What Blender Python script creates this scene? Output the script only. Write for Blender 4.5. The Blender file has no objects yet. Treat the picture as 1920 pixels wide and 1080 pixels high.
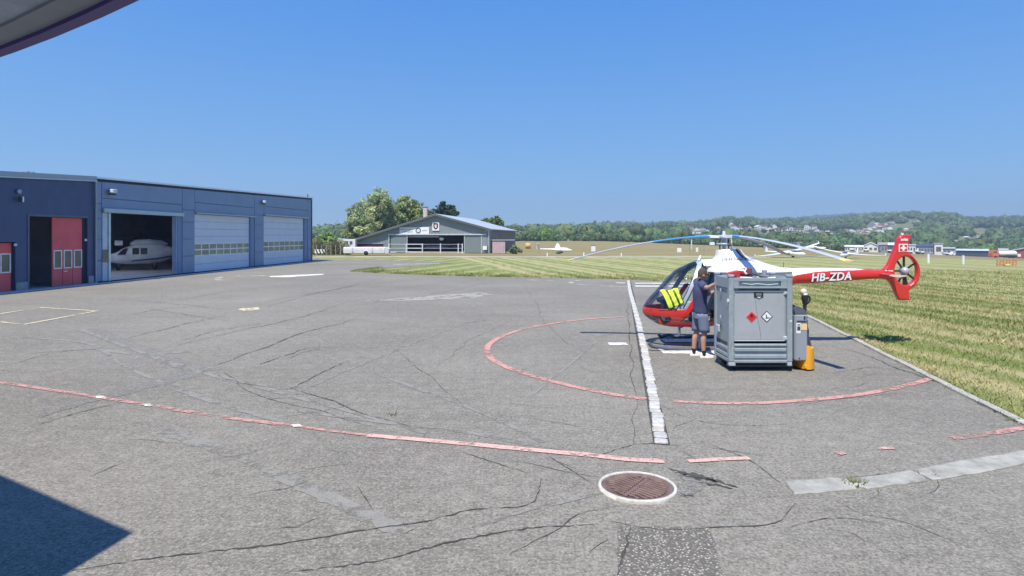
import bpy, bmesh, math, random
import numpy as np
from mathutils import Vector, Matrix, noise

R = math.radians
scene = bpy.context.scene
col = scene.collection
random.seed(7)
rng = np.random.default_rng(7)

# ------------------------------------------------------------------ camera, sky, sun, exposure
F, CXP, HYP, CH = 1120.0, 960.0, 443.0, 2.42      # focal length in photo pixels, centre column, horizon row, camera height
cam_d = bpy.data.cameras.new('camera'); cam = bpy.data.objects.new('camera', cam_d); col.objects.link(cam)
cam.location = (0, 0, CH); cam.rotation_euler = (R(90), 0, 0)
cam_d.sensor_width = 36.0; cam_d.lens = 36.0 * F / 1920.0
cam_d.shift_y = -(540.0 - HYP) / 1920.0
cam_d.clip_start = 0.05; cam_d.clip_end = 6000
scene.camera = cam

SHX, SHY = 0.21, 0.48                              # shadow offset on the ground per metre of height
SUN_EL = math.atan2(1.0, math.hypot(SHX, SHY))
world = bpy.data.worlds.new('World'); scene.world = world; world.use_nodes = True
wn = world.node_tree; wn.nodes.clear()
sky = wn.nodes.new('ShaderNodeTexSky'); sky.sky_type = 'NISHITA'; sky.sun_disc = False
sky.sun_elevation = SUN_EL
sky.sun_rotation = math.atan2(-SHX, -SHY)
sky.altitude = 1500; sky.air_density = 1.0; sky.dust_density = 0.0; sky.ozone_density = 6.0
bgn = wn.nodes.new('ShaderNodeBackground'); bgn.inputs['Strength'].default_value = 0.15
wo = wn.nodes.new('ShaderNodeOutputWorld')
# clear summer sky: the physical sky evened out towards the flat mid blue of the day (same all round the horizon)
wtc = wn.nodes.new('ShaderNodeTexCoord'); wsep = wn.nodes.new('ShaderNodeSeparateXYZ'); wn.links.new(wtc.outputs['Generated'], wsep.inputs[0])
wr = wn.nodes.new('ShaderNodeValToRGB'); wn.links.new(wsep.outputs[2], wr.inputs[0])
for i, (p_, c_) in enumerate(((0.0, (.62,1.30,2.10)), (.10, (.44,1.20,2.32)), (.40, (.12,.84,2.60)), (1.0, (.10,.70,2.5)))):
    e_ = wr.color_ramp.elements[i] if i < 2 else wr.color_ramp.elements.new(p_)
    e_.position = p_; e_.color = (c_[0]/3, c_[1]/3, c_[2]/3, 1)
wsc = wn.nodes.new('ShaderNodeVectorMath'); wsc.operation = 'SCALE'; wsc.inputs[3].default_value = 3.08; wn.links.new(wr.outputs[0], wsc.inputs[0])
wmx = wn.nodes.new('ShaderNodeMix'); wmx.data_type = 'RGBA'; wmx.inputs[0].default_value = .86
wn.links.new(sky.outputs[0], wmx.inputs[6]); wn.links.new(wsc.outputs[0], wmx.inputs[7]); wn.links.new(wmx.outputs[2], bgn.inputs[0]); wn.links.new(bgn.outputs[0], wo.inputs[0])

sun_d = bpy.data.lights.new('sun', 'SUN'); sun_d.energy = 3.3; sun_d.angle = R(0.53); sun_d.color = (1.0, 0.935, 0.82)
sun = bpy.data.objects.new('sun', sun_d); col.objects.link(sun)
sun.rotation_euler = Vector((SHX, SHY, -1.0)).to_track_quat('-Z', 'Y').to_euler()
scene.view_settings.view_transform = 'Standard'; scene.view_settings.look = 'None'
scene.view_settings.exposure = 0.98; scene.view_settings.gamma = 1.0
scene.view_settings.use_curve_mapping = False
scene.cycles.max_bounces = 8; scene.cycles.diffuse_bounces = 6; scene.cycles.transparent_max_bounces = 24
scene.cycles.caustics_reflective = False; scene.cycles.caustics_refractive = False

# ------------------------------------------------------------------ helpers
def P(px, py, z=0.0):
    d = F * (CH - z) / (py - HYP)
    return Vector(((px - CXP) * d / F, d, z))
def V(px, py, d):
    return Vector(((px - CXP) * d / F, d, CH - (py - HYP) * d / F))

def smooth(t):
    t = min(1.0, max(0.0, t)); return t * t * (3 - 2 * t)
def terrain(x, y):
    t = max(0.0, x - 42.0)
    z = -0.02 - 0.0425 * (t * t / (t + 10.0))
    return max(z, -12.0)

def tag(o, label=None, cat=None, group=None, kind=None):
    if label: o['label'] = label
    if cat: o['category'] = cat
    if group: o['group'] = group
    if kind: o['kind'] = kind
    return o
def empty(name, loc, label, cat, group=None, rz=0.0):
    o = bpy.data.objects.new(name, None); col.objects.link(o)
    o.location = loc; o.rotation_euler = (0, 0, rz); o.empty_display_size = 0.2
    return tag(o, label, cat, group)
def copy_tree(o, parent=None):
    c = o.copy(); col.objects.link(c)
    if parent is not None: c.parent = parent
    for ch in [q for q in o.children]: copy_tree(ch, c)
    return c

class MB:
    def __init__(s): s.v = []; s.f = []; s.sm = []
    def add(s, vs, fs, smooth_=False):
        b = len(s.v); s.v.extend([tuple(p) for p in vs])
        for f in fs: s.f.append(tuple(i + b for i in f)); s.sm.append(smooth_)
        return s
    def box(s, a, b, M=None):
        x0, y0, z0 = a; x1, y1, z1 = b
        vs = [(x0,y0,z0),(x1,y0,z0),(x1,y1,z0),(x0,y1,z0),(x0,y0,z1),(x1,y0,z1),(x1,y1,z1),(x0,y1,z1)]
        if M is not None: vs = [M @ Vector(p) for p in vs]
        return s.add(vs, [(3,2,1,0),(4,5,6,7),(0,1,5,4),(1,2,6,5),(2,3,7,6),(3,0,4,7)])
    def bbox(s, a, b, c=0.01):
        """box with chamfered edges"""
        x0,y0,z0 = a; x1,y1,z1 = b
        c = min(c, (x1-x0)*.45, (y1-y0)*.45, (z1-z0)*.45)
        vs = []; idx = {}
        for ix,(X,dx) in enumerate(((x0,c),(x1,-c))):
            for iy,(Y,dy) in enumerate(((y0,c),(y1,-c))):
                for iz,(Z,dz) in enumerate(((z0,c),(z1,-c))):
                    idx[ix,iy,iz,'x'] = len(vs); vs.append((X,Y+dy,Z+dz))
                    idx[ix,iy,iz,'y'] = len(vs); vs.append((X+dx,Y,Z+dz))
                    idx[ix,iy,iz,'z'] = len(vs); vs.append((X+dx,Y+dy,Z))
        fs = []
        for i in (0,1):
            q = [(i,0,0,'x'),(i,1,0,'x'),(i,1,1,'x'),(i,0,1,'x')]; fs.append([idx[k] for k in (q if i else q[::-1])])
            q = [(0,i,0,'y'),(0,i,1,'y'),(1,i,1,'y'),(1,i,0,'y')]; fs.append([idx[k] for k in (q if i else q[::-1])])
            q = [(0,0,i,'z'),(1,0,i,'z'),(1,1,i,'z'),(0,1,i,'z')]; fs.append([idx[k] for k in (q if i else q[::-1])])
        for i in (0,1):
            for j in (0,1):
                fs.append([idx[i,j,0,'x'],idx[i,j,1,'x'],idx[i,j,1,'y'],idx[i,j,0,'y']])
                fs.append([idx[i,0,j,'x'],idx[i,1,j,'x'],idx[i,1,j,'z'],idx[i,0,j,'z']])
                fs.append([idx[0,i,j,'y'],idx[1,i,j,'y'],idx[1,i,j,'z'],idx[0,i,j,'z']])
                for k in (0,1): fs.append([idx[i,j,k,'x'],idx[i,j,k,'y'],idx[i,j,k,'z']])
        return s.add(vs, fs)
    def tube(s, pts, rad, n=8, caps=True, sm=True):
        pts = [Vector(p) for p in pts]; m = len(pts)
        if not hasattr(rad, '__len__'): rad = [rad] * m
        up = None; rings = []
        for i, p in enumerate(pts):
            t = (pts[min(i+1,m-1)] - pts[max(i-1,0)]).normalized()
            if up is None:
                up = Vector((0,0,1)) if abs(t.z) < .9 else Vector((1,0,0))
            a = t.cross(up).normalized(); up = a.cross(t).normalized()
            rings.append([p + (a*math.cos(2*math.pi*k/n) + up*math.sin(2*math.pi*k/n))*rad[i] for k in range(n)])
        return s.loft(rings, caps, sm)
    def loft(s, rings, caps=True, sm=True):
        n = len(rings[0]); vs = [p for r in rings for p in r]; fs = []
        for i in range(len(rings)-1):
            for k in range(n):
                k2 = (k+1) % n
                fs.append((i*n+k, i*n+k2, (i+1)*n+k2, (i+1)*n+k))
        s.add(vs, fs, sm)
        if caps:
            s.add(rings[0], [tuple(range(n))[::-1]]); s.add(rings[-1], [tuple(range(n))])
        return s
    def prism(s, poly, axis, a, b):
        """poly: 2-D outline in the two other axes (x,z) for 'y', (x,y) for 'z', (y,z) for 'x'"""
        mk = {'y': lambda p, t: (p[0], t, p[1]), 'z': lambda p, t: (p[0], p[1], t), 'x': lambda p, t: (t, p[0], p[1])}[axis]
        n = len(poly); vs = [mk(p, a) for p in poly] + [mk(p, b) for p in poly]
        fs = [tuple(range(n)), tuple(range(2*n-1, n-1, -1))]
        for k in range(n): fs.append((k, k+n, (k+1)%n+n, (k+1)%n))
        return s.add(vs, fs)
    def lathe(s, c, prof, n=24, axis='z', sm=True):
        c = Vector(c); rings = []
        for r, h in prof:
            ring = []
            for k in range(n):
                a = 2*math.pi*k/n; u, w = r*math.cos(a), r*math.sin(a)
                ring.append(c + Vector({'z': (u,w,h), 'y': (u,h,w), 'x': (h,u,w)}[axis]))
            rings.append(ring)
        return s.loft(rings, True, sm)
    def mesh(s, name, fix=True):
        me = bpy.data.meshes.new(name); me.from_pydata(s.v, [], s.f)
        me.polygons.foreach_set('use_smooth', s.sm)
        if fix:
            bm = bmesh.new(); bm.from_mesh(me); bmesh.ops.recalc_face_normals(bm, faces=bm.faces); bm.to_mesh(me); bm.free()
        return me
    def build(s, name, mat, parent=None, loc=None, fix=True, bevel=0.0, shade=None):
        me = s.mesh(name, fix); return link(name, me, mat, parent, loc)

def link(name, me, mat, parent=None, loc=None, rz=None):
    o = bpy.data.objects.new(name, me); col.objects.link(o)
    if mat is not None and not me.materials: me.materials.append(mat)
    if parent is not None: o.parent = parent
    if loc is not None: o.location = loc
    if rz is not None: o.rotation_euler = (0, 0, rz)
    return o

def cr(xs, ys, x):
    """smooth (Catmull-Rom / Hermite) interpolation of ys over increasing xs"""
    xs = np.asarray(xs, float); ys = np.asarray(ys, float); x = np.clip(np.asarray(x, float), xs[0], xs[-1])
    h = np.diff(xs); dl = np.diff(ys) / h
    m = np.concatenate([[dl[0]], (dl[:-1]*h[1:] + dl[1:]*h[:-1]) / (h[:-1]+h[1:]), [dl[-1]]])
    i = np.clip(np.searchsorted(xs, x, side='right')-1, 0, len(xs)-2)
    t = (x - xs[i]) / h[i]
    return ((2*t**3-3*t**2+1)*ys[i] + (t**3-2*t**2+t)*h[i]*m[i] + (-2*t**3+3*t**2)*ys[i+1] + (t**3-t**2)*h[i]*m[i+1])

def spline(pts, step):
    pts = [Vector(p) for p in pts]
    s = [0.0]
    for a, b in zip(pts, pts[1:]): s.append(s[-1] + (b-a).length)
    n = max(2, int(s[-1]/step)+1); t = np.linspace(0, s[-1], n)
    c = [cr(s, [p[k] for p in pts], t) for k in range(3)]
    return [Vector((c[0][i], c[1][i], c[2][i])) for i in range(n)]

def ribbon(mb, pts, width, z, step=0.15, jitter=0.0, wj=0.0, seed=0, sm=True):
    """a flat strip on the ground along pts (ground points)"""
    q = spline(pts, step) if sm else [Vector(p) for p in pts]
    rr = random.Random(seed); L = []; n = len(q)
    for i, p in enumerate(q):
        t = (q[min(i+1,n-1)] - q[max(i-1,0)]); t.z = 0
        if t.length < 1e-9: continue
        t.normalize(); nn = Vector((-t.y, t.x, 0))
        w = width(i/(n-1)) if callable(width) else width
        o = rr.uniform(-jitter, jitter); w2 = w * (1 + rr.uniform(-wj, wj)) / 2
        c = Vector((p.x, p.y, z)) + nn*o
        L.append((c + nn*w2, c - nn*w2))
    vs = [v for pr in L for v in pr]
    return mb.add(vs, [(2*i, 2*i+1, 2*i+3, 2*i+2) for i in range(len(L)-1)])

_mats = {}
def nodes(m):
    m.use_nodes = True; nt = m.node_tree; nt.nodes.clear()
    out = nt.nodes.new('ShaderNodeOutputMaterial'); b = nt.nodes.new('ShaderNodeBsdfPrincipled')
    nt.links.new(b.outputs[0], out.inputs[0]); return nt, b, out
def N(nt, t, **kw):
    n = nt.nodes.new(t)
    for k, v in kw.items():
        if k in n.inputs: n.inputs[k].default_value = v
        else: setattr(n, k, v)
    return n
def noise_n(nt, vec, scale, detail=4, rough=.55):
    n = N(nt, 'ShaderNodeTexNoise'); n.inputs['Scale'].default_value = scale
    n.inputs['Detail'].default_value = detail; n.inputs['Roughness'].default_value = rough
    nt.links.new(vec, n.inputs['Vector']); return n.outputs['Fac']
def ramp(nt, fac, stops):
    r = nt.nodes.new('ShaderNodeValToRGB'); e = r.color_ramp.elements
    while len(e) < len(stops): e.new(0.5)
    for i, (p, c) in enumerate(stops):
        e[i].position = p
        e[i].color = (c, c, c, 1) if not hasattr(c, '__len__') else (c[0], c[1], c[2], 1)
    nt.links.new(fac, r.inputs[0]); return r.outputs[0]
def mixc(nt, a, b, fac, mode='MIX'):
    m = nt.nodes.new('ShaderNodeMix'); m.data_type = 'RGBA'; m.blend_type = mode
    for s, v in ((m.inputs[0], fac), (m.inputs[6], a), (m.inputs[7], b)):
        if hasattr(v, 'is_linked') or hasattr(v, 'node'): nt.links.new(v, s)
        elif hasattr(v, '__len__'): s.default_value = (v[0], v[1], v[2], 1)
        else: s.default_value = v
    return m.outputs[2]
def math_n(nt, op, a, b=0.0, c=None):
    m = nt.nodes.new('ShaderNodeMath'); m.operation = op
    for s, v in zip(m.inputs, (a, b, c)):
        if v is None: continue
        if hasattr(v, 'node'): nt.links.new(v, s)
        else: s.default_value = v
    return m.outputs[0]
def bump_n(nt, b, h, strength=.3, dist=.01):
    n = nt.nodes.new('ShaderNodeBump'); n.inputs['Strength'].default_value = strength; n.inputs['Distance'].default_value = dist
    nt.links.new(h, n.inputs['Height']); nt.links.new(n.outputs[0], b.inputs['Normal'])

def M(name, c, rough=.55, metal=0.0, var=.14, vs=2.5, bump=0.0, bs=60, coat=0.0, dirt=0.0, spec=.5):
    """painted / plain material: base colour with grain, slight blotches and roughness variation"""
    if name in _mats: return _mats[name]
    m = bpy.data.materials.new(name); _mats[name] = m
    nt, b, out = nodes(m); tc = nt.nodes.new('ShaderNodeTexCoord').outputs['Object']
    n1 = noise_n(nt, tc, vs, 6, .6); f = ramp(nt, n1, [(.3, 0.0), (.7, 1.0)])
    ca = [max(0, k*(1-var)) for k in c]; cb = [min(.95, k*(1+var)) for k in c]
    cc = mixc(nt, ca, cb, f)
    if dirt:
        n2 = noise_n(nt, tc, vs*3.1, 8, .7); d = ramp(nt, n2, [(.52, 0.0), (.75, dirt)])
        cc = mixc(nt, cc, (.16, .145, .12), d)
    nt.links.new(cc, b.inputs['Base Color'])
    rr = nt.nodes.new('ShaderNodeMapRange'); rr.inputs[3].default_value = max(.03, rough-.08); rr.inputs[4].default_value = min(1, rough+.12)
    nt.links.new(noise_n(nt, tc, vs*4, 3), rr.inputs[0]); nt.links.new(rr.outputs[0], b.inputs['Roughness'])
    b.inputs['Metallic'].default_value = metal
    b.inputs['Specular IOR Level'].default_value = spec
    if coat: b.inputs['Coat Weight'].default_value = coat; b.inputs['Coat Roughness'].default_value = .06
    if bump: bump_n(nt, b, noise_n(nt, tc, bs, 4), bump, .01)
    return m

def glass(name, tint=(.85,.9,.9), gloss=.10, rough=.02):
    if name in _mats: return _mats[name]
    m = bpy.data.materials.new(name); _mats[name] = m
    m.use_nodes = True; nt = m.node_tree; nt.nodes.clear()
    out = nt.nodes.new('ShaderNodeOutputMaterial'); tr = nt.nodes.new('ShaderNodeBsdfTransparent'); gl = nt.nodes.new('ShaderNodeBsdfGlossy')
    tr.inputs[0].default_value = (*tint, 1); gl.inputs['Roughness'].default_value = rough
    fr = nt.nodes.new('ShaderNodeFresnel'); fr.inputs[0].default_value = 1.45
    f = math_n(nt, 'ADD', math_n(nt, 'MULTIPLY', fr.outputs[0], .9), gloss-.03)
    mx = nt.nodes.new('ShaderNodeMixShader'); nt.links.new(f, mx.inputs[0])
    nt.links.new(tr.outputs[0], mx.inputs[1]); nt.links.new(gl.outputs[0], mx.inputs[2]); nt.links.new(mx.outputs[0], out.inputs[0])
    return m

def text(name, body, size, mat, parent, Mx, shear=0.0, bold=0.0, depth=.002, align='CENTER', spacing=1.0, sx=1.0):
    cu = bpy.data.curves.new(name, 'FONT'); cu.body = body; cu.size = size; cu.shear = shear; cu.offset = bold
    cu.extrude = depth; cu.align_x = align; cu.align_y = 'CENTER'; cu.space_character = spacing; cu.resolution_u = 3
    o = bpy.data.objects.new(name, cu); col.objects.link(o); bpy.context.view_layer.update()
    dg = bpy.context.evaluated_depsgraph_get(); me = bpy.data.meshes.new_from_object(o.evaluated_get(dg))
    bpy.data.objects.remove(o); bpy.data.curves.remove(cu)
    me.transform(Mx @ Matrix.Diagonal((sx, 1, 1, 1))); me.name = name; me.materials.clear()
    return link(name, me, mat, parent)
FACE = Matrix(((1,0,0,0),(0,0,-1,0),(0,1,0,0),(0,0,0,1)))   # text plane -> upright, facing -Y (towards the camera)

def outline_mesh(name, outer, holes, th, bevel=0.0, axis='y'):
    """flat outline with holes, given thickness th about y=0 (rounded edge by bevel)"""
    cu = bpy.data.curves.new(name, 'CURVE'); cu.dimensions = '2D'; cu.fill_mode = 'BOTH'
    cu.extrude = max(0.0, th/2-bevel); cu.bevel_depth = bevel; cu.bevel_resolution = 2
    if bevel: cu.offset = -bevel
    for lp_ in [outer] + list(holes):
        sp = cu.splines.new('POLY'); sp.points.add(len(lp_)-1)
        for p, q in zip(sp.points, lp_): p.co = (q[0], q[1], 0, 1)
        sp.use_cyclic_u = True
    o = bpy.data.objects.new(name, cu); col.objects.link(o); bpy.context.view_layer.update()
    dg = bpy.context.evaluated_depsgraph_get(); me = bpy.data.meshes.new_from_object(o.evaluated_get(dg))
    bpy.data.objects.remove(o); bpy.data.curves.remove(cu)
    me.transform(FACE); me.name = name; me.materials.clear()
    return me

def big_mesh(name, verts, quads=None, tris=None, mat=None, parent=None, tint=None, smooth_=False):
    """numpy verts (n,3) and faces; tint: per-vertex (n,3) colour"""
    me = bpy.data.meshes.new(name); me.vertices.add(len(verts)); me.vertices.foreach_set('co', np.asarray(verts, np.float32).ravel())
    fl = []; sz = []
    if quads is not None and len(quads): fl.append(np.asarray(quads).ravel()); sz.append(np.full(len(quads), 4))
    if tris is not None and len(tris): fl.append(np.asarray(tris).ravel()); sz.append(np.full(len(tris), 3))
    fl = np.concatenate(fl).astype(np.int32); sz = np.concatenate(sz)
    me.loops.add(len(fl)); me.loops.foreach_set('vertex_index', fl)
    me.polygons.add(len(sz)); st = np.concatenate([[0], np.cumsum(sz)[:-1]]).astype(np.int32)
    me.polygons.foreach_set('loop_start', st)
    try: me.polygons.foreach_set('loop_total', sz.astype(np.int32))
    except Exception: pass
    me.update(calc_edges=True)
    if smooth_: me.polygons.foreach_set('use_smooth', np.ones(len(sz), bool))
    if tint is not None:
        a = me.color_attributes.new('tint', 'FLOAT_COLOR', 'POINT')
        a.data.foreach_set('color', np.concatenate([tint, np.ones((len(tint), 1))], 1).astype(np.float32).ravel())
    me.validate()
    return link(name, me, mat, parent)
# ------------------------------------------------------------------ ground materials
def asphalt_mat(name, base=(.214,.199,.168), coarse=0.0, light=1.0):
    m = bpy.data.materials.new(name); nt, b, out = nodes(m)
    tc = nt.nodes.new('ShaderNodeTexCoord').outputs['Object']
    rot = nt.nodes.new('ShaderNodeMapping'); rot.inputs['Rotation'].default_value = (0,0,R(-38)); rot.inputs['Scale'].default_value = (.22, 1.9, 1)
    nt.links.new(tc, rot.inputs['Vector'])
    big = noise_n(nt, tc, .16, 5, .6); mid = noise_n(nt, tc, 1.1, 6, .65); stre = noise_n(nt, rot.outputs[0], .8, 6, .68)
    c0 = [k*light for k in base]
    c = mixc(nt, [k*.78 for k in c0], [k*1.22 for k in c0], ramp(nt, big, [(.34,0.0),(.66,1.0)]))
    c = mixc(nt, c, [k*.74 for k in c0], math_n(nt,'MULTIPLY', ramp(nt, stre, [(.50,0.0),(.70,1.0)]), .55))
    c = mixc(nt, c, [k*1.28 for k in c0], math_n(nt,'MULTIPLY', ramp(nt, mid, [(.52,0.0),(.78,1.0)]), .55))
    m7 = noise_n(nt, tc, 5.5, 7, .8); c = mixc(nt, c, [k*1.55 for k in c0], math_n(nt,'MULTIPLY', ramp(nt, m7, [(.51,0.0),(.62,1.0)]), .55)); c = mixc(nt, c, [k*.55 for k in c0], math_n(nt,'MULTIPLY', ramp(nt, m7, [(.36,1.0),(.47,0.0)]), .55))
    rot2 = nt.nodes.new('ShaderNodeMapping'); rot2.inputs['Rotation'].default_value = (0,0,R(31)); rot2.inputs['Scale'].default_value = (.5, 5.0, 1); nt.links.new(tc, rot2.inputs['Vector'])
    s7 = noise_n(nt, rot2.outputs[0], 1.0, 7, .75); c = mixc(nt, c, [k*.62 for k in c0], math_n(nt,'MULTIPLY', ramp(nt, s7, [(.54,0.0),(.66,1.0)]), .5))
    # oil and rubber stains
    st = noise_n(nt, tc, .55, 8, .72); c = mixc(nt, c, [k*.50 for k in c0], math_n(nt,'MULTIPLY', ramp(nt, st, [(.60,0.0),(.72,1.0)]), .4))
    # aggregate: light stones and dark binder
    g1 = noise_n(nt, tc, 42, 4, .8); g2 = noise_n(nt, tc, 24, 3, .7)
    c = mixc(nt, c, [k*2.1 for k in c0], math_n(nt,'MULTIPLY', ramp(nt, g1, [(.54,0.0),(.66,1.0)]), .85))
    c = mixc(nt, c, [k*.36 for k in c0], math_n(nt,'MULTIPLY', ramp(nt, g1, [(.34,1.0),(.47,0.0)]), .85))
    c = mixc(nt, c, [k*1.5 for k in c0], math_n(nt,'MULTIPLY', ramp(nt, g2, [(.54,0.0),(.66,1.0)]), .75)); c = mixc(nt, c, [k*.45 for k in c0], math_n(nt,'MULTIPLY', ramp(nt, g2, [(.34,1.0),(.46,0.0)]), .65))
    h = g1
    if coarse:
        vo = N(nt, 'ShaderNodeTexVoronoi'); vo.inputs['Scale'].default_value = 46; nt.links.new(tc, vo.inputs['Vector'])
        c = mixc(nt, c, (.125,.115,.10), ramp(nt, vo.outputs['Distance'], [(.30,0.0),(.62,1.0)]))
        pick = N(nt, 'ShaderNodeSeparateColor'); nt.links.new(vo.outputs['Color'], pick.inputs[0])
        c = mixc(nt, c, (.48,.45,.38), math_n(nt,'MULTIPLY', ramp(nt, pick.outputs[0], [(.45,0.0),(.65,1.0)]), ramp(nt, vo.outputs['Distance'], [(.2,1.0),(.45,0.0)])))
        h = math_n(nt,'SUBTRACT', g1, vo.outputs['Distance'])
    nt.links.new(c, b.inputs['Base Color']); b.inputs['Roughness'].default_value = .88; b.inputs['Specular IOR Level'].default_value = .3
    bump_n(nt, b, h, .55, .012); return m

def paint_mat(name, c, wear=.45, scale=9.0):
    m = bpy.data.materials.new(name); nt, b, out = nodes(m)
    tc = nt.nodes.new('ShaderNodeTexCoord').outputs['Object']
    cc = mixc(nt, [k*.8 for k in c], [min(.9,k*1.15) for k in c], noise_n(nt, tc, 5, 5, .7))
    cc = mixc(nt, cc, (.13,.125,.115), math_n(nt,'MULTIPLY', ramp(nt, noise_n(nt, tc, 60, 3, .7), [(.36,1.0),(.47,0.0)]), .75))
    nt.links.new(cc, b.inputs['Base Color']); b.inputs['Roughness'].default_value = .75
    tr = nt.nodes.new('ShaderNodeBsdfTransparent'); mx = nt.nodes.new('ShaderNodeMixShader')
    a = math_n(nt,'ADD', math_n(nt,'MULTIPLY', noise_n(nt, tc, scale, 8, .78), .75), math_n(nt,'MULTIPLY', noise_n(nt, tc, 1.3, 3, .6), .45))
    f = ramp(nt, a, [(.64-wear*.32, 0.0), (.74-wear*.32, 1.0)])
    nt.links.new(f, mx.inputs[0]); nt.links.new(tr.outputs[0], mx.inputs[2]); nt.links.new(b.outputs[0], mx.inputs[1])
    # low noise -> paint stays, high noise -> worn through
    nt.links.new(mx.outputs[0], out.inputs[0]); return m

def grass_mat(name, blades=False):
    m = bpy.data.materials.new(name); nt, b, out = nodes(m)
    tc = nt.nodes.new('ShaderNodeNewGeometry').outputs['Position']
    sep = nt.nodes.new('ShaderNodeSeparateXYZ'); nt.links.new(tc, sep.inputs[0]); X, Y = sep.outputs[0], sep.outputs[1]
    wob = noise_n(nt, tc, .35, 4, .6)
    # distance from the apron edge (edge runs along (.222,-.975)) and along it
    c1 = math_n(nt,'ADD', math_n(nt,'ADD', math_n(nt,'MULTIPLY', X, .975), math_n(nt,'MULTIPLY', Y, .222)), math_n(nt,'MULTIPLY', wob, 1.3))
    wav = math_n(nt,'SINE', math_n(nt,'MULTIPLY', c1, 4.4)); wav2 = math_n(nt,'SINE', math_n(nt,'MULTIPLY', c1, 1.35))
    mp = nt.nodes.new('ShaderNodeMapping'); mp.inputs['Rotation'].default_value = (0,0,R(-12.8)); mp.inputs['Scale'].default_value = (2.6,.30,1)
    nt.links.new(tc, mp.inputs['Vector'])
    streak = noise_n(nt, mp.outputs[0], 1.0, 6, .66)
    # mown swaths of the strip in front (they run away and to the left)
    mp2 = nt.nodes.new('ShaderNodeMapping'); mp2.inputs['Rotation'].default_value = (0,0,R(17)); nt.links.new(tc, mp2.inputs['Vector'])
    s2 = nt.nodes.new('ShaderNodeSeparateXYZ'); nt.links.new(mp2.outputs[0], s2.inputs[0])
    sw = math_n(nt,'SINE', math_n(nt,'ADD', math_n(nt,'MULTIPLY', s2.outputs[0], 2.6), math_n(nt,'MULTIPLY', wob, 4.0)))
    big = noise_n(nt, tc, .05, 4, .6); mid = noise_n(nt, tc, .9, 6, .7); fine = noise_n(nt, tc, 11, 5, .75)
    mpf = nt.nodes.new('ShaderNodeMapping'); mpf.inputs['Scale'].default_value = (.012,.11,1); nt.links.new(tc, mpf.inputs['Vector'])
    field = noise_n(nt, mpf.outputs[0], 1.0, 5, .6)
    green = mixc(nt, (.14,.19,.048), (.25,.28,.088), mid)
    straw = mixc(nt, (.29,.26,.115), (.50,.45,.235), fine)
    brown = mixc(nt, (.20,.165,.072), (.30,.25,.115), mid)
    # zones
    zr = ramp(nt, math_n(nt,'DIVIDE', math_n(nt,'SUBTRACT', c1, 9.0), 10.0), [(.0,0.0),(.05,1.0)])       # right of the apron
    far = ramp(nt, math_n(nt,'DIVIDE', Y, 200.0), [(.335,0.0),(.375,1.0)])                                   # field beyond the gravel path
    a_r = math_n(nt,'ADD', math_n(nt,'MULTIPLY', wav, .19), math_n(nt,'ADD', math_n(nt,'MULTIPLY', wav2, .13), math_n(nt,'MULTIPLY', streak, .95)))
    f_r = ramp(nt, a_r, [(.28,0.0),(.66,1.0)])
    f_s = math_n(nt,'MULTIPLY', ramp(nt, math_n(nt,'ADD', math_n(nt,'MULTIPLY', sw, .40), mid), [(.40,0.0),(.95,1.0)]), .85)
    cn = mixc(nt, mixc(nt, green, straw, f_s), mixc(nt, green, straw, f_r), zr)
    fb = ramp(nt, field, [(.30,0.0),(.62,1.0)])
    cf = mixc(nt, mixc(nt, brown, (.32,.27,.13), ramp(nt, field, [(.52,0.0),(.70,1.0)])), mixc(nt, green, (.17,.185,.06), mid), ramp(nt, field, [(.26,1.0),(.40,0.0)]))
    c = mixc(nt, cn, cf, far)
    c = mixc(nt, c, (.03,.045,.012), math_n(nt,'MULTIPLY', ramp(nt, fine, [(.28,1.0),(.45,0.0)]), .6 if not blades else .15))
    if blades:
        at = nt.nodes.new('ShaderNodeAttribute'); at.attribute_name = 'tint'
        c = mixc(nt, c, at.outputs['Color'], .8, 'MULTIPLY')
    nt.links.new(c, b.inputs['Base Color']); b.inputs['Roughness'].default_value = .8; b.inputs['Specular IOR Level'].default_value = .2
    if not blades: bump_n(nt, b, fine, .8, .06)
    return m

ASPH = asphalt_mat('asphalt'); ASPH_ROUGH = asphalt_mat('asphalt_coarse', coarse=1.0, light=.95)
ASPH_PALE = asphalt_mat('asphalt_pale', base=(.198,.188,.168)); ASPH_DARK = asphalt_mat('asphalt_dark', base=(.115,.11,.105))
GRASS = grass_mat('grass_ground'); GRASSB = grass_mat('grass_blades', True)
RED_P = paint_mat('red_line_paint', (.60,.30,.25), .15); RED_P2 = paint_mat('pale_red_line_paint', (.70,.42,.36), .10)
RED_W = paint_mat('worn_red_line_paint', (.56,.29,.25), .20)
WHITE_P = paint_mat('white_line_paint', (.78,.77,.72), .02); WHITE_W = paint_mat('worn_white_line_paint', (.66,.64,.58), .34)
YEL_P = paint_mat('yellow_line_paint', (.76,.68,.40), .08)

def struct(name, mb, mat, label, fix=True):
    o = mb.build(name, mat, None, None, fix); return tag(o, label, None, None, 'structure')

# ------------------------------------------------------------------ terrain
xs = np.unique(np.concatenate([np.linspace(-420,-60,13), np.linspace(-60,42,18), np.linspace(42,200,40), np.linspace(200,1500,30)]))
ys = np.unique(np.concatenate([np.linspace(-30,60,19), np.linspace(60,420,37), np.linspace(420,1500,20)]))
g = MB(); nx = len(xs)
g.v = [(x, y, terrain(x, y)) for y in ys for x in xs]
g.f = [(j*nx+i, j*nx+i+1, (j+1)*nx+i+1, (j+1)*nx+i) for j in range(len(ys)-1) for i in range(nx-1)]; g.sm = [True]*len(g.f)
struct('airfield_grass', g, GRASS, 'dry and green mown grass of the airfield reaching to the hills', False)

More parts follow.
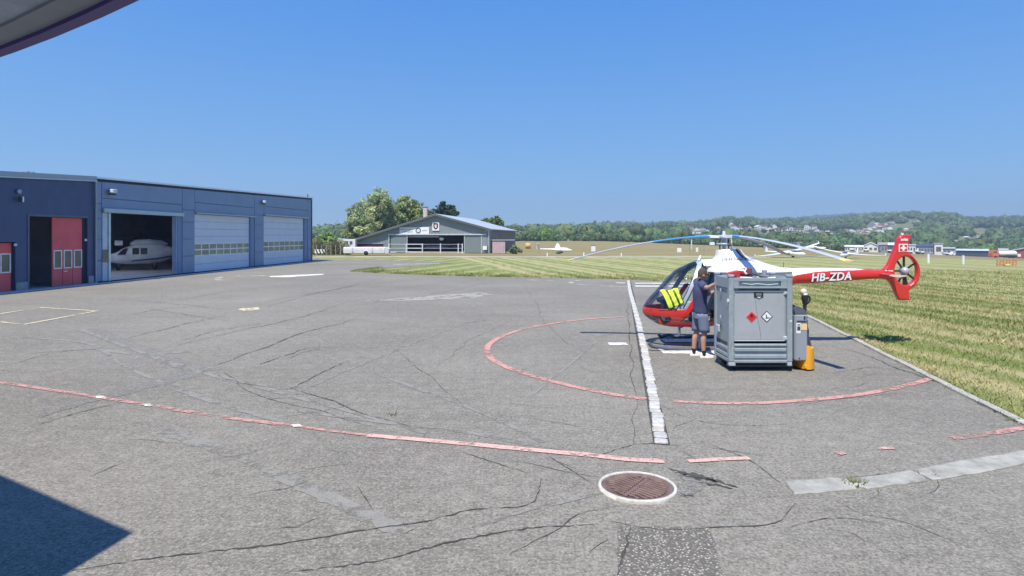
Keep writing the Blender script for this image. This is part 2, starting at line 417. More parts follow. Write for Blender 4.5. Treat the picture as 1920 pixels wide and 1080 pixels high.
EDGE_A, EDGE_B = P(1920,795), P(1527,599)                       # right edge of the apron
edge_dir = (EDGE_B-EDGE_A).normalized()
def edge(t): return EDGE_A + edge_dir*t                          # t = 0 at the picture's right border
T_CORNER = 26.5
corner = edge(T_CORNER)
far_edge = [P(x,y) for x,y in ((1230,527),(1180,524),(1040,521),(900,518.5),(790,515.5),(700,511.5),(660,509),(700,505),(790,498),(850,492.5),(800,489.5),(700,487.2),(590,486.5))]
apron = [edge(-12), edge(T_CORNER)] + far_edge + [Vector((-21.2,66,0)), Vector((-40,66,0)), Vector((-40,-8,0)), Vector((14,-8,0))]
ap = MB().add([(p.x,p.y,0.0) for p in apron], [tuple(range(len(apron)))])
struct('apron', ap, ASPH, 'grey weathered asphalt apron in front of the hangars')

gp = MB(); ribbon(gp, [P(590,481.5), P(760,481), P(980,481.2), P(1160,481.5), P(1300,481.3), P(1440,481.6)], 3.0, -.012, 2.0, .15, .3, 3)
gp2 = MB().add([], [])
struct('gravel_path', gp, M('gravel_path', (.42,.37,.27), .9, var=.25, vs=.8, bump=.4), 'narrow pale gravel path along the far edge of the mown strip')
gp = MB(); ribbon(gp, [(12,74,0),(26,73,0),(40,72,0)], 2.6, -.012, 2.0, .15, .3, 3)
struct('gravel_path', gp, M('gravel_path_green', (.30,.30,.17), .9, var=.3, vs=.8), 'faint trodden path in the grass behind the red tail')
rd = MB(); q = [(70,96),(88,92),(112,90),(140,90)]
ribbon(rd, [(52,118,0),(80,112,0),(110,108,0),(150,104,0)], 6.0, 0, 3.0, 0, 0)
rd.v = [(x,y,terrain(x,y)+.05) for x,y,z in rd.v]
struct('taxiway', rd, M('taxiway_concrete', (.36,.34,.30), .85, var=.15, vs=.3), 'pale concrete taxiway running along the far airfield buildings')

# ------------------------------------------------------------------ patches, cracks
def patch(name, pts, z, mat, label, seed=1, rag=.05):
    q = []; rr = random.Random(seed); n = len(pts)
    for i in range(n):
        a, b_ = P(*pts[i]), P(*pts[(i+1)%n]); k = max(2, int((b_-a).length/.12)); k = min(k, 60)
        for j in range(k):
            p = a.lerp(b_, j/k); q.append((p.x+rr.uniform(-rag,rag), p.y+rr.uniform(-rag,rag), z))
    return struct(name, MB().add(q, [tuple(range(len(q)))]), mat, label)
patch('asphalt_patch', [(1156,988),(1330,990),(1362,1095),(1158,1095)], .004, ASPH_ROUGH, 'coarse stony asphalt patch at the lower edge below the manhole', 2, .012)
patch('asphalt_patch', [(672,565),(790,556),(900,548),(925,552),(880,560),(760,564)], .004, paint_mat('pale_worn_surface', (.36,.335,.275), .09, 3.0), 'long pale concrete-coloured stain in the middle of the apron', 3)
patch('asphalt_patch', [(142,617),(185,616),(285,655),(362,680),(330,690),(250,660)], .004, ASPH_PALE, 'pale repaired strip running across the left of the apron', 4)
patch('asphalt_patch', [(362,680),(400,690),(365,706),(300,724),(170,756),(60,785),(100,765),(240,728),(320,700)], .0035, ASPH_PALE, 'pale repaired trench running to the lower left of the apron', 5)
patch('asphalt_patch', [(1255,880),(1292,884),(1335,905),(1290,934),(1262,925),(1290,905)], .004, ASPH_PALE, 'pale asphalt repair beside the manhole cover', 6, .015)
#patch('asphalt_patch', [(455,521),(560,518),(680,524),(900,536),(760,541),(600,540),(480,534)], .003, ASPH_DARK, 'darker oil-stained area of asphalt near the far hangar door', 8, .2)
#patch('asphalt_patch', [(560,556),(640,540),(690,545),(600,572),(500,585),(450,583)], .0038, ASPH_DARK, 'dark stained streak on the apron left of its pale stain', 9, .15)

TAR = M('crack_tar', (.062,.058,.052), .9, var=.3, vs=6)
cracks = [
 ([(120,1075),(280,1046),(430,1030),(520,1018),(640,1002),(740,988),(850,965),(930,953),(992,942),(1003,912),(1008,902)], .022),
 ([(540,1080),(640,1062),(760,1036),(860,1014),(960,1000),(1040,985),(1120,980)], .024),
 ([(1120,980),(1200,986),(1330,991),(1420,990),(1455,975),(1490,945)], .014),
 ([(1190,990),(1158,994),(1157,1040),(1160,1080)], .03),
 ([(1190,832),(1191,780),(1188,720),(1180,640),(1176,560)], .018),
 ([(1125,855),(1180,838),(1235,833),(1300,842)], .018),
 ([(862,850),(940,870),(1003,890)], .014),
 ([(1030,852),(1050,870),(1100,900)], .014),
 ([(1320,830),(1420,868),(1470,905)], .012),
 ([(232,637),(330,612),(420,592)], .035), ([(320,650),(440,622),(560,596),(640,570)], .035), ([(330,641),(420,618),(500,606)], .03),
 ([(400,686),(470,662),(560,628),(648,604),(662,600),(684,598)], .040),
 ([(500,675),(530,669),(570,655),(625,650)], .03), ([(490,684),(497,676),(520,672)], .04), ([(540,672),(590,655),(640,652)], .02),
 ([(545,730),(620,692),(660,675)], .03), ([(545,730),(620,752),(700,780),(790,805)], .025), ([(400,700),(470,722),(545,730)], .018), ([(410,692),(500,745),(620,775),(700,800)], .016),
 ([(270,578),(360,592),(430,602)], .03), ([(210,560),(330,570),(440,582)], .03), ([(500,576),(560,558),(640,540),(720,520)], .04),
 ([(460,572),(520,562),(600,548),(700,532),(820,522)], .04), ([(650,575),(760,560),(870,540),(930,524)], .03),
 ([(790,574),(900,574),(1050,572)], .03), ([(505,614),(590,618),(640,615)], .02),
 ([(1165,700),(1060,640),(1000,560),(980,530)], .012), ([(880,770),(800,700),(720,640)], .010),
 ([(60,800),(150,772),(240,752)], .02), ([(170,892),(200,880),(240,868)], .012), ([(0,690),(120,660),(240,652)], .014),
 ([(1500,760),(1620,745),(1720,735)], .012), ([(1560,700),(1650,690),(1700,695)], .014), ([(1560,650),(1600,660),(1680,690),(1745,712),(1800,735),(1870,775),(1920,800)], .03),
 ([(1240,760),(1300,790),(1420,800),(1540,790)], .010), ([(1600,900),(1760,880),(1900,860)], .012), ([(1470,985),(1540,975),(1700,990)], .010),
 ([(700,960),(660,930),(668,910)], .012), ([(350,560),(420,548),(480,540)], .03), ([(820,690),(880,640),(960,600)], .012),
 ([(250,590),(300,580),(380,574)], .03), ([(0,640),(100,625),(190,622)], .012), ([(640,600),(760,610),(850,622)], .012),
]
ck = MB()
for i, (pts, w) in enumerate(cracks):
    rr = random.Random(i)
    gpts = [P(*p) for p in pts]
    q = spline(gpts, .5); q = [p + Vector((rr.uniform(-.05,.05), rr.uniform(-.05,.05), 0)) for p in q]
    ribbon(ck, q, lambda t, w=w: w*.62*(.35+.65*math.sin(math.pi*t))*(.6+.8*abs(math.sin(t*23+w*900))), .006+.00003*i, .05, w*.5, .8, i)
for i in range(90):                                                                # short hairline cracks
    rr = random.Random(100+i); y = rr.uniform(500, 760) if i % 3 else rr.uniform(640, 1050); x = rr.uniform(150, 1900)
    if y < 620 and x > 1150: continue
    p = P(x, y); a = R(rr.choice((38, 40, 35, 125, -20)) + rr.uniform(-12,12)); L = rr.uniform(.25,1.3) if y > 620 else rr.uniform(.6,2.4)
    q = [p + Vector((math.cos(a)*L*t + rr.uniform(-.06,.06), math.sin(a)*L*t + rr.uniform(-.06,.06), 0)) for t in (0,.25,.5,.75,1)]
    ribbon(ck, q, lambda t, r=rr.uniform(.003,.008)*(1 if y>620 else 2.6): r*(.3+.7*math.sin(math.pi*t)), .0055, .05, .006, .5, i)
tag(ck.build('cracks', TAR, fix=False), 'dark cracks and open joints crossing the asphalt apron', 'cracks', None, 'stuff')
PALE = paint_mat('pale_dust', (.262,.248,.215), .13, 4.0)
pl_ = MB()                                                                           # bleached, sanded joints and old wheel tracks
for i, (pts, w) in enumerate([([(150,617),(250,655),(350,690),(480,724),(640,768),(800,812)], .10), ([(300,804),(450,860),(600,925),(760,1000)], .14), ([(60,662),(170,655),(260,664),(360,660)], .12), ([(540,745),(640,700),(760,650),(900,596)], .05), ([(560,770),(700,790),(900,815),(1010,838)], .07), ([(700,700),(840,750),(960,800),(1020,830)], .06), ([(1120,640),(1060,690),(1000,740)], .04), ([(20,632),(140,640),(240,690),(420,760),(560,800)], .08), ([(1230,900),(1100,930),(980,960),(900,985)], .05)]):
    ribbon(pl_, [P(*p) for p in pts], lambda t, w=w: w*1.5*(.45+.55*abs(math.sin(t*5+w*50))), .0047+.00004*i, .08, w*.06, .25, 60+i)
tag(pl_.build('worn_joints', PALE, fix=False), 'pale sanded joints and old tracks across the asphalt', 'worn joints', None, 'stuff')
hs = MB()                                                                            # torn surface beside the manhole
for i, (pts, w) in enumerate([([(1255,880),(1290,890),(1320,895),(1345,905)], .05), ([(1268,886),(1305,898),(1330,900)], .04), ([(1300,896),(1340,902),(1385,915)], .035), ([(1310,905),(1350,912),(1375,918)], .03), ([(1275,925),(1290,930),(1300,932)], .03)]):
    ribbon(hs, [P(*p) for p in pts], lambda t, w=w: w*(.3+.9*math.sin(math.pi*t)), .0075, .03, .02, .8, i)
tag(hs.build('broken_asphalt', TAR, fix=False), 'broken dark asphalt edges right of the manhole cover', 'broken asphalt', None, 'stuff')

# ------------------------------------------------------------------ painted markings
def line(pts, w, mat, label, z=.010, seed=0, sm=True):
    mb = MB(); ribbon(mb, [P(*p) for p in pts], w, z, .1, .004, .06, seed, sm); return struct('painted_line', mb, mat, label, False)
arc = [(-20,716),(0,718),(90,731),(188,746),(275,760),(360,774),(440,786),(550,799)]
line(arc, .10, RED_W, 'worn red line curving across the left foreground', .010, 1)
line([(550,799),(620,809),(700,818)], .07, RED_W, 'nearly worn away stretch of red line in the foreground', .0102, 2)
line([(690,817),(780,825),(860,832),(1000,845),(1110,855),(1170,862),(1245,866)], .115, RED_P2, 'pale red line with fine cracks left of the manhole', .0104, 3)
line([(1290,866),(1340,863),(1405,860)], .09, RED_P2, 'short red line stub above the manhole', .0106, 4)
line([(1785,823),(1850,815),(1935,801)], .12, RED_W, 'worn red line ending at the right kerb', .0108, 5)
line([(1570,852),(1582,850)], .10, RED_W, 'small red paint remnant on the right foreground', .0109, 6)
circ = [(1188,594),(1150,595.5),(1110,598),(1050,605),(1000,613.5),(960,624),(930,637),(914,652),(914,663),(926,676),(945,687),(975,698),(1010,709),(1060,722),(1110,733),(1160,742),(1212,749)]
line(circ, lambda t: .14, RED_P, 'red circle line left of the row of cobbles', .0098, 7)
line([(1262,753),(1310,755.5),(1400,757),(1500,752),(1600,742),(1680,728),(1720,718),(1750,709)], .125, RED_P, 'red circle line in front of the grey tank crate', .0096, 8)
line([(1141,645.5),(1176,645.5)], .33, WHITE_P, 'short white dash on the asphalt left of the skids', .0112, 9)
line([(1238,658.5),(1400,658.5)], .60, WHITE_P, 'broad white bar painted under the near skid', .0113, 10)
line([(1243,639),(1400,639)], .42, WHITE_P, 'white bar painted beneath the helicopter belly', .0114, 11)
line([(1191,531.5),(1300,531.5)], .60, WHITE_P, 'far one of two white bars behind the helicopter nose', .0116, 12)
line([(1191,536.8),(1300,536.8)], .60, WHITE_P, 'near one of two white bars behind the helicopter nose', .0117, 13)
line([(0,589),(75,577),(182,583.5),(45,609),(0,604)], .12, YEL_P, 'yellow outlined box marking on the left of the apron', .0118, 14, False)
patch('painted_mark', [(448,579),(486,577),(484,582),(452,583.5)], .0119, YEL_P, 'faded yellow paint spot in the middle of the apron', 15)
patch('painted_mark', [(505,518),(608,513.5),(606,515.5),(540,520),(508,520)], .0121, WHITE_P, 'long white paint bar on the apron before the far door', 16)
patch('painted_mark', [(736,495.2),(822,494),(826,495.4),(740,496.4)], .0122, WHITE_W, 'thin white bar at the tip of the far apron', 17)
line([(1176,538),(1120,535.5),(1078,532.5),(1070,529.5),(1085,526)], .22, WHITE_W, 'thin worn white arc at the far edge of the apron', .0123, 18)
line([(420,527),(408,523.5),(425,518.5),(500,517)], .35, WHITE_W, 'thin worn white arc before the middle hangar door', .0124, 19)
line([(1155,530.5),(1172,531)], .35, WHITE_P, 'tiny white dash beside the far end of the cobbles', .0125, 20)
line([(990,525),(1045,527)], .30, WHITE_W, 'worn white dashes at the far grass edge', .0126, 21)
patch('painted_mark', [(1645,841),(1672,839),(1676,843),(1650,845)], .0127, RED_P2, 'pale pink paint spot on the right foreground', 22, .01)
for i,(x,y,l) in enumerate(((188,746,'white chipped spot on the far left red line'),(277,761,'white ringed anchor spot on the left red line'),(556,800,'white chipped spot on the middle of the red line'))):
    patch('painted_mark', [(x-9,y-2),(x+7,y-2.5),(x+10,y+1),(x-5,y+2)], .0130+.0003*i, WHITE_P, l, 30+i, .012)

# ------------------------------------------------------------------ cobbles, kerb stones, slabs
def piece_mesh(name, w, l, h, seed, c=.012):
    rr = random.Random(seed); mb = MB(); mb.bbox((-w/2,-l/2,-.03),(w/2,l/2,h), c)
    mb.v = [(x+rr.uniform(-.006,.006)*(w/.13), y+rr.uniform(-.008,.008), z+rr.uniform(-.003,.003)) for x,y,z in mb.v]
    return mb.mesh(name)
GRAN = [M('granite_sett_%s' % n, c, .8, var=.25, vs=14, bump=.5, bs=80, dirt=.5) for n, c in (('pale', (.50,.49,.46)), ('mid', (.42,.41,.39)), ('warm', (.46,.43,.38)))]
c0, c1 = P(1241,833), P(1179,526)
strip = MB(); ribbon(strip, [c0, c1], .19, .003, 1.0); cs = tag(strip.build('cobble_strip', TAR, fix=False), 'single row of pale granite cobbles dividing the apron', None, None, 'structure')
cob = [piece_mesh('cobble', .15, .17, .016+.004*i, i) for i in range(4)]
for i, me in enumerate(cob): me.materials.append(GRAN[i % 3])
dv = (c1-c0); L = dv.length; dn = dv.normalized(); ang = math.atan2(-dn.x, dn.y); n = int(L/.205)
for i in range(n):
    p = c0 + dn*(.205*i+.1) + Vector((-dn.y, dn.x, 0))*-random.uniform(-.012,.012)*1.0 + Vector((.12*math.sin(i*.045), 0, 0))*.3
    o = link('cobble', cob[i % 4], None, cs, (p.x, p.y, 0)); o.rotation_euler = (random.uniform(-.02,.02), random.uniform(-.02,.02), ang + random.uniform(-.07,.07) + (math.pi if i % 2 else 0))
kerb = MB(); ribbon(kerb, [edge(-12), edge(T_CORNER)], .16, .004, 2); ks = tag(kerb.build('kerb', M('kerb_base', (.20,.19,.17), .9), fix=False), 'flush kerb between the apron and the right-hand grass', None, None, 'structure')
CONC = M('kerb_concrete', (.40,.385,.34), .85, var=.22, vs=7, bump=.4, dirt=.5)
km = [piece_mesh('kerb_stone', .11, .985, .028+.006*i, 20+i, .012) for i in range(3)]
for me in km: me.materials.append(CONC)
ang = math.atan2(-edge_dir.x, edge_dir.y)
for i in range(int((T_CORNER+8))):
    p = edge(-8+i+.5); o = link('kerb_stone', km[i % 3], None, ks, (p.x, p.y, 0)); o.rotation_euler = (0, random.uniform(-.03,.03), ang + random.uniform(-.006,.006))
# flat slabs at the lower right
sl = empty('slab_strip', (0,0,0), 'row of flat pale concrete slabs set in the lower right asphalt', None); sl['kind'] = 'structure'
SLAB = M('slab_concrete', (.33,.325,.285), .88, var=.28, vs=5, bump=.5, dirt=.6)
for i, pts in enumerate([[(1472,906),(1489,929),(1550,925),(1606,919),(1601,911),(1588,901),(1560,899)], [(1600,911),(1625,918),(1680,911),(1741,903),(1728,893),(1709,885),(1650,894),(1612,899)], [(1713,885),(1748,902),(1830,890),(1960,862),(1985,832),(1930,846),(1820,864),(1760,876)]]):
    rr = random.Random(i); q = []
    for j in range(len(pts)):
        a, b_ = P(*pts[j]), P(*pts[(j+1)%len(pts)])
        for t in (0,.25,.5,.75): p = a.lerp(b_, t); q.append((p.x+rr.uniform(-.012,.012), p.y+rr.uniform(-.012,.012)))
    mb = MB(); cx = sum(p[0] for p in q)/len(q); cy = sum(p[1] for p in q)/len(q)
    r0 = [(x,y,-.03) for x,y in q]; r1 = [(x,y,.012) for x,y in q]; r2 = [(cx+(x-cx)*.97, cy+(y-cy)*.94, .022) for x,y in q]
    mb.loft([r0,r1,r2], True, False); mb.build('slab', SLAB, sl)
wd = MB()                                                                            # weeds in the joints
for (px_,py_,n_) in ((1602,909,60),(1745,893,10),(1905,790,60),(1880,775,40),(740,778,12),(1745,706,30)):
    c = P(px_,py_)
    for k in range(n_):
        a = random.uniform(0,6.28); r = random.uniform(0,.12); p = c+Vector((math.cos(a)*r, math.sin(a)*r*.6, .005)); h = random.uniform(.02,.07); a2 = random.uniform(0,6.28)
        w_ = Vector((math.cos(a2), math.sin(a2), 0))*.008
        wd.add([p-w_, p+w_, p+Vector((math.cos(a)*h*.6, math.sin(a)*h*.6, h))], [(0,1,2)])
tag(wd.build('weeds', M('weed_green', (.14,.17,.05), .8, var=.3, vs=8), fix=False), 'small weeds growing in the joints of kerb and slabs', 'weeds', None, 'stuff')

# manhole
mc = P(1195,916); mh = empty('manhole', mc, 'round rusty brown manhole grate in a white chipped ring', 'manhole')
RUST = M('rusty_iron', (.175,.115,.098), .7, .2, var=.3, vs=9, bump=.4, bs=70, dirt=.25); RIM = M('ring_concrete', (.52,.50,.45), .85, var=.18, vs=8, bump=.5, dirt=.4)
ro = .375
ringm = MB(); rr = random.Random(4); rings = []; seg = 72
for r_, h_ in ((ro*.995,-.03),(ro,.02),(ro*.985,.034),(ro*.925,.036),(ro*.91,.028),(ro*.91,-.02)):
    rings.append([(r_*math.cos(2*math.pi*k/seg)*(1+.010*noise.noise((k*.5,r_*9,0))), r_*math.sin(2*math.pi*k/seg)*.93*(1+.010*noise.noise((k*.5,r_*9,3))), h_+.004*noise.noise((k*.7,1,h_*30)) - (.034 if 38 < k < 46 and h_ > 0 and r_ > ro*.95 else 0)) for k in range(seg)])
ringm.loft(rings, False, True); ringm.build('ring', RIM, mh)
cov = MB(); cov.lathe((0,0,0), ((.340,-.02),(.340,.022),(.330,.026),(.304,.026),(.294,.012),(.0,.012)), 64); o = cov.build('cover', RUST, mh); o.scale = (1,.93,1)
gr = MB(); gr.bbox((-.022,-.26,.010),(.022,.26,.027), .004); o = gr.build('grate_spine', RUST, mh); o.rotation_euler = (0,0,R(-38))
n_r = 0
for s in (-1,1):
    for k in range(11):
        yy = -.24+.048*k; xm = math.sqrt(max(.0, .272**2-yy*yy))
        if xm < .09: continue
        pts = [(s*(.028+(xm-.028)*t), yy+.012*math.sin(t*5.5+k*.1)*s, .019) for t in np.linspace(0,1,9)]
        mb = MB(); mb.tube(pts, [.0135]*9, 6); o = mb.build('grate_bar', RUST, mh); o.rotation_euler = (0,0,R(-38) + 0); o.scale = (1,.93,1)

# ------------------------------------------------------------------ grass blades near the apron
def grass_field():
    V_, T_, C_ = [], [], []
    def scatter(n, t0, t1, c0_, c1_, h0, h1, w):
        t = rng.uniform(t0, t1, n); c = rng.uniform(0,1,n)**1.3*(c1_-c0_)+c0_
        nx_, ny_ = -edge_dir.y*-1, edge_dir.x*-1
        nrm = np.array([edge_dir.y, -edge_dir.x])                # to the right of the edge
        bx = EDGE_A.x + edge_dir.x*t + nrm[0]*c; by = EDGE_A.y + edge_dir.y*t + nrm[1]*c
        ok = (by > 5) & (bx/np.maximum(by,1) < 0.95); bx, by = bx[ok], by[ok]
        return bx, by
    def blades(bx, by, h0, h1, w, droop):
        n = len(bx); a = rng.uniform(0, 2*math.pi, n); h = rng.uniform(h0, h1, n); lean = rng.uniform(.2, 1.0, n)*h*droop; a2 = rng.uniform(0, 2*math.pi, n)
        zb = np.array([terrain(x, y) for x, y in zip(bx, by)]) if bx.max() > 42 else np.full(n, -.02)
        wv = w*rng.uniform(.6,1.4,n)
        p0 = np.stack([bx-np.cos(a)*wv, by-np.sin(a)*wv, zb], 1); p1 = np.stack([bx+np.cos(a)*wv, by+np.sin(a)*wv, zb], 1)
        p2 = np.stack([bx+np.cos(a2)*lean, by+np.sin(a2)*lean, zb+h], 1)
        v = np.stack([p0,p1,p2],1).reshape(-1,3); t = np.arange(3*n).reshape(-1,3)
        s = rng.uniform(.65,1.35,n); warm = rng.uniform(-.12,.12,n)
        c = np.stack([s*(1+warm), s, s*(1-.5*warm)],1); c = np.repeat(c,3,0)
        b0 = sum(len(x) for x in V_); V_.append(v); T_.append(t+b0); C_.append(np.clip(c,0,1.6))
    bx, by = scatter(90000, -4, 26, .06, 9, 0,0,0); blades(bx, by, .03, .085, .008, 1.2)
    bx, by = scatter(60000, 0, 40, 3, 26, 0,0,0); blades(bx, by, .04, .11, .016, 1.2)
    bx, by = scatter(9000, -4, 26, .05, .05, 0,0,0); bx = bx+rng.normal(0,.06,len(bx)); blades(bx, by, .03, .09, .008, 1.5)
    # ragged grass edge of the strip beyond the apron
    fe = [corner] + far_edge[:8]; n = 16000; k = rng.integers(0, len(fe)-1, n); t = rng.uniform(0,1,n)
    bx = np.array([fe[i].x*(1-u)+fe[i+1].x*u for i,u in zip(k,t)]); by = np.array([fe[i].y*(1-u)+fe[i+1].y*u for i,u in zip(k,t)])
    blades(bx+rng.normal(0,.1,n), by+rng.gamma(1.2,1.1,n), .04, .12, .022, 1.2)
    # scattered taller tufts
    bx, by = scatter(500, 0, 40, 2, 22, 0,0,0)
    bx = np.repeat(bx, 14)+rng.normal(0,.07,len(bx)*14); by = np.repeat(by, 14)+rng.normal(0,.07,len(by)*14); blades(bx, by, .06, .17, .010, 1.0)
    o = big_mesh('grass', np.concatenate(V_), None, np.concatenate(T_), GRASSB, None, np.concatenate(C_))
    tag(o, 'mown grass blades and tufts beside the apron edge', 'grass', None, 'stuff')
grass_field()
# ------------------------------------------------------------------ left hangar and hall: local x along the wall (away), y inward, z up
WO = Vector((-21.9, 25.3, 0)); WA = math.atan2(1.0, .074); WN = math.hypot(1, .074)
def wd_(px): return 23.772/(.074-(px-CXP)/F)
def wx(px): return (wd_(px)-25.3)*WN
def wz(px, py): return CH-(py-HYP)*wd_(px)/F
NAVY = M('navy_cladding', (.062,.092,.185), .45, .25, var=.12, vs=1.5, bump=.10, bs=220); SLATE = M('slate_blue_cladding', (.205,.285,.42), .42, .2, var=.07, vs=.8, bump=.05, bs=160)
SLATE2 = M('slate_blue_frame', (.155,.235,.39), .45, .2, var=.08); TRIMW = M('pale_metal_trim', (.62,.66,.68), .35, .5, var=.06); TRIMG = M('grey_flashing', (.33,.38,.42), .4, .4, var=.08)
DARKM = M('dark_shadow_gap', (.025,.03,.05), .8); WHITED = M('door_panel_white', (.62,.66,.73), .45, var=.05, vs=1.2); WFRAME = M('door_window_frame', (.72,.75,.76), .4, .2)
PANE = M('dark_pane', (.10,.115,.105), .08, 0, var=.3, vs=1.5, spec=.8); REDP = M('red_door', (.76,.11,.12), .5, var=.10, vs=2, dirt=.12); INNER = M('hangar_inside', (.58,.60,.70), .8, var=.2, vs=.7)
CONCF = M('hangar_floor', (.50,.50,.52), .5, var=.15, vs=.8); LIGHTM = M('floodlight_white', (.75,.78,.80), .3, .2); BLACK = M('black_plastic', (.02,.02,.022), .5)

hall = empty('workshop_hall', WO, 'navy clad flat roofed hall with two red doors at far left', 'building', None, WA)
hang = empty('hangar', WO, 'slate blue hangar with three big doors beside the navy hall', 'building', None, WA)
X0, XB, XE = -6.0, wx(177), wx(585)
def top_hall(x): return 5.18 + (5.49-5.18)*x/XB
def top_hang(x): return 5.40 + (6.11-5.40)*(x-wx(180))/(XE-wx(180))
def quadbox(mb, x0, x1, z0, z1, y0, y1, zs0=None, zs1=None):
    """box whose top follows z1 at x0 / zs1 at x1 (sloping top), bottom z0 / zs0"""
    zs1 = z1 if zs1 is None else zs1; zs0 = z0 if zs0 is None else zs0
    vs = [(x0,y0,z0),(x1,y0,zs0),(x1,y1,zs0),(x0,y1,z0),(x0,y0,z1),(x1,y0,zs1),(x1,y1,zs1),(x0,y1,z1)]
    return mb.add(vs, [(3,2,1,0),(4,5,6,7),(0,1,5,4),(1,2,6,5),(2,3,7,6),(3,0,4,7)])
def B(parent, name, mat, x0, x1, z0, z1, y0, y1, zs1=None, zs0=None):
    mb = MB(); quadbox(mb, x0, x1, z0, z1, y0, y1, zs0, zs1); return mb.build(name, mat, parent)

# --- hall
ro0, ro1, rt = wx(51), wx(164), wz(100,406)
r1 = wx(29); r1t = wz(10,454)
w = MB()
quadbox(w, X0, -2.6, 0, top_hall(X0), 0, .2, 0, top_hall(-2.6)); quadbox(w, -2.6, r1, r1t, top_hall(-2.6), 0, .2, r1t, top_hall(r1))
quadbox(w, r1, ro0, 0, top_hall(r1), 0, .2, 0, top_hall(ro0)); quadbox(w, ro0, ro1, rt, top_hall(ro0), 0, .2, rt, top_hall(ro1)); quadbox(w, ro1, XB, 0, top_hall(ro1), 0, .2, 0, top_hall(XB))
w.build('wall', NAVY, hall)
w = MB(); w.box((X0,9,0),(XB,9.2,5)); w.box((X0-.2,.2,0),(X0,9.2,5)); w.box((XB-.12,.2,0),(XB-.01,9.0,5)); w.box((X0,.21,4.9),(XB-.13,9.0,5.0)); w.build('inner_wall', INNER, hall)
B(hall, 'floor', CONCF, X0, XB-.13, -.02, .015, .0, 9.0)
B(hall, 'roof', TRIMG, X0, XB, 5.05, 5.12, .21, 9.2)
f = MB(); quadbox(f, X0, XB+.05, top_hall(X0)-.20, top_hall(X0)+.02, -.10, .30, top_hall(XB)-.20, top_hall(XB)+.02); f.build('roof_fascia', M('fascia_grey',(.36,.41,.44),.4,.4,var=.05), hall)
f = MB(); quadbox(f, X0, XB+.05, top_hall(X0)-.25, top_hall(X0)-.203, -.13, .2, top_hall(XB)-.25, top_hall(XB)-.203); f.build('roof_gutter', TRIMW, hall)
def red_leaf(parent, xa, xb, zt, y, wins, wz0, wz1):
    th = .06
    m = MB(); n = 3; stp = (xb-xa)/n
    leaf = B(parent, 'door', REDP, xa, xb, .04, wz0-.001, y, y+th); m2 = MB(); m2.box((xa,y,wz1+.001),(xb,y+th,zt)); m2.build('upper_panel', REDP, leaf)
    edges = [xa]
    for (a,b_) in wins: edges += [a, b_]
    edges.append(xb); st = MB()
    for a, b_ in zip(edges[0::2], edges[1::2]):
        if b_-a > .01: st = MB(); st.box((a,y,wz0),(b_,y+th,wz1)); st.build('mullion', REDP, leaf)
    for a, b_ in wins:
        fr = MB(); t = .055
        fr.box((a,y-.02,wz0),(b_,y+th-.01,wz0+t)); fr.box((a,y-.02,wz1-t),(b_,y+th-.01,wz1)); fr.box((a,y-.02,wz0+t),(a+t,y+th-.01,wz1-t)); fr.box((b_-t,y-.02,wz0+t),(b_,y+th-.01,wz1-t))
        fr.build('window_frame', WFRAME, leaf); pn = MB(); pn.box((a+t,y+.01,wz0+t),(b_-t,y+.03,wz1-t)); pn.build('pane', PANE, leaf)
    for k in range(1, n+1):
        j = MB(); x = xa+stp*k-(.02 if k == n else 0); j.box((x-.012,y-.006,.05),(x+.012,y-.001,wz0-.02)); j.build('door_seam', M('door_seam_dark',(.25,.03,.035),.6), leaf)
    h = MB(); h.bbox((xa+stp*1.02,y-.06,wz0-.16),(xa+stp*1.02+.22,y-.02,wz0-.11), .01); h.build('handle', WFRAME, leaf)
    return leaf
za, zb = wz(130,503), wz(130,468.5)
L0, L1 = wx(102.5), wx(158)
red_leaf(hall, L0, L1, rt-.04, .12, [(wx(104.5),wx(120)), (wx(123.5),wx(139)), (wx(142.5),wx(157.5))], za, zb)
red_leaf(hall, -2.6, wx(26), r1t-.04, .12, [(-2.45,-1.65),(-1.5,wx(2)),(wx(5),wx(24.5))], wz(15,512), wz(15,475))
fr = MB(); t = .09
fr.box((ro0,-.03,rt-.02),(ro1,.2,rt+t)); fr.box((ro0,-.03,0),(ro0+t,.2,rt-.021)); fr.build('door_frame', M('door_frame_grey',(.10,.13,.17),.5), hall)
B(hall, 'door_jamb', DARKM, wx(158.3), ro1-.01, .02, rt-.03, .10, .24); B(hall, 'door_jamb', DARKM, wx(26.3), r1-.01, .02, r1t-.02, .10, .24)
dl = MB()                                                                           # folded door leaf standing open inside the dark half
dl.box((ro0+.25,.5,.02),(ro0+.33,3.2,rt-.2)); dl.box((ro0+1.4,2.9,.02),(ro0+3.0,3.0,rt-.3)); dl.build('open_door_leaf', M('dark_leaf',(.05,.055,.08),.6), hall)
B(hall, 'plinth', M('plinth_concrete',(.30,.31,.31),.85,var=.2), wx(29)+.01, ro0-.01, 0, .38, -.04, .0-.002)
B(hall, 'plinth', M('plinth_concrete',(.3,.3,.3)), ro1+.02, wx(174), 0, .40, -.06, -.003)
B(hall, 'base_strip', M('threshold_metal',(.30,.33,.40),.5,.4), X0, XB, .0, .05, -.22, -.07)
dp = MB(); dp.tube([(XB-.02,-.10,top_hall(XB)-.25),(XB-.02,-.12,4.0),(XB+.02,-.07,3.9),(XB+.02,-.07,.05)], .05, 8); dp.build('downpipe', TRIMG, hall)
ant = MB(); ant.box((wx(75),.6,5.2),(wx(78),.9,5.42)); ant.box((wx(84),.6,5.2),(wx(88),.9,5.42)); ant.build('roof_vent', TRIMG, hall)

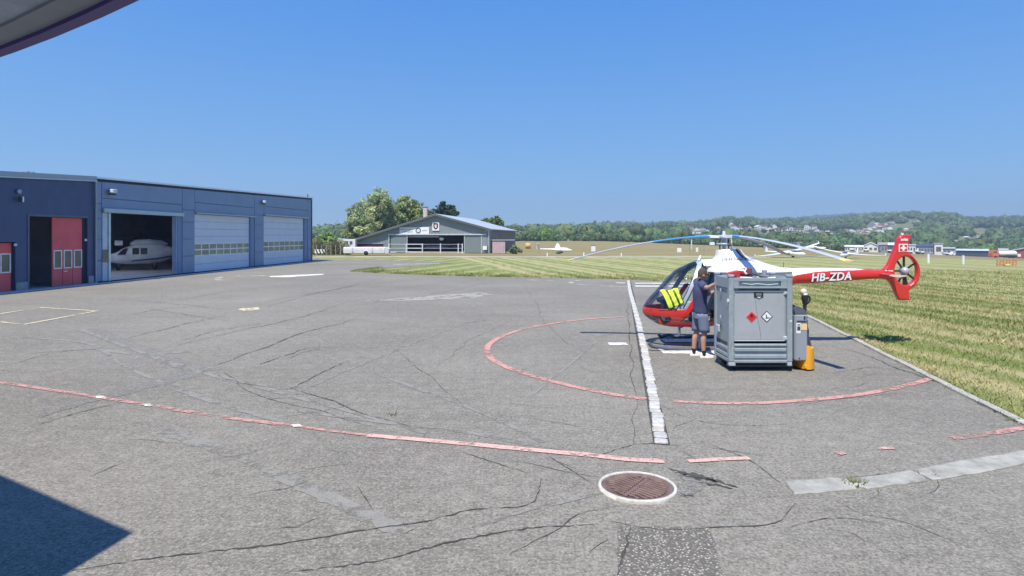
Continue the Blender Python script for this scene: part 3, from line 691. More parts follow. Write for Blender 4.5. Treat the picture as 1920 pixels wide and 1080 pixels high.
# --- hangar
d1 = (wx(192), wx(341)); d2 = (wx(366), wx(477)); d3 = (wx(495), wx(577))
t1, t2, t3 = wz(265,401), wz(420,403), wz(535,406)
back = 17.0
w = MB()
for a, b_ in ((XB+.001, d1[0]), (d1[1], d2[0]), (d2[1], d3[0]), (d3[1], XE)): quadbox(w, a, b_, 0, top_hang(a)-.05, .07, .25, 0, top_hang(b_)-.05)
for (a, b_), t in ((d1,t1),(d2,t2),(d3,t3)): quadbox(w, a, b_, t, top_hang(a)-.05, .07, .25, t, top_hang(b_)-.05)
w.build('wall', SLATE2, hang)
w = MB(); w.box((XB+.15,back,0),(XE,back+.2,5.3)); quadbox(w, XE-.2, XE, 0, 5.95, .25, back, 0, 5.95); w.box((XB+.001,.25,0),(XB+.14,back,5.3)); w.build('side_wall', SLATE2, hang)
w = MB(); w.box((XB+.15,back-.06,.02),(XE-.21,back-.001,5.09)); w.box((XB+.145,.3,.02),(XB+.20,back-.07,5.09)); w.build('inner_lining', INNER, hang)
sk0, sk1, sa, sb = 4.0, 9.5, d1[0]-1.0, d1[1]+1.0                                     # unseen translucent strip, added to bring daylight into the first bay
w = MB(); rz = lambda x: 5.28+.62*(x-XB)/(XE-XB)
for xa_, xb_, ya_, yb_ in ((XB,XE,.26,sk0),(XB,XE,sk1,back+.2),(XB,sa,sk0+.001,sk1-.001),(sb,XE,sk0+.001,sk1-.001)): quadbox(w, xa_, xb_, rz(xa_), rz(xa_)+.08, ya_, yb_, rz(xb_), rz(xb_)+.08)
w.build('roof', TRIMG, hang)
tm = bpy.data.materials.new('added_rooflight_sheet'); nt, b, out = nodes(tm); tl = nt.nodes.new('ShaderNodeBsdfTranslucent'); tl.inputs[0].default_value = (.75,.82,.92,1); nt.links.new(tl.outputs[0], out.inputs[0])
w = MB(); w.add([(sa,sk0,rz(sa)+.03),(sb,sk0,rz(sb)+.03),(sb,sk1,rz(sb)+.03),(sa,sk1,rz(sa)+.03)], [(0,1,2,3)]); w.build('added_rooflight', tm, hang)
w = MB()
for xa_, xb_, ya_, yb_ in ((XB+.15,XE-.21,.26,sk0),(XB+.15,XE-.21,sk1,back-.01),(XB+.15,sa,sk0+.001,sk1-.001),(sb,XE-.21,sk0+.001,sk1-.001)): quadbox(w, xa_, xb_, 5.1, 5.15, ya_, yb_)
w.build('ceiling', M('hangar_ceiling',(.6,.61,.68),.8), hang)
for k in range(6):
    x = d1[0]-1+k*1.9; b_ = MB(); b_.box((x,.4,4.7),(x+.16,back-.1,5.09)); b_.build('roof_beam', INNER, hang)
B(hang, 'floor', CONCF, XB+.15, XE-.2, -.02, .015, 0, back)
f = MB(); quadbox(f, XB-.02, XE+.06, top_hang(XB), top_hang(XB)+.10, -.08, .4, top_hang(XE), top_hang(XE)+.10); f.build('roof_edge', M('roof_edge_white',(.80,.83,.83),.3,.3,var=.03), hang)
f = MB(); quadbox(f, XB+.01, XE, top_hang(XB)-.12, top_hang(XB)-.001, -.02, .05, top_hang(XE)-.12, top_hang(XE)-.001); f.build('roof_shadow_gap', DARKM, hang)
def panel(x0, x1, z0, z1, zs0=None, zs1=None, mat=SLATE):
    g_ = .022; mb = MB()
    quadbox(mb, x0+g_, x1-g_, z0+g_, z1-g_, 0.0, .07, (z0 if zs0 is None else zs0)+g_, (z1 if zs1 is None else zs1)-g_); return mb.build('wall_panel', mat, hang)
for a, b_ in ((XB+.10, d1[0]-.05), (d1[1]+.04, d2[0]-.04), (d2[1]+.04, d3[0]-.02), (d3[1]+.03, XE)):
    z = .06; tt = min(t1, t2)
    zz = [.06, 1.15, 2.24, 3.33, 4.12]
    for z0, z1 in zip(zz, zz[1:]): panel(a, b_, z0, z1)
    panel(a, b_, 4.12, top_hang(a)-.13, 4.12, top_hang(b_)-.13)
for (a, b_), t in ((d1,t1),(d2,t2),(d3,t3)):
    zm = t + (top_hang(a)-t)*.42
    panel(a-.05, b_+.04, t+.02, zm); panel(a-.05, b_+.04, zm, top_hang(a)-.13, zm, top_hang(b_)-.13)
for (a, b_), t, hh in ((d1,t1,.24),(d2,t2,.10),(d3,t3,.12)):
    m = MB(); m.bbox((a-.03,-.16,t-.04),(b_+.02,.0-.002,t+hh-.04), .03); m.build('door_canopy', M('door_canopy_pale',(.42,.52,.55),.4,.3,var=.05), hang)
# door 1: open, with a pale leaf edge and post on the left
B(hang, 'door_jamb', M('jamb_white',(.50,.56,.63),.45), d1[0], wx(201), .03, t1-.05, -.01, .20)
for zc in (wz(196,474), wz(196,486)):
    m = MB(); x = wx(197); m.bbox((x-.22,-.04,zc-.16),(x+.2,-.011,zc+.16), .02); m.build('control_panel', PANE, hang)
B(hang, 'door_post', M('post_pale',(.58,.70,.66),.4,.2), wx(203.3), wx(206.8), .03, t1-.05, -.03, .14)
B(hang, 'door_jamb', SLATE2, wx(333), d1[1]-.01, .03, t1-.05, .0, .3); B(hang, 'door_post', M('post_blue',(.30,.38,.52),.4,.2), wx(331.3), wx(332.9), .03, t1-.05, .02, .3)
# closed sectional doors with two rows of window panes
def sec_door(x0, x1, xj, zt, zw0, zw1, npan):
    root = MB(); root.box((x0,.16,.04),(xj,.20,.05)); door = root.build('door', WHITED, hang)
    H = [.05, zw0*.5, zw0]; 
    for z0, z1 in zip(H, H[1:]):
        m = MB(); m.bbox((x0,.13,z0+.006),(xj,.18,z1-.006), .012); m.build('door_section', WHITED, door)
    n = 4
    for k in range(n):
        z0 = zw1+(zt-zw1)*k/n; z1 = zw1+(zt-zw1)*(k+1)/n; m = MB(); m.bbox((x0,.13,z0+.005),(xj,.18,z1-.005), .010); m.build('door_section', WHITED, door)
    wv = (xj-x0)/npan; hr = (zw1-zw0)/2; fr = MB(); t = .055
    for r_ in range(3): fr.box((x0,.12,zw0+hr*r_-t*.8),(xj,.17,zw0+hr*r_+t*.8))
    for r_ in range(2):
        for k in range(npan+1):
            x = x0+wv*k; fr.box((max(x0,x-t*.9),.122,zw0+hr*r_+t*.81),(min(xj,x+t*.9),.169,zw0+hr*(r_+1)-t*.81))
    fr.build('window_frame', WFRAME, door)
    for r_ in range(2):
        for k in range(npan):
            m = MB(); m.box((x0+wv*k+t*.5,.15,zw0+hr*r_+t*.5),(x0+wv*(k+1)-t*.5,.165,zw0+hr*(r_+1)-t*.5)); m.build('pane', M('door_pane',(.27,.275,.20),.12,0,var=.25,vs=.8,spec=.7), door)
    B(hang, 'door_jamb', SLATE2, xj+.01, x1-.005, .03, zt+.05, .02, .22)
sec_door(d2[0]+.02, d2[1], wx(470), t2-.05, wz(420,477), wz(420,456), 8)
sec_door(d3[0]+.02, d3[1], wx(571), t3-.05, wz(535,470.5), wz(535,452), 8)
B(hang, 'base_strip', M('wall_foot_shade',(.03,.035,.06),.7), XB, XE, 0, .07, -.03, -.004)  # near-black strip paints the shade line along the wall foot
m = MB(); m.box((X0+WO.x*0,-.62,.0),(XE+.3,-.23,.012)); o = m.build('wall_footing', M('footing_pale',(.60,.59,.58),.8,var=.08), hang)
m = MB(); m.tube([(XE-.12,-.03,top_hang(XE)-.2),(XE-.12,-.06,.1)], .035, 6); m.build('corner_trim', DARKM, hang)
m = MB(); m.box((XE+.001,-.02,.05),(XE+.05,.3,top_hang(XE))); m.build('corner_trim', TRIMW, hang)
m = MB(); m.tube([(wx(579),.1,top_hang(XE)+.1),(wx(579),.1,top_hang(XE)+.34)], .05, 6); m.build('roof_lamp', BLACK, hang)

def floodlight(px, py, label, white=True):
    d = wd_(px); p = V(px, py, d)
    r = empty('floodlight', p, label, 'floodlight', None, WA)
    m = MB(); m.bbox((-.16,-.34,-.10),(.16,-.12,.10), .03); m.build('housing', LIGHTM, r)
    m = MB(); m.box((-.13,-.36,-.075),(.13,-.342,.075)); m.build('lens', M('lens_grey',(.55,.60,.65),.15), r)
    m = MB(); m.box((-.03,-.13,-.03),(.03,.0,.03)); m.box((-.20,-.30,-.20),(.14,-.10,-.125)); m.build('bracket', BLACK, r)
floodlight(204.5, 358.5, 'white floodlight above the open hangar door')
floodlight(490.5, 378.5, 'white floodlight between the two closed hangar doors')
d = wd_(33); r = empty('wall_sensor', V(33,359,d), 'round grey wall fitting high on the navy hall', 'wall light', None, WA)
m = MB(); m.lathe((0,-.10,0), ((.05,0),(.10,-.02),(.10,.06),(.05,.09)), 16, 'y'); m.build('ring', M('ring_grey',(.35,.38,.42),.4,.4), r)
r = empty('wall_lamp', V(37.5,373.5,d), 'small black and white wall lamp below a round fitting', 'wall light', None, WA)
m = MB(); m.bbox((-.10,-.10,-.13),(.02,-.0,.12), .02); m.build('housing', BLACK, r); m = MB(); m.box((.025,-.11,-.12),(.09,-.02,.12)); m.build('lens', LIGHTM, r)
r = empty('door_lamp', V(159.5,450,wd_(159)), 'tiny white lamp at the tall red door', 'wall light', None, WA)
m = MB(); m.lathe((0,-.02,0), ((.0,-.07),(.06,-.05),(.07,.0)), 10, 'y'); m.build('lens', LIGHTM, r)
r = empty('door_lamp', V(27.5,459,wd_(27)), 'tiny white lamp at the low red door', 'wall light', None, WA)
m = MB(); m.lathe((0,-.02,0), ((.0,-.07),(.06,-.05),(.07,.0)), 10, 'y'); m.build('lens', LIGHTM, r)

# helicopter parked in the dark hangar
hx = empty('parked_helicopter', (-26.3, 43.0, .015), 'white and grey helicopter parked inside the dark open hangar', 'helicopter', None, math.atan2(.51,.857))
HW = M('parked_white',(.78,.80,.82),.35,coat=.3); HD = M('parked_window',(.03,.035,.05),.1)
st = [(-2.6,.95,.78,.10),(-2.3,1.10,.60,.38),(-1.8,1.30,.48,.58),(-1.3,1.62,.42,.66),(-.7,1.82,.40,.70),(.2,1.86,.42,.70),(.9,1.80,.52,.62),(1.6,1.62,.80,.42),(2.4,1.50,1.04,.26),(3.4,1.46,1.16,.17),(4.2,1.48,1.24,.12)]
rings = []
for x, zt, zb, hw in st: rings.append([(x, hw*math.copysign(abs(math.cos(a))**.75, math.cos(a)), (zt+zb)/2+(zt-zb)/2*math.copysign(abs(math.sin(a))**.8, math.sin(a))) for a in np.linspace(0,2*math.pi,20,endpoint=False)])
m = MB(); m.loft(rings); m.build('fuselage', HW, hx)
m = MB(); m.loft([[(x,.34*s*math.cos(a),1.80+.26*s*max(-.2,math.sin(a))*1.6) for a in np.linspace(0,2*math.pi,14,endpoint=False)] for x, s in ((-1.0,.35),(-.7,.9),(.1,1.0),(.9,.8),(1.3,.3))]); m.build('engine_cowl', M('parked_grey',(.55,.60,.64),.4), hx)
for x0, x1 in ((-.85,-.45),(-.35,.05)):
    m = MB(); m.bbox((x0,-.72,1.12),(x1,-.66,1.58), .04); m.build('side_window', HD, hx)
m = MB(); m.prism([(-1.75,1.12),(-1.25,1.12),(-1.12,1.58),(-1.38,1.52)], 'y', -.68, -.60); m.build('front_window', HD, hx)
m = MB(); m.prism([(-.9,.62),(.6,.75),(4.1,1.30),(4.1,1.34),(.6,.86),(-.9,.70)], 'y', -.70, -.655); m.prism([(1.0,.86),(4.1,1.30),(4.1,1.35),(1.0,.93)], 'y', -.55, -.13); m.build('stripe', M('stripe_navy',(.04,.06,.14),.4), hx)
m = MB(); m.tube([(.1,0,2.05),(.1,0,2.45)], .09, 8); m.build('mast', BLACK, hx)
for a in (.3, 1.87, 3.44, 5.0):
    m = MB(); c_, s_ = math.cos(a), math.sin(a); m.loft([[(.1+c_*r_-s_*q, s_*r_+c_*q, 2.42-.02*r_*r_+e) for q, e in ((-.11,-.012),(.11,-.012),(.11,.012),(-.11,.012))] for r_ in (.15,1.2,2.4,3.2)], True, False); m.build('rotor_blade', BLACK, hx)
for x, y in ((-1.7,0),(.5,-.65),(.5,.65)):
    m = MB(); m.tube([(x,y*.8,.6),(x,y,.18)], .04, 6); m.build('gear_leg', TRIMG, hx); m = MB(); m.lathe((x,y-.05,.17), ((.08,0),(.16,.02),(.16,.10),(.08,.12)), 14, 'y'); m.build('wheel', BLACK, hx)
mir = empty('hangar_panel', (-27.6,41.9,1.95), 'small bright white panel behind the parked helicopter', 'panel')
m = MB(); m.bbox((-.28,0,-.17),(.28,.05,.17),.01); m.build('panel', M('white_board',(.85,.87,.88),.3), mir)  # plain white board without emission

# ------------------------------------------------------------------ building behind the camera: only its shadow reaches into the picture
cb = empty('camera_building', (-4.05,2.55,0), 'low grey building beside the viewpoint whose shadow falls at lower left', 'building')
a_, b2 = Vector((-.87,.49,0)), Vector((-.16,-.99,0)); hC = 5.0
q0 = Vector((-3.09-SHX*hC+4.05, 4.88-SHY*hC-2.55, 0)); q = [q0, q0+a_*16, q0+a_*16+b2*12, q0+b2*12]
m = MB(); m.prism([(p.x,p.y) for p in q], 'z', -.02, hC-.15); m.build('wall', M('render_grey',(.35,.36,.38),.8), cb)
q = [q0, q0+a_*16.3, q0+a_*16.3+b2*12.3, q0+b2*12.3]
m = MB(); m.prism([(p.x,p.y) for p in q], 'z', hC-.149, hC); m.build('roof', TRIMG, cb)
# the camera's sun shield, built as a board just above the lens
e0, e1 = V(0,105,.663), V(265,0,.506); ed = (e1-e0); ed.z = 0; ed.normalize(); pn = Vector((-ed.y, ed.x, 0))
if pn.y > 0: pn = -pn
ev = empty('overhang', (e0.x,e0.y,e0.z), 'grey camera sun shield at the upper left corner', 'sun shield')
def slab_m(off0, off1, z0, z1, n=24, bow=.012):
    mb = MB(); rings = []
    for t in np.linspace(-1.6, .62, n):
        c = ed*t - pn*(-bow*((t-.12)/.3)**2 if abs(t-.12) < .6 else -bow*4)
        rings.append([c+pn*off0+Vector((0,0,z0)), c+pn*off1+Vector((0,0,z0)), c+pn*off1+Vector((0,0,z1)), c+pn*off0+Vector((0,0,z1))])
    return mb.loft(rings, True, False)
slab_m(.035, .60, .004, .020).build('visor_underside', M('visor_grey',(.30,.36,.50),.85,var=.15,vs=30,bump=.3,bs=300), ev)
slab_m(.012, .0349, .001, .022).build('trim', M('visor_trim',(.19,.22,.29),.7,var=.1,vs=20), ev)
slab_m(.0, .0119, -.003, .024).build('visor_edge', M('visor_edge_violet',(.055,.035,.20),.5), ev)

# ------------------------------------------------------------------ gliding club hangar: local x to the right along the front, y away
KO = Vector((-3.1,84.7,0)); KA = math.atan2(-.138,.99)
club = empty('club_hangar', KO, 'grey corrugated hangar with a low gable roof, two signs and a chimney', 'building', None, KA)
def kx(px): r_ = (px-CXP)/F; return (84.7*r_+3.1)/(.99+.138*r_)
def kd(px): return 84.7-.138*kx(px)
def kz(px,py): return CH-(py-HYP)*kd(px)/F
def corr(name, c, var=.1):
    """profiled sheet: fine vertical ribs as relief"""
    if name in _mats: return _mats[name]
    m = bpy.data.materials.new(name); _mats[name] = m; nt, b, out = nodes(m); tc = nt.nodes.new('ShaderNodeTexCoord').outputs['Object']
    cc = mixc(nt, [k*(1-var) for k in c], [k*(1+var) for k in c], noise_n(nt, tc, .8, 6, .65)); nt.links.new(cc, b.inputs['Base Color']); b.inputs['Roughness'].default_value = .5; b.inputs['Metallic'].default_value = .25
    return m
CORR = corr('corrugated_grey', (.285,.32,.325)); CORRD = corr('corrugated_grey_green', (.235,.285,.285)); DRED = M('dark_roof_edge',(.10,.115,.125),.6); ROOFM = M('pale_sheet_roof',(.52,.56,.58),.45,.3,var=.1,vs=.6)
xl, xr, xa = kx(659), kx(919), kx(818); zl, zr_, za_ = kz(659,452.5), kz(919,430), kz(818,402.5); BD = 27.0
def roofz(x): return zl+(za_-zl)*(x-xl)/(xa-xl) if x < xa else za_+(zr_-za_)*(x-xa)/(xr-xa)
ox0, ox1, oz = kx(731), kx(910), kz(820,440.5)
ribs = MB()                                                                         # front: individual profiled ribs around the opening
w = MB()
w.prism([(xl,0),(ox0,0),(ox0,roofz(ox0)),(xl,roofz(xl))],'y',0,.12); w.prism([(ox1,0),(xr,0),(xr,roofz(xr)),(ox1,roofz(ox1))],'y',0,.12)
w.prism([(ox0,oz),(ox1,oz),(ox1,roofz(ox1)),(xa,za_),(ox0,roofz(ox0))],'y',0,.12); w.build('front_wall', CORR, club)
x = xl+.05
while x < xr-.05:
    z0 = oz+.02 if ox0-.1 < x < ox1+.02 else .02
    if roofz(x)-.1 > z0+.1: ribs.box((x,-.035,z0),(x+.10,-.001,min(roofz(x),roofz(x+.1))-.06))
    x += .24
o = ribs.build('wall_ribs', CORR, club); o['kind'] = 'stuff'
w = MB(); w.box((xr-.12,.13,0),(xr,BD,zr_-.02)); w.build('side_wall', M('side_wall_brown',(.20,.185,.175),.8,var=.15,vs=.6), club)
w = MB(); w.box((xl,.13,0),(xl+.12,BD,zl-.05)); w.prism([(xl,0),(xr,0),(xr,zr_),(xa,za_),(xl,zl)],'y',BD-.1,BD); w.build('back_wall', CORR, club)
for nm, (xa0,za0), (xb0,zb0) in (('roof_slope',(xl-.35,roofz(xl)-.10),(xa,za_)), ('roof_slope',(xa,za_),(xr+.35,zr_-.09))):
    w = MB(); w.prism([(xa0,za0+.02),(xb0,zb0+.02),(xb0,zb0+.14),(xa0,za0+.14)],'y',-.55,BD+.4); w.build(nm, ROOFM, club)
    w = MB(); w.prism([(xa0,za0-.16),(xb0,zb0-.16),(xb0,zb0+.11),(xa0,za0+.11)],'y',-.62,-.551); w.build('verge_board', DRED, club)
ch0, ch1 = kx(781.5), kx(788.5); w = MB(); w.bbox((ch0,3.2,3.6),(ch1,3.75,kz(785,387)), .02); w.build('chimney', M('chimney_pale_brick',(.55,.40,.36),.85,var=.2,vs=5), club)
w = MB(); w.bbox((ch0-.05,3.15,kz(785,387)),(ch1+.05,3.8,kz(785,385.5)), .02); w.build('chimney_cap', DRED, club)
w = MB(); w.box((ox0-.15,-.16,oz-.02),(ox1+.15,-.04,oz+.16)); w.build('door_rail', M('rail_white',(.62,.66,.70),.4,.3), club)
w = MB(); w.box((ox0-.16,-.14,0),(ox0-.02,-.04,oz-.03)); w.build('frame_post', TRIMW, club)
def kleaf(p0, p1, y, mat, post):
    a, b_ = kx(p0), kx(p1); lf = MB(); lf.box((a,y,.05),(b_,y+.06,oz-.06)); o = lf.build('door', mat, club)
    rb = MB(); x = a+.04
    while x < b_-.08: rb.box((x,y-.03,.06),(x+.06,y-.001,oz-.10)); x += .19
    rb.build('door_ribs', mat, o)
    pm = MB()
    for pp in post: pm.box((kx(pp)-.06,y-.06,.03),(kx(pp)+.06,y-.031,oz-.07))
    pm.build('door_stile', TRIMW, o)
kleaf(732.5, 764, .0, CORRD, (763.5,)); kleaf(870.5, 903.5, .0, CORRD, (871,903))
w = MB(); w.box((kx(903.8),.0,.05),(ox1-.01,.06,oz-.06)); w.build('door_panel', CORR, club)
w = MB(); w.box((xl+.13,8.5,0),(xr-.13,8.6,2.7)); w.build('inner_wall', M('club_inside',(.24,.25,.38),.9,var=.15), club)
w = MB(); w.box((kx(764.5),.30,oz-.35),(kx(822),.36,oz-.16)); w.build('inner_beam', M('beam_pale',(.45,.46,.52),.6), club)
w = MB(); w.box((kx(764.5),-.05,.0),(kx(870),.10,.22)); w.build('base_strip', M('threshold_pale',(.45,.43,.38),.8), club)
w = MB(); w.tube([(kx(916.5),-.10,zr_-.1),(kx(916.5),-.10,.05)], .07, 8); w.tube([(kx(909),-.10,zr_-.28),(kx(913),-.10,zr_-.12),(kx(916.5),-.10,zr_-.2)], .07, 6); w.build('downpipe', TRIMW, club)
w = MB(); w.box((kx(671),-.06,kz(695,462)),(kx(719),-.04,kz(695,457))); w.build('window_strip', M('strip_dark',(.03,.03,.05),.3), club)
w = MB(); w.box((kx(671),-.075,kz(695,456.8)),(kx(721),-.041,kz(695,455.6))); w.build('window_lintel', TRIMW, club)
w = MB(); w.box((kx(671),-.08,kz(695,464)),(kx(719),-.045,kz(695,462.1))); w.build('window_sill', M('sill_red',(.45,.10,.12),.6), club)

def kpt(px, py, y=-.1):
    l = Vector((kx(px), y, kz(px,py))); return KO + Matrix.Rotation(KA,3,'Z') @ l
sg = empty('sign_board', kpt(777.3,432.3,-.08), 'long white sign with a dark ring emblem on the gable', 'sign', None, KA)
sw_, sh_ = (kx(805)-kx(749.6))/2, 6.5*kd(777)/F
m = MB(); m.bbox((-sw_,-.06,-sh_),(sw_,0,sh_), .012); m.build('board', M('sign_white',(.78,.80,.80),.5,var=.05), sg)
GREYT = M('sign_grey_letters',(.30,.32,.36),.6); DKT = M('sign_dark_print',(.06,.10,.14),.6)
text('lettering', 'AERO-CLUB', .30, GREYT, sg, Matrix.Translation((-sw_*.58,-.066,.16)) @ FACE, bold=.008, sx=1.0)
text('lettering', 'Segelfluggruppe', .26, GREYT, sg, Matrix.Translation((-sw_*.44,-.066,-.17)) @ FACE, bold=.008, sx=.95)
text('lettering', 'BERN', .26, GREYT, sg, Matrix.Translation((sw_*.70,-.066,0)) @ FACE, bold=.006, sx=1.15)
m = MB(); rin = []
for r_, y_ in ((.40,-.061),(.40,-.075),(.255,-.075),(.255,-.061)): rin.append([(sw_*.27+r_*math.cos(a), y_, r_*math.sin(a)) for a in np.linspace(0,2*math.pi,28,endpoint=False)])
m.loft(rin+[rin[0]], False, False); m.build('ring_emblem', DKT, sg)
m = MB(); m.prism([(sw_*.27-.09,.10),(sw_*.27-.02,.14),(sw_*.27+.09,.08),(sw_*.27+.05,-.04),(sw_*.27,-.17),(sw_*.27-.06,-.05)],'y',-.07,-.061); m.build('bird_emblem', M('emblem_grey',(.45,.47,.48),.6), sg)
sg = empty('crest_sign', kpt(817.5,424.3,-.08), 'square white sign with a dark shield crest under the gable peak', 'sign', None, KA)
cw, chh = (kx(824)-kx(811))/2, 8.3*kd(817)/F
m = MB(); m.bbox((-cw,-.06,-chh),(cw,0,chh), .012); m.build('board', M('sign_white',(.8,.8,.8)), sg)
m = MB(); shp = [(-.32,.40),(-.16,.46),(0,.44),(.16,.46),(.32,.40),(.36,.12),(.33,-.14),(.20,-.36),(0,-.47),(-.20,-.36),(-.33,-.14),(-.36,.12)]
m.prism(shp,'y',-.075,-.061); m.build('shield', M('shield_dark',(.05,.012,.03),.5), sg)
m = MB(); m.prism([(-.17,.26),(-.04,.20),(.02,.29),(.16,.24),(.18,.05),(.10,-.02),(.19,-.12),(.10,-.20),(.02,-.30),(-.10,-.18),(-.16,-.02),(-.19,.12)],'y',-.085,-.0751); m.build('crest_figure', M('crest_pale',(.72,.55,.58),.5), sg)
lp_ = empty('hangar_lamp', kpt(826,444.5,.6), 'round white lamp hanging in the opening of the club hangar', 'lamp', None, KA)
m = MB(); m.lathe((0,0,-.25), ((.0,-.25),(.20,-.20),(.34,-.02),(.36,.12),(.20,.22),(.06,.25)), 20); m.build('shade', M('lamp_white',(.78,.80,.84),.4), lp_)
m = MB(); m.tube([(0,0,-.02),(0,0,.40)], .02, 6); m.build('rod', BLACK, lp_)
sg = empty('notice_box', kpt(910,464.5,-.30), 'small white notice box on the right end of the club hangar', 'box', None, KA)
m = MB(); m.bbox((-.30,-.1,-.30),(.30,.12,.34), .02); m.build('box', M('sign_white',(.8,.8,.8)), sg); m = MB(); m.prism([(-.34,.345),(.34,.345),(0,.56)],'y',-.14,.16); m.build('roof', TRIMG, sg)
m = MB(); m.tube([(0,0,-.301),(0,0,-kpt(910,464.5).z)], .04, 6); m.build('post', TRIMG, sg)
# railing in front of the opening
rl = empty('railing', KO, 'white three rail barrier in front of the open club hangar', 'railing', None, KA)
RW = M('railing_white',(.70,.72,.76),.4,.2); zb_ = [kz(795,457.8),kz(795,465.2),kz(795,472)]
for pp in (733.5,765.5,795.5,829,862,869.5):
    m = MB(); m.box((kx(pp)-.07,-.95,0),(kx(pp)+.07,-.85,zb_[0]+.10)); m.build('post', RW, rl)
for z_ in zb_:
    m = MB(); m.box((kx(765.5)+.071,-.93,z_-.06),(kx(795.5)-.071,-.87,z_+.06)); m.build('rail', RW, rl)
    m = MB(); m.box((kx(795.5)+.071,-.92,z_-.03),(kx(869.5)-.071,-.88,z_+.03)); m.build('rail', M('railing_grey',(.35,.37,.42),.5), rl)
    m = MB(); m.box((kx(733.5)+.071,-.92,z_-.03),(kx(765.5)-.071,-.88,z_+.03)); m.build('rail', RW, rl)
# stored gliders glimpsed in the hangar
for i,(pp,yy) in enumerate(((805,3.0),(850,4.5))):
    gl_ = empty('stored_glider', KO + Matrix.Rotation(KA,3,'Z') @ Vector((kx(pp),yy,0)), ('pale glider hull parked inside the club hangar, left','pale glider hull parked inside the club hangar, right')[i], 'glider', None, KA)
    m = MB(); m.loft([[(x, .32*s*math.cos(a), .75+.30*s*math.sin(a)) for a in np.linspace(0,2*math.pi,12,endpoint=False)] for x, s in ((-1.6,.15),(-1.2,.75),(-.3,1.0),(.8,.8),(1.8,.3),(2.2,.2))]); m.build('fuselage', M('stored_hull',(.40,.42,.50),.4), gl_)
    m = MB(); m.loft([[(x,-.3,.95+abs(x)*.05-.02),(x,.45,.95+abs(x)*.05-.02),(x,.45,.95+abs(x)*.05+.03),(x,-.3,.95+abs(x)*.05+.03)] for x in (-2.4,0,2.4)], True, False); m.build('wing', M('stored_hull',(.4,.4,.5)), gl_)
# shed at the right side
sd = empty('garden_shed', (-1.85,83.6,0), 'small pinkish boarded shed beside the club hangar', 'shed', None, R(-3))
hw_ = 12*83.6/F; zt = CH-(450.5-HYP)*83.6/F
PK = M('shed_pink',(.52,.40,.42),.75,var=.12,vs=2)
m = MB(); m.box((-hw_,.06,0),(hw_,1.6,zt)); m.build('wall', M('shed_core',(.25,.18,.19),.8), sd)
nb = 9
for k in range(nb):
    m = MB(); m.bbox((-hw_+2*hw_*k/nb+.008,.0,.02),(-hw_+2*hw_*(k+1)/nb-.008,.055,zt-.02), .008); m.build('board', PK, sd)
m = MB(); m.box((-hw_-.08,-.12,zt),(hw_+1.35,1.8,zt+.07)); m.build('roof', M('shed_roof',(.50,.52,.56),.6), sd)
m = MB(); m.tube([(hw_+1.25,.0,0),(hw_+1.25,.0,zt-.001)], .05, 6); m.build('roof_post', DRED, sd)
# ------------------------------------------------------------------ foliage
def leaf_mat(name, base, trans=.25):
    if name in _mats: return _mats[name]
    m = bpy.data.materials.new(name); _mats[name] = m; nt, b, out = nodes(m)
    at = nt.nodes.new('ShaderNodeAttribute'); at.attribute_name = 'tint'
    c = mixc(nt, base, at.outputs['Color'], 1.0, 'MULTIPLY'); nt.links.new(c, b.inputs['Base Color']); b.inputs['Roughness'].default_value = .6; b.inputs['Specular IOR Level'].default_value = .25
    if trans:
        tl = nt.nodes.new('ShaderNodeBsdfTranslucent'); nt.links.new(c, tl.inputs[0]); mx = nt.nodes.new('ShaderNodeMixShader'); mx.inputs[0].default_value = trans
        nt.links.new(b.outputs[0], mx.inputs[1]); nt.links.new(tl.outputs[0], mx.inputs[2]); nt.links.new(mx.outputs[0], out.inputs[0])
    return m
BARK = M('bark',(.11,.085,.06),.9,var=.3,vs=4,bump=.5)
def leaf_quads(cent, size, outward=None, g=rng):
    n = len(cent); nrm = g.normal(0,1,(n,3)); 
    if outward is not None: nrm = nrm*.75 + outward*1.0 + np.array([0,0,.35])
    nrm /= np.linalg.norm(nrm,axis=1,keepdims=True)+1e-9
    a = np.cross(nrm, g.normal(0,1,(n,3))); a /= np.linalg.norm(a,axis=1,keepdims=True)+1e-9; b = np.cross(nrm, a)
    s = size*g.uniform(.6,1.4,(n,1)); k = g.uniform(.45,.8,(n,1))
    v = np.stack([cent-a*s, cent+b*s*k*.6-a*s*.1, cent+a*s, cent-b*s*k*.6+a*s*.1],1)
    return v.reshape(-1,3)
def crown_points(blobs, n, g, shell=.55):
    """points in the outer part of several ellipsoids, gathered in clumps"""
    vol = np.array([b[3]*b[4]*b[5] for b in blobs])**.67; k = g.choice(len(blobs), n, p=vol/vol.sum())
    B_ = np.array(blobs)[k]; d = g.normal(0,1,(n,3)); d /= np.linalg.norm(d,axis=1,keepdims=True)
    r = (shell**3+(1-shell**3)*g.uniform(0,1,(n,1)))**(1/3)
    return B_[:,:3]+d*r*B_[:,3:6], d
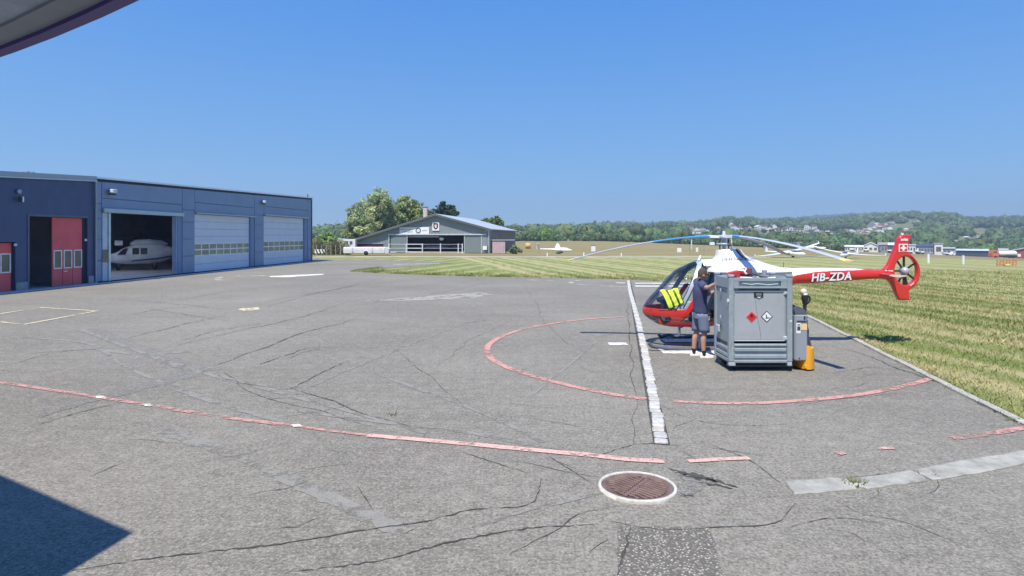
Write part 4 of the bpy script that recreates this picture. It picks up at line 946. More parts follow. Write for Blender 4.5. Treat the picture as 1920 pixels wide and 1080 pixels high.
def tree(name, base, blobs, n, leaf, mat, label, trunk_r=.3, seed=0, cat='tree', group=None, shade=(.55,1.3), warm=.12, hedge=False):
    """blobs relative to base: (x,y,z, rx,ry,rz)"""
    g = np.random.default_rng(seed); root = empty(name, base, label, cat, group)
    sub = []                                                                           # break every lobe into small sprays
    for b in blobs:
        m_ = max(10, int(26*(b[3]*b[4]*b[5])**.33/1.4)); d = g.normal(0,1,(m_,3)); d /= np.linalg.norm(d,axis=1,keepdims=True); rr_ = g.uniform(.45,1.0,(m_,1))
        c = np.array(b[:3])+d*rr_*np.array(b[3:6]); s = g.uniform(.20,.36,(m_,1))*(b[3]*b[4]*b[5])**.33
        for ci, si in zip(c, s): sub.append((*ci, si[0]*1.15, si[0]*1.15, si[0]*.95))
    vol = np.array([b[3]**2 for b in sub]); k = g.choice(len(sub), n, p=vol/vol.sum())
    S_ = np.array(sub)[k]; d = g.normal(0,1,(n,3)); d /= np.linalg.norm(d,axis=1,keepdims=True)
    pts = S_[:,:3]+d*S_[:,3:6]*g.uniform(.3,1.0,(n,1))**.5
    tone = g.uniform(shade[0],shade[1],len(sub))[k]*g.uniform(.75,1.25,n); w = (g.uniform(-warm,warm,len(sub)))[k]
    pts = pts[pts[:,2] > .05] if False else pts
    v = leaf_quads(pts, leaf, d, g); t = np.stack([tone*(1+w),tone,tone*(1-.6*w)],1)
    t = np.repeat(t,4,0); q = np.arange(4*n).reshape(-1,4)
    big_mesh('crown', v, q, None, mat, root, np.clip(t,0,1.8))
    tk = MB(); top = max(blobs, key=lambda b: b[2]+b[5]); hz = max(1.0,(top[2]+top[5]*.2))
    ctr = (top[0]*.5, top[1]*.5, hz)
    tk.tube([(0,0,-.3),(.05,0,hz*.25),(ctr[0]*.5,ctr[1]*.5,hz*.6),ctr], [trunk_r*1.25,trunk_r,trunk_r*.7,trunk_r*.15], 8); tk.build('trunk', BARK, root)
    for b in blobs[:7]:
        lm = MB(); lm.tube([(0,0,hz*.22),(b[0]*.45,b[1]*.45,hz*.22+(b[2]-hz*.22)*.6),(b[0],b[1],b[2])], [trunk_r*.55,trunk_r*.35,trunk_r*.1], 6); lm.build('limb', BARK, root)
    return root
WILLOW = leaf_mat('leaf_pale', (.40,.46,.24), .35); POPLAR = leaf_mat('leaf_olive', (.34,.42,.17), .35); PINE = leaf_mat('leaf_dark', (.06,.10,.06)); BRIGHT = leaf_mat('leaf_bright', (.24,.38,.10)); MIDL = leaf_mat('leaf_mid', (.20,.27,.12)); HEDGE = leaf_mat('leaf_grey_green', (.22,.27,.15))
D = 118.0; s = D/F
def blob_px(cx, cy, rx, ry, base_px, dd=D, dy=0.0):
    k = dd/F; return ((cx-base_px)*k, dy, CH-(cy-HYP)*k, rx*k, (rx+ry)/2*k, ry*k)
def tree_px(name, bpx, dd, lobes, n, leaf, mat, label, **kw):
    return tree(name, ((bpx-CXP)*dd/F, dd, 0), [blob_px(*l[:4], bpx, dd, (l[4] if len(l)>4 else 0)) for l in lobes], n, leaf, mat, label, **kw)
tree_px('willow_tree', 692, 120, [(714,378,22,23),(690,385,20,22,2),(672,400,18,20,-2),(704,400,24,24),(722,402,15,24,3),(662,420,16,18),(690,420,26,22,-3),(712,425,22,24,2),(653,440,12,16),(668,442,18,16,2),(695,445,26,18,3),(655,455,14,14),(676,458,16,12),(705,447,20,16),(728,428,14,30,2)], 26000, .30, WILLOW, 'tallest pale green willow tree left behind the club hangar', trunk_r=.6, seed=3, shade=(.65,1.35), warm=.14)
tree_px('poplar_tree', 762, 128, [(762,382,20,18),(748,392,18,18,2),(780,388,14,14),(760,402,26,22),(745,415,20,20,-2),(778,405,20,18),(755,425,26,18),(738,408,12,20,3),(790,405,12,14),(737,430,16,22),(748,440,20,16)], 18000, .30, POPLAR, 'round olive tree behind the chimney of the club hangar', trunk_r=.5, seed=5, shade=(.5,1.35), warm=.12)
tree_px('lime_tree', 800, 135, [(806,402,14,10),(796,410,14,12),(815,408,10,10),(812,418,16,12)], 3200, .30, MIDL, 'lower grey green tree between chimney and dark pine', trunk_r=.35, seed=8)
tree_px('pine_tree', 832, 125, [(832,384,12,6),(838,390,16,6,1),(823,391,10,6,-1),(834,398,18,6),(846,396,12,7,1),(852,402,12,6),(826,400,12,6),(840,406,20,6)], 5200, .22, PINE, 'dark pine tree showing above the club hangar roof', trunk_r=.35, seed=9, shade=(.6,1.5))
tree_px('ash_tree', 925, 128, [(930,412,11,7),(918,414,12,6,1),(936,417,8,8),(908,415,10,4),(926,418,16,8),(932,407,3,4)], 3200, .24, MIDL, 'small green tree behind the right end of the club hangar roof', trunk_r=.3, seed=10, shade=(.6,1.4))
tree_px('bright_bush', 612, 92, [(612,444,16,9),(600,452,14,9),(625,450,12,9),(610,456,22,8),(592,456,9,8),(632,458,8,7)], 5200, .16, BRIGHT, 'bright green bush right of the blue hangar corner', trunk_r=.15, seed=11, shade=(.6,1.4))
tree_px('garden_bush', 963, 82, [(962,465,6,8),(968,468,6,7),(957,469,5,6),(964,472,8,4),(975,471,5,4)], 1800, .12, HEDGE, 'grey green bush right of the pink shed', trunk_r=.06, seed=12)
tree_px('dark_bush', 650, 100, [(650,452,13,7),(668,452,12,6),(684,452,10,6)], 1600, .2, PINE, 'dark bush between motor home and club hangar', trunk_r=.1, seed=13)
# reedy hedge behind the chevron boards
hg = np.random.default_rng(4); n = 9000
xx = hg.uniform(-26.5,-21.8,n); yy = hg.uniform(78,81,n); hh = 1.55+.35*np.sin(xx*2.1)+.2*hg.normal(0,1,n); zz = hg.uniform(0,1,n)*hh
v = leaf_quads(np.stack([xx,yy,zz],1), .10, None, hg); tn = hg.uniform(.5,1.5,n)*(.8+.3*np.sin(xx*3.3)); wq = hg.uniform(0,.5,n)
t = np.repeat(np.stack([tn*(1+wq),tn,tn*(1-.2*wq)],1),4,0)
o = big_mesh('reed_hedge', v, np.arange(4*n).reshape(-1,4), None, HEDGE, None, np.clip(t,0,2)); tag(o, 'tall grey green reeds along the fence right of the blue hangar', 'hedge', None, 'stuff')

# ------------------------------------------------------------------ hills: ridge lines read off the photograph, as terrain
sky1 = [(-600,430),(300,432),(590,436),(640,433),(720,436),(900,432),(965,431),(1000,430),(1060,429),(1115,424),(1160,423),(1200,424),(1210,427),(1250,419),(1290,421),(1330,418),(1380,411),(1410,415),(1440,418),(1475,415),(1510,417),(1560,415),(1610,409),(1650,407),(1700,403),(1740,404),(1780,405),(1808,411),(1818,416),(1840,414),(1880,411),(1920,413),(2050,416),(2500,420)]
sky1 = [(a_, b_+7.5) for a_, b_ in sky1]
def hill_z(px, d, prof, d0, d1):
    """height above the plain: rises from d0 to its crest at d1, flat plateau behind"""
    top = CH + (HYP-float(np.interp(px, [p[0] for p in prof], [p[1] for p in prof])))*d1/F
    base = terrain((px-CXP)/F*d0, d0); t = (d-d0)/(d1-d0)
    return base + (top-base)*smooth(t)**1.15 if d <= d1 else top
D0, D1 = 330.0, 1050.0
def hz1(px, d): return hill_z(px, d, sky1, D0, D1)
def hill_mesh(prof, d0, d1, dn, z_off=0.0):
    mb = MB(); pxs = np.linspace(-500, 2450, 120); ds = np.concatenate([np.linspace(d0, d1, 22), [d1*1.06, d1*1.2]])
    for d in ds:
        for p in pxs:
            zz = hill_z(p, d, prof, d0, d1) + z_off + (3.0*noise.noise((p*.012, d*.01, 1.3)) if d > d0+20 else 0) - (12 if d > d1*1.1 else 0)
            mb.v.append(((p-CXP)/F*d, d, zz-(2.0 if d == ds[0] else 0)))
    m_ = len(pxs)
    for j in range(len(ds)-1):
        for i in range(m_-1): mb.f.append((j*m_+i, j*m_+i+1, (j+1)*m_+i+1, (j+1)*m_+i)); mb.sm.append(True)
    return mb
HILLG = M('hill_meadow', (.155,.165,.055), .9, var=.35, vs=.012)
tag(hill_mesh(sky1, D0, D1, 20).build('hill', HILLG, fix=False), 'low wooded hillside with scattered houses beyond the airfield', None, None, 'structure')
sky2 = [(-800,434),(500,436),(600,434),(640,436),(960,432),(1400,420),(1520,412),(1570,409),(1620,406),(1655,406),(1720,409),(1800,413),(2400,420)]
tag(hill_mesh(sky2, 1500, 2300, 20).build('hill', M('far_ridge', (.045,.075,.04), .9, var=.3, vs=.006), fix=False), 'darker blue wooded ridge behind the houses', None, None, 'structure')

# houses on the slope: (column, base row, width px, height px)
houses = [(1083,431,6,6),(1090,434,7,5),(1070,437,8,4),(1121,431,9,5),(1127,434,10,4),(1164,432,10,4),(1168,435,8,4),(1156,435,6,3),(1203,429,10,4),(1197,433,6,3),(1213,432,8,4),(1222,430,5,4),(1288,425,8,5),(1272,426,6,4),(1296,431,9,5),(1306,434,10,5),(1317,432,9,5),(1326,435,8,4),(1310,438,7,4),(1298,438,6,3),(1348,428,5,3),(1370,423,8,5),(1375,428,9,5),(1380,432,8,5),(1387,429,6,4),(1398,432,8,4),(1405,428,5,4),(1422,430,10,6),(1432,429,9,6),(1443,432,7,5),(1418,434,6,3),(1452,428,6,5),(1463,433,18,4),(1480,431,16,5),(1497,433,16,4),(1513,430,10,6),(1526,431,8,8),(1531,435,9,5),(1540,437,7,4),(1552,438,8,4),(1560,439,9,4),(1508,437,12,3),(1590,434,10,4),(1598,436,8,4),(1612,434,9,4),(1616,438,7,4),(1621,440,8,4),(1630,432,7,4),(1626,436,6,4),(1637,428,7,5),(1634,424,6,4),(1645,424,7,5),(1652,426,8,5),(1658,423,8,4),(1662,430,10,6),(1669,431,7,5),(1673,419,6,4),(1676,424,7,4),(1646,434,7,5),(1655,436,6,4),(1619,430,6,3),(1717,417,9,4),(1790,453,7,3),(1813,447,9,3),(1832,443,5,4),(1830,446,6,3),(1420,438,8,3),(1440,438,6,3),(1350,437,6,3),(1240,434,6,3),(1258,430,6,4),(1700,432,6,3)]
hp = []
def solve_d(px, py):
    for d in np.arange(D0+6, D1, 4.0):
        if HYP-(hz1(px, d)-CH)*F/d <= py: return float(d)
    return D1*.97
HWALL = [M('house_wall_%d' % i, c, .8, var=.06) for i, c in enumerate(((.85,.84,.80),(.80,.75,.66),(.86,.86,.86),(.72,.65,.55)))]
HROOF = [M('house_roof_%d' % i, c, .8, var=.15) for i, c in enumerate(((.23,.12,.09),(.16,.14,.14),(.30,.17,.12),(.60,.60,.60)))]
hm = []
for i in range(4):
    m1 = MB(); m1.prism([(-.5,-.6),(.5,-.6),(.5,.58),(0,.95) if i % 2 else (.5,.6),(-.5,.58)], 'y', -.5, .5)
    m2 = MB(); m2.prism([(-.56,.52),(0,.96),(.56,.52),(.56,.60),(0,1.04),(-.56,.60)], 'y', -.56, .56) if i % 2 else m2.prism([(-.56,.59),(.56,.59),(.36,.98),(-.36,.98)], 'y', -.56, .56)
    m3 = MB()
    for x in (-.28,0,.28):
        for z in (.1,.34): m3.box((x-.07,-.52,z-.07),(x+.07,-.501,z+.07))
    hm.append((m1.mesh('wall'), m2.mesh('roof'), m3.mesh('windows')))
HPANE = M('house_window',(.05,.06,.08),.2)
hlab = ['small white house among the trees on the far hillside','small cream house among the trees on the far hillside','small pale flat-fronted house on the far hillside','small tan house among the trees on the far hillside']
for i,(px_,py_,w_,h_) in enumerate(houses):
    d = solve_d(px_, py_); z = hz1(px_, d); k = d/F; v_ = i % 4; hp.append((px_,py_,d,w_))
    r_ = empty('hillside_house', ((px_-CXP)*k, d, z), hlab[v_], 'house', ('white','cream','pale flat-fronted','tan')[v_]+' houses on the far hillside', R(rng.uniform(-35,35)))
    r_.scale = (w_*k*1.15, w_*k*.9, h_*k*1.3)
    link('wall', hm[v_][0], None, r_).active_material = None if False else None
    o = r_.children[0]; 
    if not hm[v_][0].materials: hm[v_][0].materials.append(HWALL[v_])
    if not hm[v_][1].materials: hm[v_][1].materials.append(HROOF[v_])
    if not hm[v_][2].materials: hm[v_][2].materials.append(HPANE)
    link('roof', hm[v_][1], None, r_)
    if w_ >= 8: link('window_row', hm[v_][2], None, r_)
for i,(px_,yt,yb,w_) in enumerate(((1115.5,416,432,6),(1131.5,417,430,5),(1140,416,431,6.5))):
    d = 1000.0; k = d/F; zz = CH-(yb-HYP)*k; h_ = (yb-yt)*k
    r_ = empty('tower_block', ((px_-CXP)*k, d, zz), ('leftmost of the three grey tower blocks on the ridge','middle of the three grey tower blocks on the ridge','rightmost of the three grey tower blocks on the ridge')[i], 'tower block', 'tower blocks on the ridge', R(10))
    m = MB(); m.box((-w_*k/2,-5,0),(w_*k/2,5,h_)); m.build('wall', M('tower_grey',(.22,.25,.28),.8), r_)
    m = MB(); m.box((-w_*k/2*.5,-3,h_),(w_*k/2*.5,3,h_+2)); m.build('roof', M('tower_roof',(.10,.11,.12),.8), r_)
r_ = empty('church_spire', ((1224-CXP)*900/F, 900, CH-(432-HYP)*900/F), 'thin dark church spire rising from the wooded ridge', 'church')
m = MB(); m.box((-1.6,-1.6,0),(1.6,1.6,7)); m.build('tower', M('tower_grey',(.2,.2,.2)), r_); m = MB(); m.lathe((0,0,7), ((2.0,0),(.05,9.5)), 6, sm=False); m.build('spire', PINE if False else M('spire_dark',(.06,.07,.08),.7), r_)

# ------------------------------------------------------------------ the wood on the hills: many crowns, each an uneven leafy clump
def ico(sub):
    bm = bmesh.new(); bmesh.ops.create_icosphere(bm, subdivisions=sub, radius=1.0)
    v = np.array([p.co[:] for p in bm.verts]); f = np.array([[q.index for q in t.verts] for t in bm.faces]); bm.free(); return v, f
IV, IF = ico(2)
def forest(name, pos, height, width, tone, mat, label, quads, qsize, seed):
    g = np.random.default_rng(seed); n = len(pos); m_ = len(IV)
    jit = 1+g.normal(0,.16,(n,m_,1)); sc = np.stack([width/2*.86, width/2*.86, height/2*.86],1)[:,None,:]
    v = IV[None]*jit*sc; v += (pos+np.stack([0*height,0*height,height*.46],1))[:,None,:]
    f = (IF[None]+(np.arange(n)*m_)[:,None,None]).reshape(-1,3)
    c = tone[:,None,:]*np.ones((1,m_,1))*g.uniform(.8,1.2,(n,m_,1))
    V_ = [v.reshape(-1,3)]; C_ = [c.reshape(-1,3)]
    d = g.normal(0,1,(n,quads,3)); d /= np.linalg.norm(d,axis=2,keepdims=True); d[:,:,2] = np.where(d[:,:,2] < -.4, -d[:,:,2], d[:,:,2])
    lump = 1+.16*np.sin(d[:,:,0:1]*5+g.uniform(0,6,(n,1,1)))*np.cos(d[:,:,2:3]*6+g.uniform(0,6,(n,1,1)))
    p = d*lump*sc/.86*g.uniform(.82,1.08,(n,quads,1))+(pos+np.stack([0*height,0*height,height*.46],1))[:,None,:]
    qv = leaf_quads(p.reshape(-1,3), qsize, d.reshape(-1,3), g)
    qc = np.repeat((tone[:,None,:]*g.uniform(.6,1.5,(n,quads,1))).reshape(-1,3),4,0)
    nq = n*quads; Q = np.arange(4*nq).reshape(-1,4)+n*m_
    o = big_mesh(name, np.concatenate(V_+[qv]), Q, f, mat, None, np.clip(np.concatenate(C_+[qc]),0,2.2)); return tag(o, label, 'wood', None, 'stuff')
FOR = leaf_mat('forest_leaf', (.115,.175,.07), .25)
def clear_of_houses(px_, d, h, w):
    k = F/d
    for (hx_,hy,hd,hw) in hp:
        if d < hd+6 and abs(px_-hx_) < hw*.5+w*k*.42 and d > hd-260:
            topy = HYP-(hz1(px_,d)+h-CH)*k
            if topy < hy-1: h = (hy-1 - (HYP-(hz1(px_,d)-CH)*k))/-k
    return h
def in_meadow(px_, py):
    if 1822 < px_ < 1925 and 428 < py < 441+ (px_-1822)*.02: return True
    if 1672 < px_ < 1712 and 421 < py < 431: return True
    if 1500 < px_ < 1545 and 436 < py < 441: return True
    return False
pos, hh, ww, tn = [], [], [], []
g = np.random.default_rng(21)
while len(pos) < 3400:
    px_ = g.uniform(560, 2050); d = D0+12+(D1+40-D0)*g.uniform(0,1)**.72
    z = hz1(px_, d)+3.0*0; h = g.uniform(7,14)*(1.15 if d > D1*.9 else .9); w = h*g.uniform(.75,1.15)
    py = HYP-(z-CH)*F/d
    if in_meadow(px_, py) and not (d < 520 and px_ > 1800 and py > 440): continue
    h = clear_of_houses(px_, d, h, w)
    if h < 2.5: continue
    w = min(w, h*1.5)
    pos.append(((px_-CXP)*d/F, d, z-.5)); hh.append(h); ww.append(w)
    s_ = g.uniform(.62,1.35); wm = g.uniform(-.12,.22); tn.append((s_*(1+wm), s_, s_*(1-.3*wm)))
forest('wood', np.array(pos), np.array(hh), np.array(ww), np.array(tn), FOR, 'green wood covering the far hillside between the houses', 34, 1.25, 5)
# row of nearer trees along the far edge of the field
pos, hh, ww, tn = [], [], [], []
while len(pos) < 420:
    px_ = g.uniform(560, 2000); d = g.uniform(300, 338); x_ = (px_-CXP)*d/F; z = terrain(x_, d)
    h = g.uniform(3.0,7.5)*(.72 if 1040 < px_ < 1720 else 1.0); w = h*g.uniform(.8,1.3)
    pos.append((x_, d, z-.4)); hh.append(h); ww.append(w); s_ = g.uniform(.7,1.4); wm = g.uniform(-.12,.15); tn.append((s_*(1+wm), s_, s_*(1-.3*wm)))
forest('treeline', np.array(pos), np.array(hh), np.array(ww), np.array(tn), FOR, 'line of mixed green trees along the far edge of the airfield', 110, .62, 6)
pos, hh, ww, tn = [], [], [], []
while len(pos) < 700:
    px_ = g.uniform(560, 2050); d = g.uniform(2200, 2330); pos.append(((px_-CXP)*d/F, d, hill_z(px_, d, sky2, 1500, 2300)-4)); h = g.uniform(14,24); hh.append(h); ww.append(h*1.2); s_ = g.uniform(.6,1.1); tn.append((s_*.9,s_,s_*1.05))
forest('wood', np.array(pos), np.array(hh), np.array(ww), np.array(tn), FOR, 'dark wood along the farthest ridge', 12, 3.0, 7)
# trees one can tell apart
for i,(px_,dd,wpx,hpx,lab,mt) in enumerate(((1024,300,30,28,'pale green round tree at the field edge left of the gliders',BRIGHT),(990,305,18,18,'small round green tree at the field edge next to the club hangar',MIDL),(1805,300,34,26,'broad green tree behind the dark airfield hall',MIDL),(1770,300,26,22,'round green tree left behind the dark airfield hall',MIDL),(1895,300,40,26,'wide green tree above the red airfield building',MIDL),(1846,300,30,24,'leafy tree behind the white tanker truck',BRIGHT),(1545,290,26,24,'round green tree behind the upper glider wing',MIDL))):
    k = dd/F; x_ = (px_-CXP)*k; w_ = wpx*k/2; h_ = hpx*k
    tree('field_tree', (x_,dd,terrain(x_,dd)), [(0,0,h_*.62,w_*.75,w_*.75,h_*.36),(-w_*.45,1,h_*.45,w_*.55,w_*.6,h_*.33),(w_*.45,-1,h_*.48,w_*.55,w_*.6,h_*.32),(0,-1,h_*.35,w_*.8,w_*.7,h_*.28)], 1700, .34*dd/250, mt, lab, trunk_r=.25, seed=40+i, shade=(.6,1.4))
# ------------------------------------------------------------------ red and white light helicopter: local x = towards the tail (world +X), y = away from the camera, z up
HD_ = 13.4; HXO = 4.80
def hx_(px): return (px-CXP)*HD_/F-HXO
def hz_(py): return CH-(py-HYP)*HD_/F
def hpx(x): return (x+HXO)*F/HD_+CXP
def hpy(z): return HYP+(CH-z)*F/HD_
heli = empty('helicopter', (HXO, HD_, 0), 'red and white light helicopter with shrouded tail fan parked on skids', 'helicopter')
RED = M('heli_red',(.62,.028,.022),.28,var=.06,vs=2,coat=.5); HWHITE = M('heli_white',(.80,.80,.80),.3,var=.03,coat=.4); HGREY = M('heli_grey',(.34,.40,.48),.4,.1); DKBLUE = M('heli_dark_strip',(.045,.055,.12),.4)
SKID = M('skid_grey',(.115,.13,.165),.45,.3); BLK = M('heli_black',(.018,.018,.022),.5); PIL = M('pillar_blue_grey',(.40,.47,.56),.35,.1,coat=.3)
GLS = glass('heli_glass', (.95,.975,.98), .05); GLSC = glass('heli_chin_glass', (.86,.91,.92), .06); SEAT = M('seat_cloth',(.17,.19,.23),.85); 
# silhouette and half-width along the body (photo columns)
PXS = [1204.5,1207,1212,1220,1230,1242,1256,1270,1284,1298,1310,1322,1336,1350,1375,1400,1430,1460,1485]
ZT  = [580.5,575.5,568,557.5,547,533.5,518,505,498,491.5,487.5,486.5,486,487,490,493.5,497,500.5,502.3]
ZB  = [583,588.5,594,600,605.5,609,611,611.3,611.3,611.2,611,610,607.5,604,597,585,566,545,534.5]
HW  = [.03,.13,.25,.36,.44,.51,.565,.60,.62,.63,.63,.625,.61,.59,.55,.48,.38,.28,.215]
def body(px):
    return hz_(cr(PXS, ZT, px)), hz_(cr(PXS, ZB, px)), cr(PXS, HW, px)
def zmid(zt, zb, px):
    m = hz_(578.0) if px < 1340 else hz_(578.0)+(hz_(518)-hz_(578))*min(1,(px-1340)/145.0)
    return min(max(m, zb+.25*(zt-zb)), zt-.25*(zt-zb))
PU, PL = .82, .72
def sec(px, a):
    zt, zb, hw = body(px); zm = zmid(zt, zb, px); c, s = math.cos(a), math.sin(a)
    y = hw*math.copysign(abs(c)**(PU if s > 0 else PL), c); z = zm+((zt-zm) if s > 0 else (zm-zb))*math.copysign(abs(s)**.92, s)
    return y, z
def side_y(px, z):
    """half width of the body at a height"""
    zt, zb, hw = body(px); zm = zmid(zt, zb, px); s = (z-zm)/((zt-zm) if z > zm else (zm-zb)); s = min(1, abs(s))**(1/.92)
    return hw*(max(0,1-s*s))**.5**1.0 if False else hw*(max(0,1-s*s)**.5)**(PU if z > zm else PL)
def cls(px, py):
    if px > 1343: 
        yb = 563-(px-1343)*.34 if px < 1480 else 516
        return 'lower_cowl' if py > yb else 'upper_cowl'
    if px > 1338.5: return 'door_pillar' if py < 561 else 'lower_cowl'
    xp = 1261+(573-py)/82*45                           # windscreen pillar, rising to the roof
    if 575 <= py <= 588.6 and px < 1262: return 'nose_band'
    if py > 588.6 and px < (1247 if py < 594 else 1247-(py-594)*.55): return 'chin_window'
    if py > 599: return 'belly'
    if py > 588.6 and px < 1258: return 'belly'
    dl_ = 1257+(600-py)*.64                            # red door edge, slanting up
    if py > 535 and dl_-1.5 <= px <= dl_+9: return 'door_frame'
    if py < 499-max(0,(1316-px))*.5 and px > 1311: return 'upper_cowl'
    if py <= 573 and abs(px-xp) < 4.0: return 'windscreen_pillar'
    if px < xp-4 and py < 575: return 'windscreen'
    if px <= dl_ and py >= 560: return 'belly' if py > 574 else 'windscreen_pillar'
    if 1331 < px and py < 499.5+max(0,px-1331)*.9: return 'upper_cowl'
    return 'door_window'
parts = {}
pxl = np.concatenate([np.linspace(1204.5,1212,10), np.concatenate([np.arange(1213,1250,1.0), np.arange(1250,1316,.3), np.arange(1316,1345,1.0)]), np.arange(1345,1486,4.0)]); NA = 300
grid = []
for p in pxl: grid.append([(hx_(p), *sec(p, 2*math.pi*k/NA+.021)) for k in range(NA)])
for i in range(len(pxl)-1):
    for k in range(NA):
        k2 = (k+1) % NA; q = (grid[i][k], grid[i][k2], grid[i+1][k2], grid[i+1][k]); pm = (pxl[i]+pxl[i+1])/2; zm = sum(v[2] for v in q)/4
        parts.setdefault(cls(pm, hpy(zm)), []).append(((i,k),(i,k2),(i+1,k2),(i+1,k)))
pmat = {'lower_cowl':RED,'upper_cowl':HWHITE,'door_pillar':HWHITE,'nose_band':RED,'chin_window':GLSC,'belly':RED,'door_frame':RED,'windscreen_pillar':PIL,'windscreen':GLS,'door_window':GLS}
for nm, qs in parts.items():
    ids = {}; vs = []; fs = []
    for q in qs:
        f = []
        for key in q:
            if key not in ids: ids[key] = len(vs); vs.append(grid[key[0]][key[1]])
            f.append(ids[key])
        fs.append(tuple(f))
    mb = MB().add(vs, fs, True); o = mb.build(nm, pmat[nm], heli)
    if 'window' not in nm and 'windscreen' != nm:
        sm_ = o.modifiers.new('shell','SOLIDIFY'); sm_.thickness = .02; sm_.offset = -1
cap = MB(); cap.add(grid[0], [tuple(range(NA))]); cap.build('nose_cap', RED, heli)
# window seals and pillars read as darker edges
def on_side(pts_px, off, far=False):
    out = []
    for px, py in pts_px:
        z = hz_(py); y = side_y(px, z)+off; out.append((hx_(px), y if far else -y, z))
    return out
SEAL = M('window_seal',(.035,.045,.085),.5)
for far in (False, True):
    m = MB(); m.tube(on_side([(1267,571),(1276,555),(1288,533),(1300,511),(1307,499),(1314,497),(1322,498.3),(1331,500.5),(1336,505),(1338,512),(1338.3,535),(1337.5,560)], .006, far), .011, 6); m.build('door_seal', SEAL, heli)
    m = MB(); m.tube(on_side([(1253,577),(1262,565),(1274,543),(1288,517),(1300,495),(1306,488)], .006, far), .009, 6); m.build('windscreen_seal', SEAL, heli)
    m = MB(); m.tube(on_side([(1206,577.5),(1214,577.5),(1230,577),(1245,575.5),(1256,574)], .004, far), .008, 6); m.build('band_seal', SEAL, heli)
    m = MB(); m.tube(on_side([(1210,590),(1230,589.5),(1243,589.5),(1247,593),(1245,598),(1240,606)], .004, far), .007, 6); m.build('chin_seal', SEAL, heli)
    m = MB(); m.tube(on_side([(1264,598),(1270,589),(1279,584.5),(1287,588),(1288,597)], .006, far), .008, 6); m.build('door_lower_seal', BLK, heli)
m = MB(); m.tube([(hx_(1306),-.14,hz_(488)),(hx_(1310),-.12,hz_(480)),(hx_(1311.5),-.02,hz_(482)),(hx_(1309),.05,hz_(488))], .022, 8); m.build('wire_cutter', HWHITE, heli)
m = MB(); m.prism([(hx_(1230),hz_(589)),(hx_(1238),hz_(604)),(hx_(1233),hz_(600))], 'y', -.42, -.40); m.build('chin_strut', BLK, heli)
# cabin inside
m = MB(); m.bbox((hx_(1252),-.34,hz_(602.5)),(hx_(1336),.34,hz_(598)), .02); m.build('cabin_floor', M('cabin_floor',(.20,.21,.23),.8), heli)
for s in (-1,1):
    m = MB(); m.bbox((hx_(1286),s*.27-.2,hz_(599)),(hx_(1322),s*.27+.2,hz_(576)), .05); m.build('seat', SEAT, heli)
    m = MB(); m.loft([[(hx_(1318)+t*.18,s*.27-.2,hz_(576)+t*.70),(hx_(1326)+t*.18,s*.27-.2,hz_(576)+t*.70),(hx_(1326)+t*.18,s*.27+.2,hz_(576)+t*.70),(hx_(1318)+t*.18,s*.27+.2,hz_(576)+t*.70)] for t in (0,.5,1)], True, False); m.build('seat_back', SEAT, heli)
    m = MB(); m.tube([(hx_(1270),s*.27,hz_(599)),(hx_(1274),s*.27,hz_(585)),(hx_(1281),s*.27,hz_(573))], .014, 6); m.build('control_stick', BLK, heli)
m = MB(); m.prism([(hx_(1242),hz_(600)),(hx_(1262),hz_(600)),(hx_(1262),hz_(566)),(hx_(1254),hz_(556)),(hx_(1243),hz_(560))], 'y', -.13, .13); m.build('console', M('console_grey',(.16,.18,.22),.6), heli)
m = MB(); m.prism([(hx_(1236),hz_(562)),(hx_(1261),hz_(551)),(hx_(1262),hz_(556)),(hx_(1238),hz_(568))], 'y', -.30, .30); m.build('glare_shield', BLK, heli)
m = MB(); m.tube([(hx_(1290),-.45,hz_(578)),(hx_(1297),-.45,hz_(578))], .05, 12); m.build('headset', HWHITE, heli)
# mast fairing (the pyramid under the rotor) blending into the back
m = MB(); rings = []
for py, xa_, xb_, hw in ((466.8,1344.5,1375.5,.17),(469.5,1344.3,1381,.19),(476,1344,1391.5,.23),(481,1343.5,1401,.27),(485.5,1339.5,1412,.33),(490,1330,1424,.40),(495,1320,1438,.46),(501,1312,1462,.52),(508,1312,1480,.56)):
    x0, x1 = hx_(xa_), hx_(xb_); xc = (x0+x1)/2; rx = (x1-x0)/2; z = hz_(py)
    rings.append([(xc+rx*math.copysign(abs(math.cos(a))**.55, math.cos(a)), hw*(.72 if math.cos(a) > .3 and py > 470 else 1.0)**max(0,math.cos(a))*math.copysign(abs(math.sin(a))**.6, math.sin(a)), z+(.02 if py < 468 else 0)*math.cos(a)) for a in np.linspace(0,2*math.pi,40,endpoint=False)])
m.loft(rings); m.build('mast_fairing', HWHITE, heli)
def fair_y(px, py):
    return -float(np.interp(py, [466.8,476,485.5,495,508],[.17,.23,.33,.46,.56]))*float(np.interp(px,[1340,1375,1420,1470],[1.0,1.0,.80,.62]))
m = MB(); q = []
for px, py, w_ in ((1376,467,2.4),(1380.5,474,2.8),(1385,481,3.4),(1390,489,4.0),(1396,496,4.6),(1403,502,4.2),(1407,506,3.4)):
    q.append([(hx_(px-w_),fair_y(px,py)-.012,hz_(py+1)),(hx_(px+w_),fair_y(px,py)-.012,hz_(py-1)),(hx_(px+w_),fair_y(px,py)+.12,hz_(py-1)),(hx_(px-w_),fair_y(px,py)+.12,hz_(py+1))])
m.loft(q, True, False); m.build('intake_strip', DKBLUE, heli)
m = MB(); m.tube([(hx_(1381),fair_y(1381,470)-.03,hz_(467.5)),(hx_(1384),fair_y(1385,473)-.03,hz_(473)),(hx_(1388),fair_y(1387,476)-.03,hz_(478))], .013, 6); m.build('strip_trim', HWHITE, heli)
text('lettering', 'swiss helicopter', .125, M('letter_grey',(.22,.24,.27),.6), heli, Matrix.Translation((hx_(1374),-.345,hz_(483.6))) @ Matrix.Rotation(R(-17),4,'X') @ FACE, bold=.001, depth=.003, sx=.92)
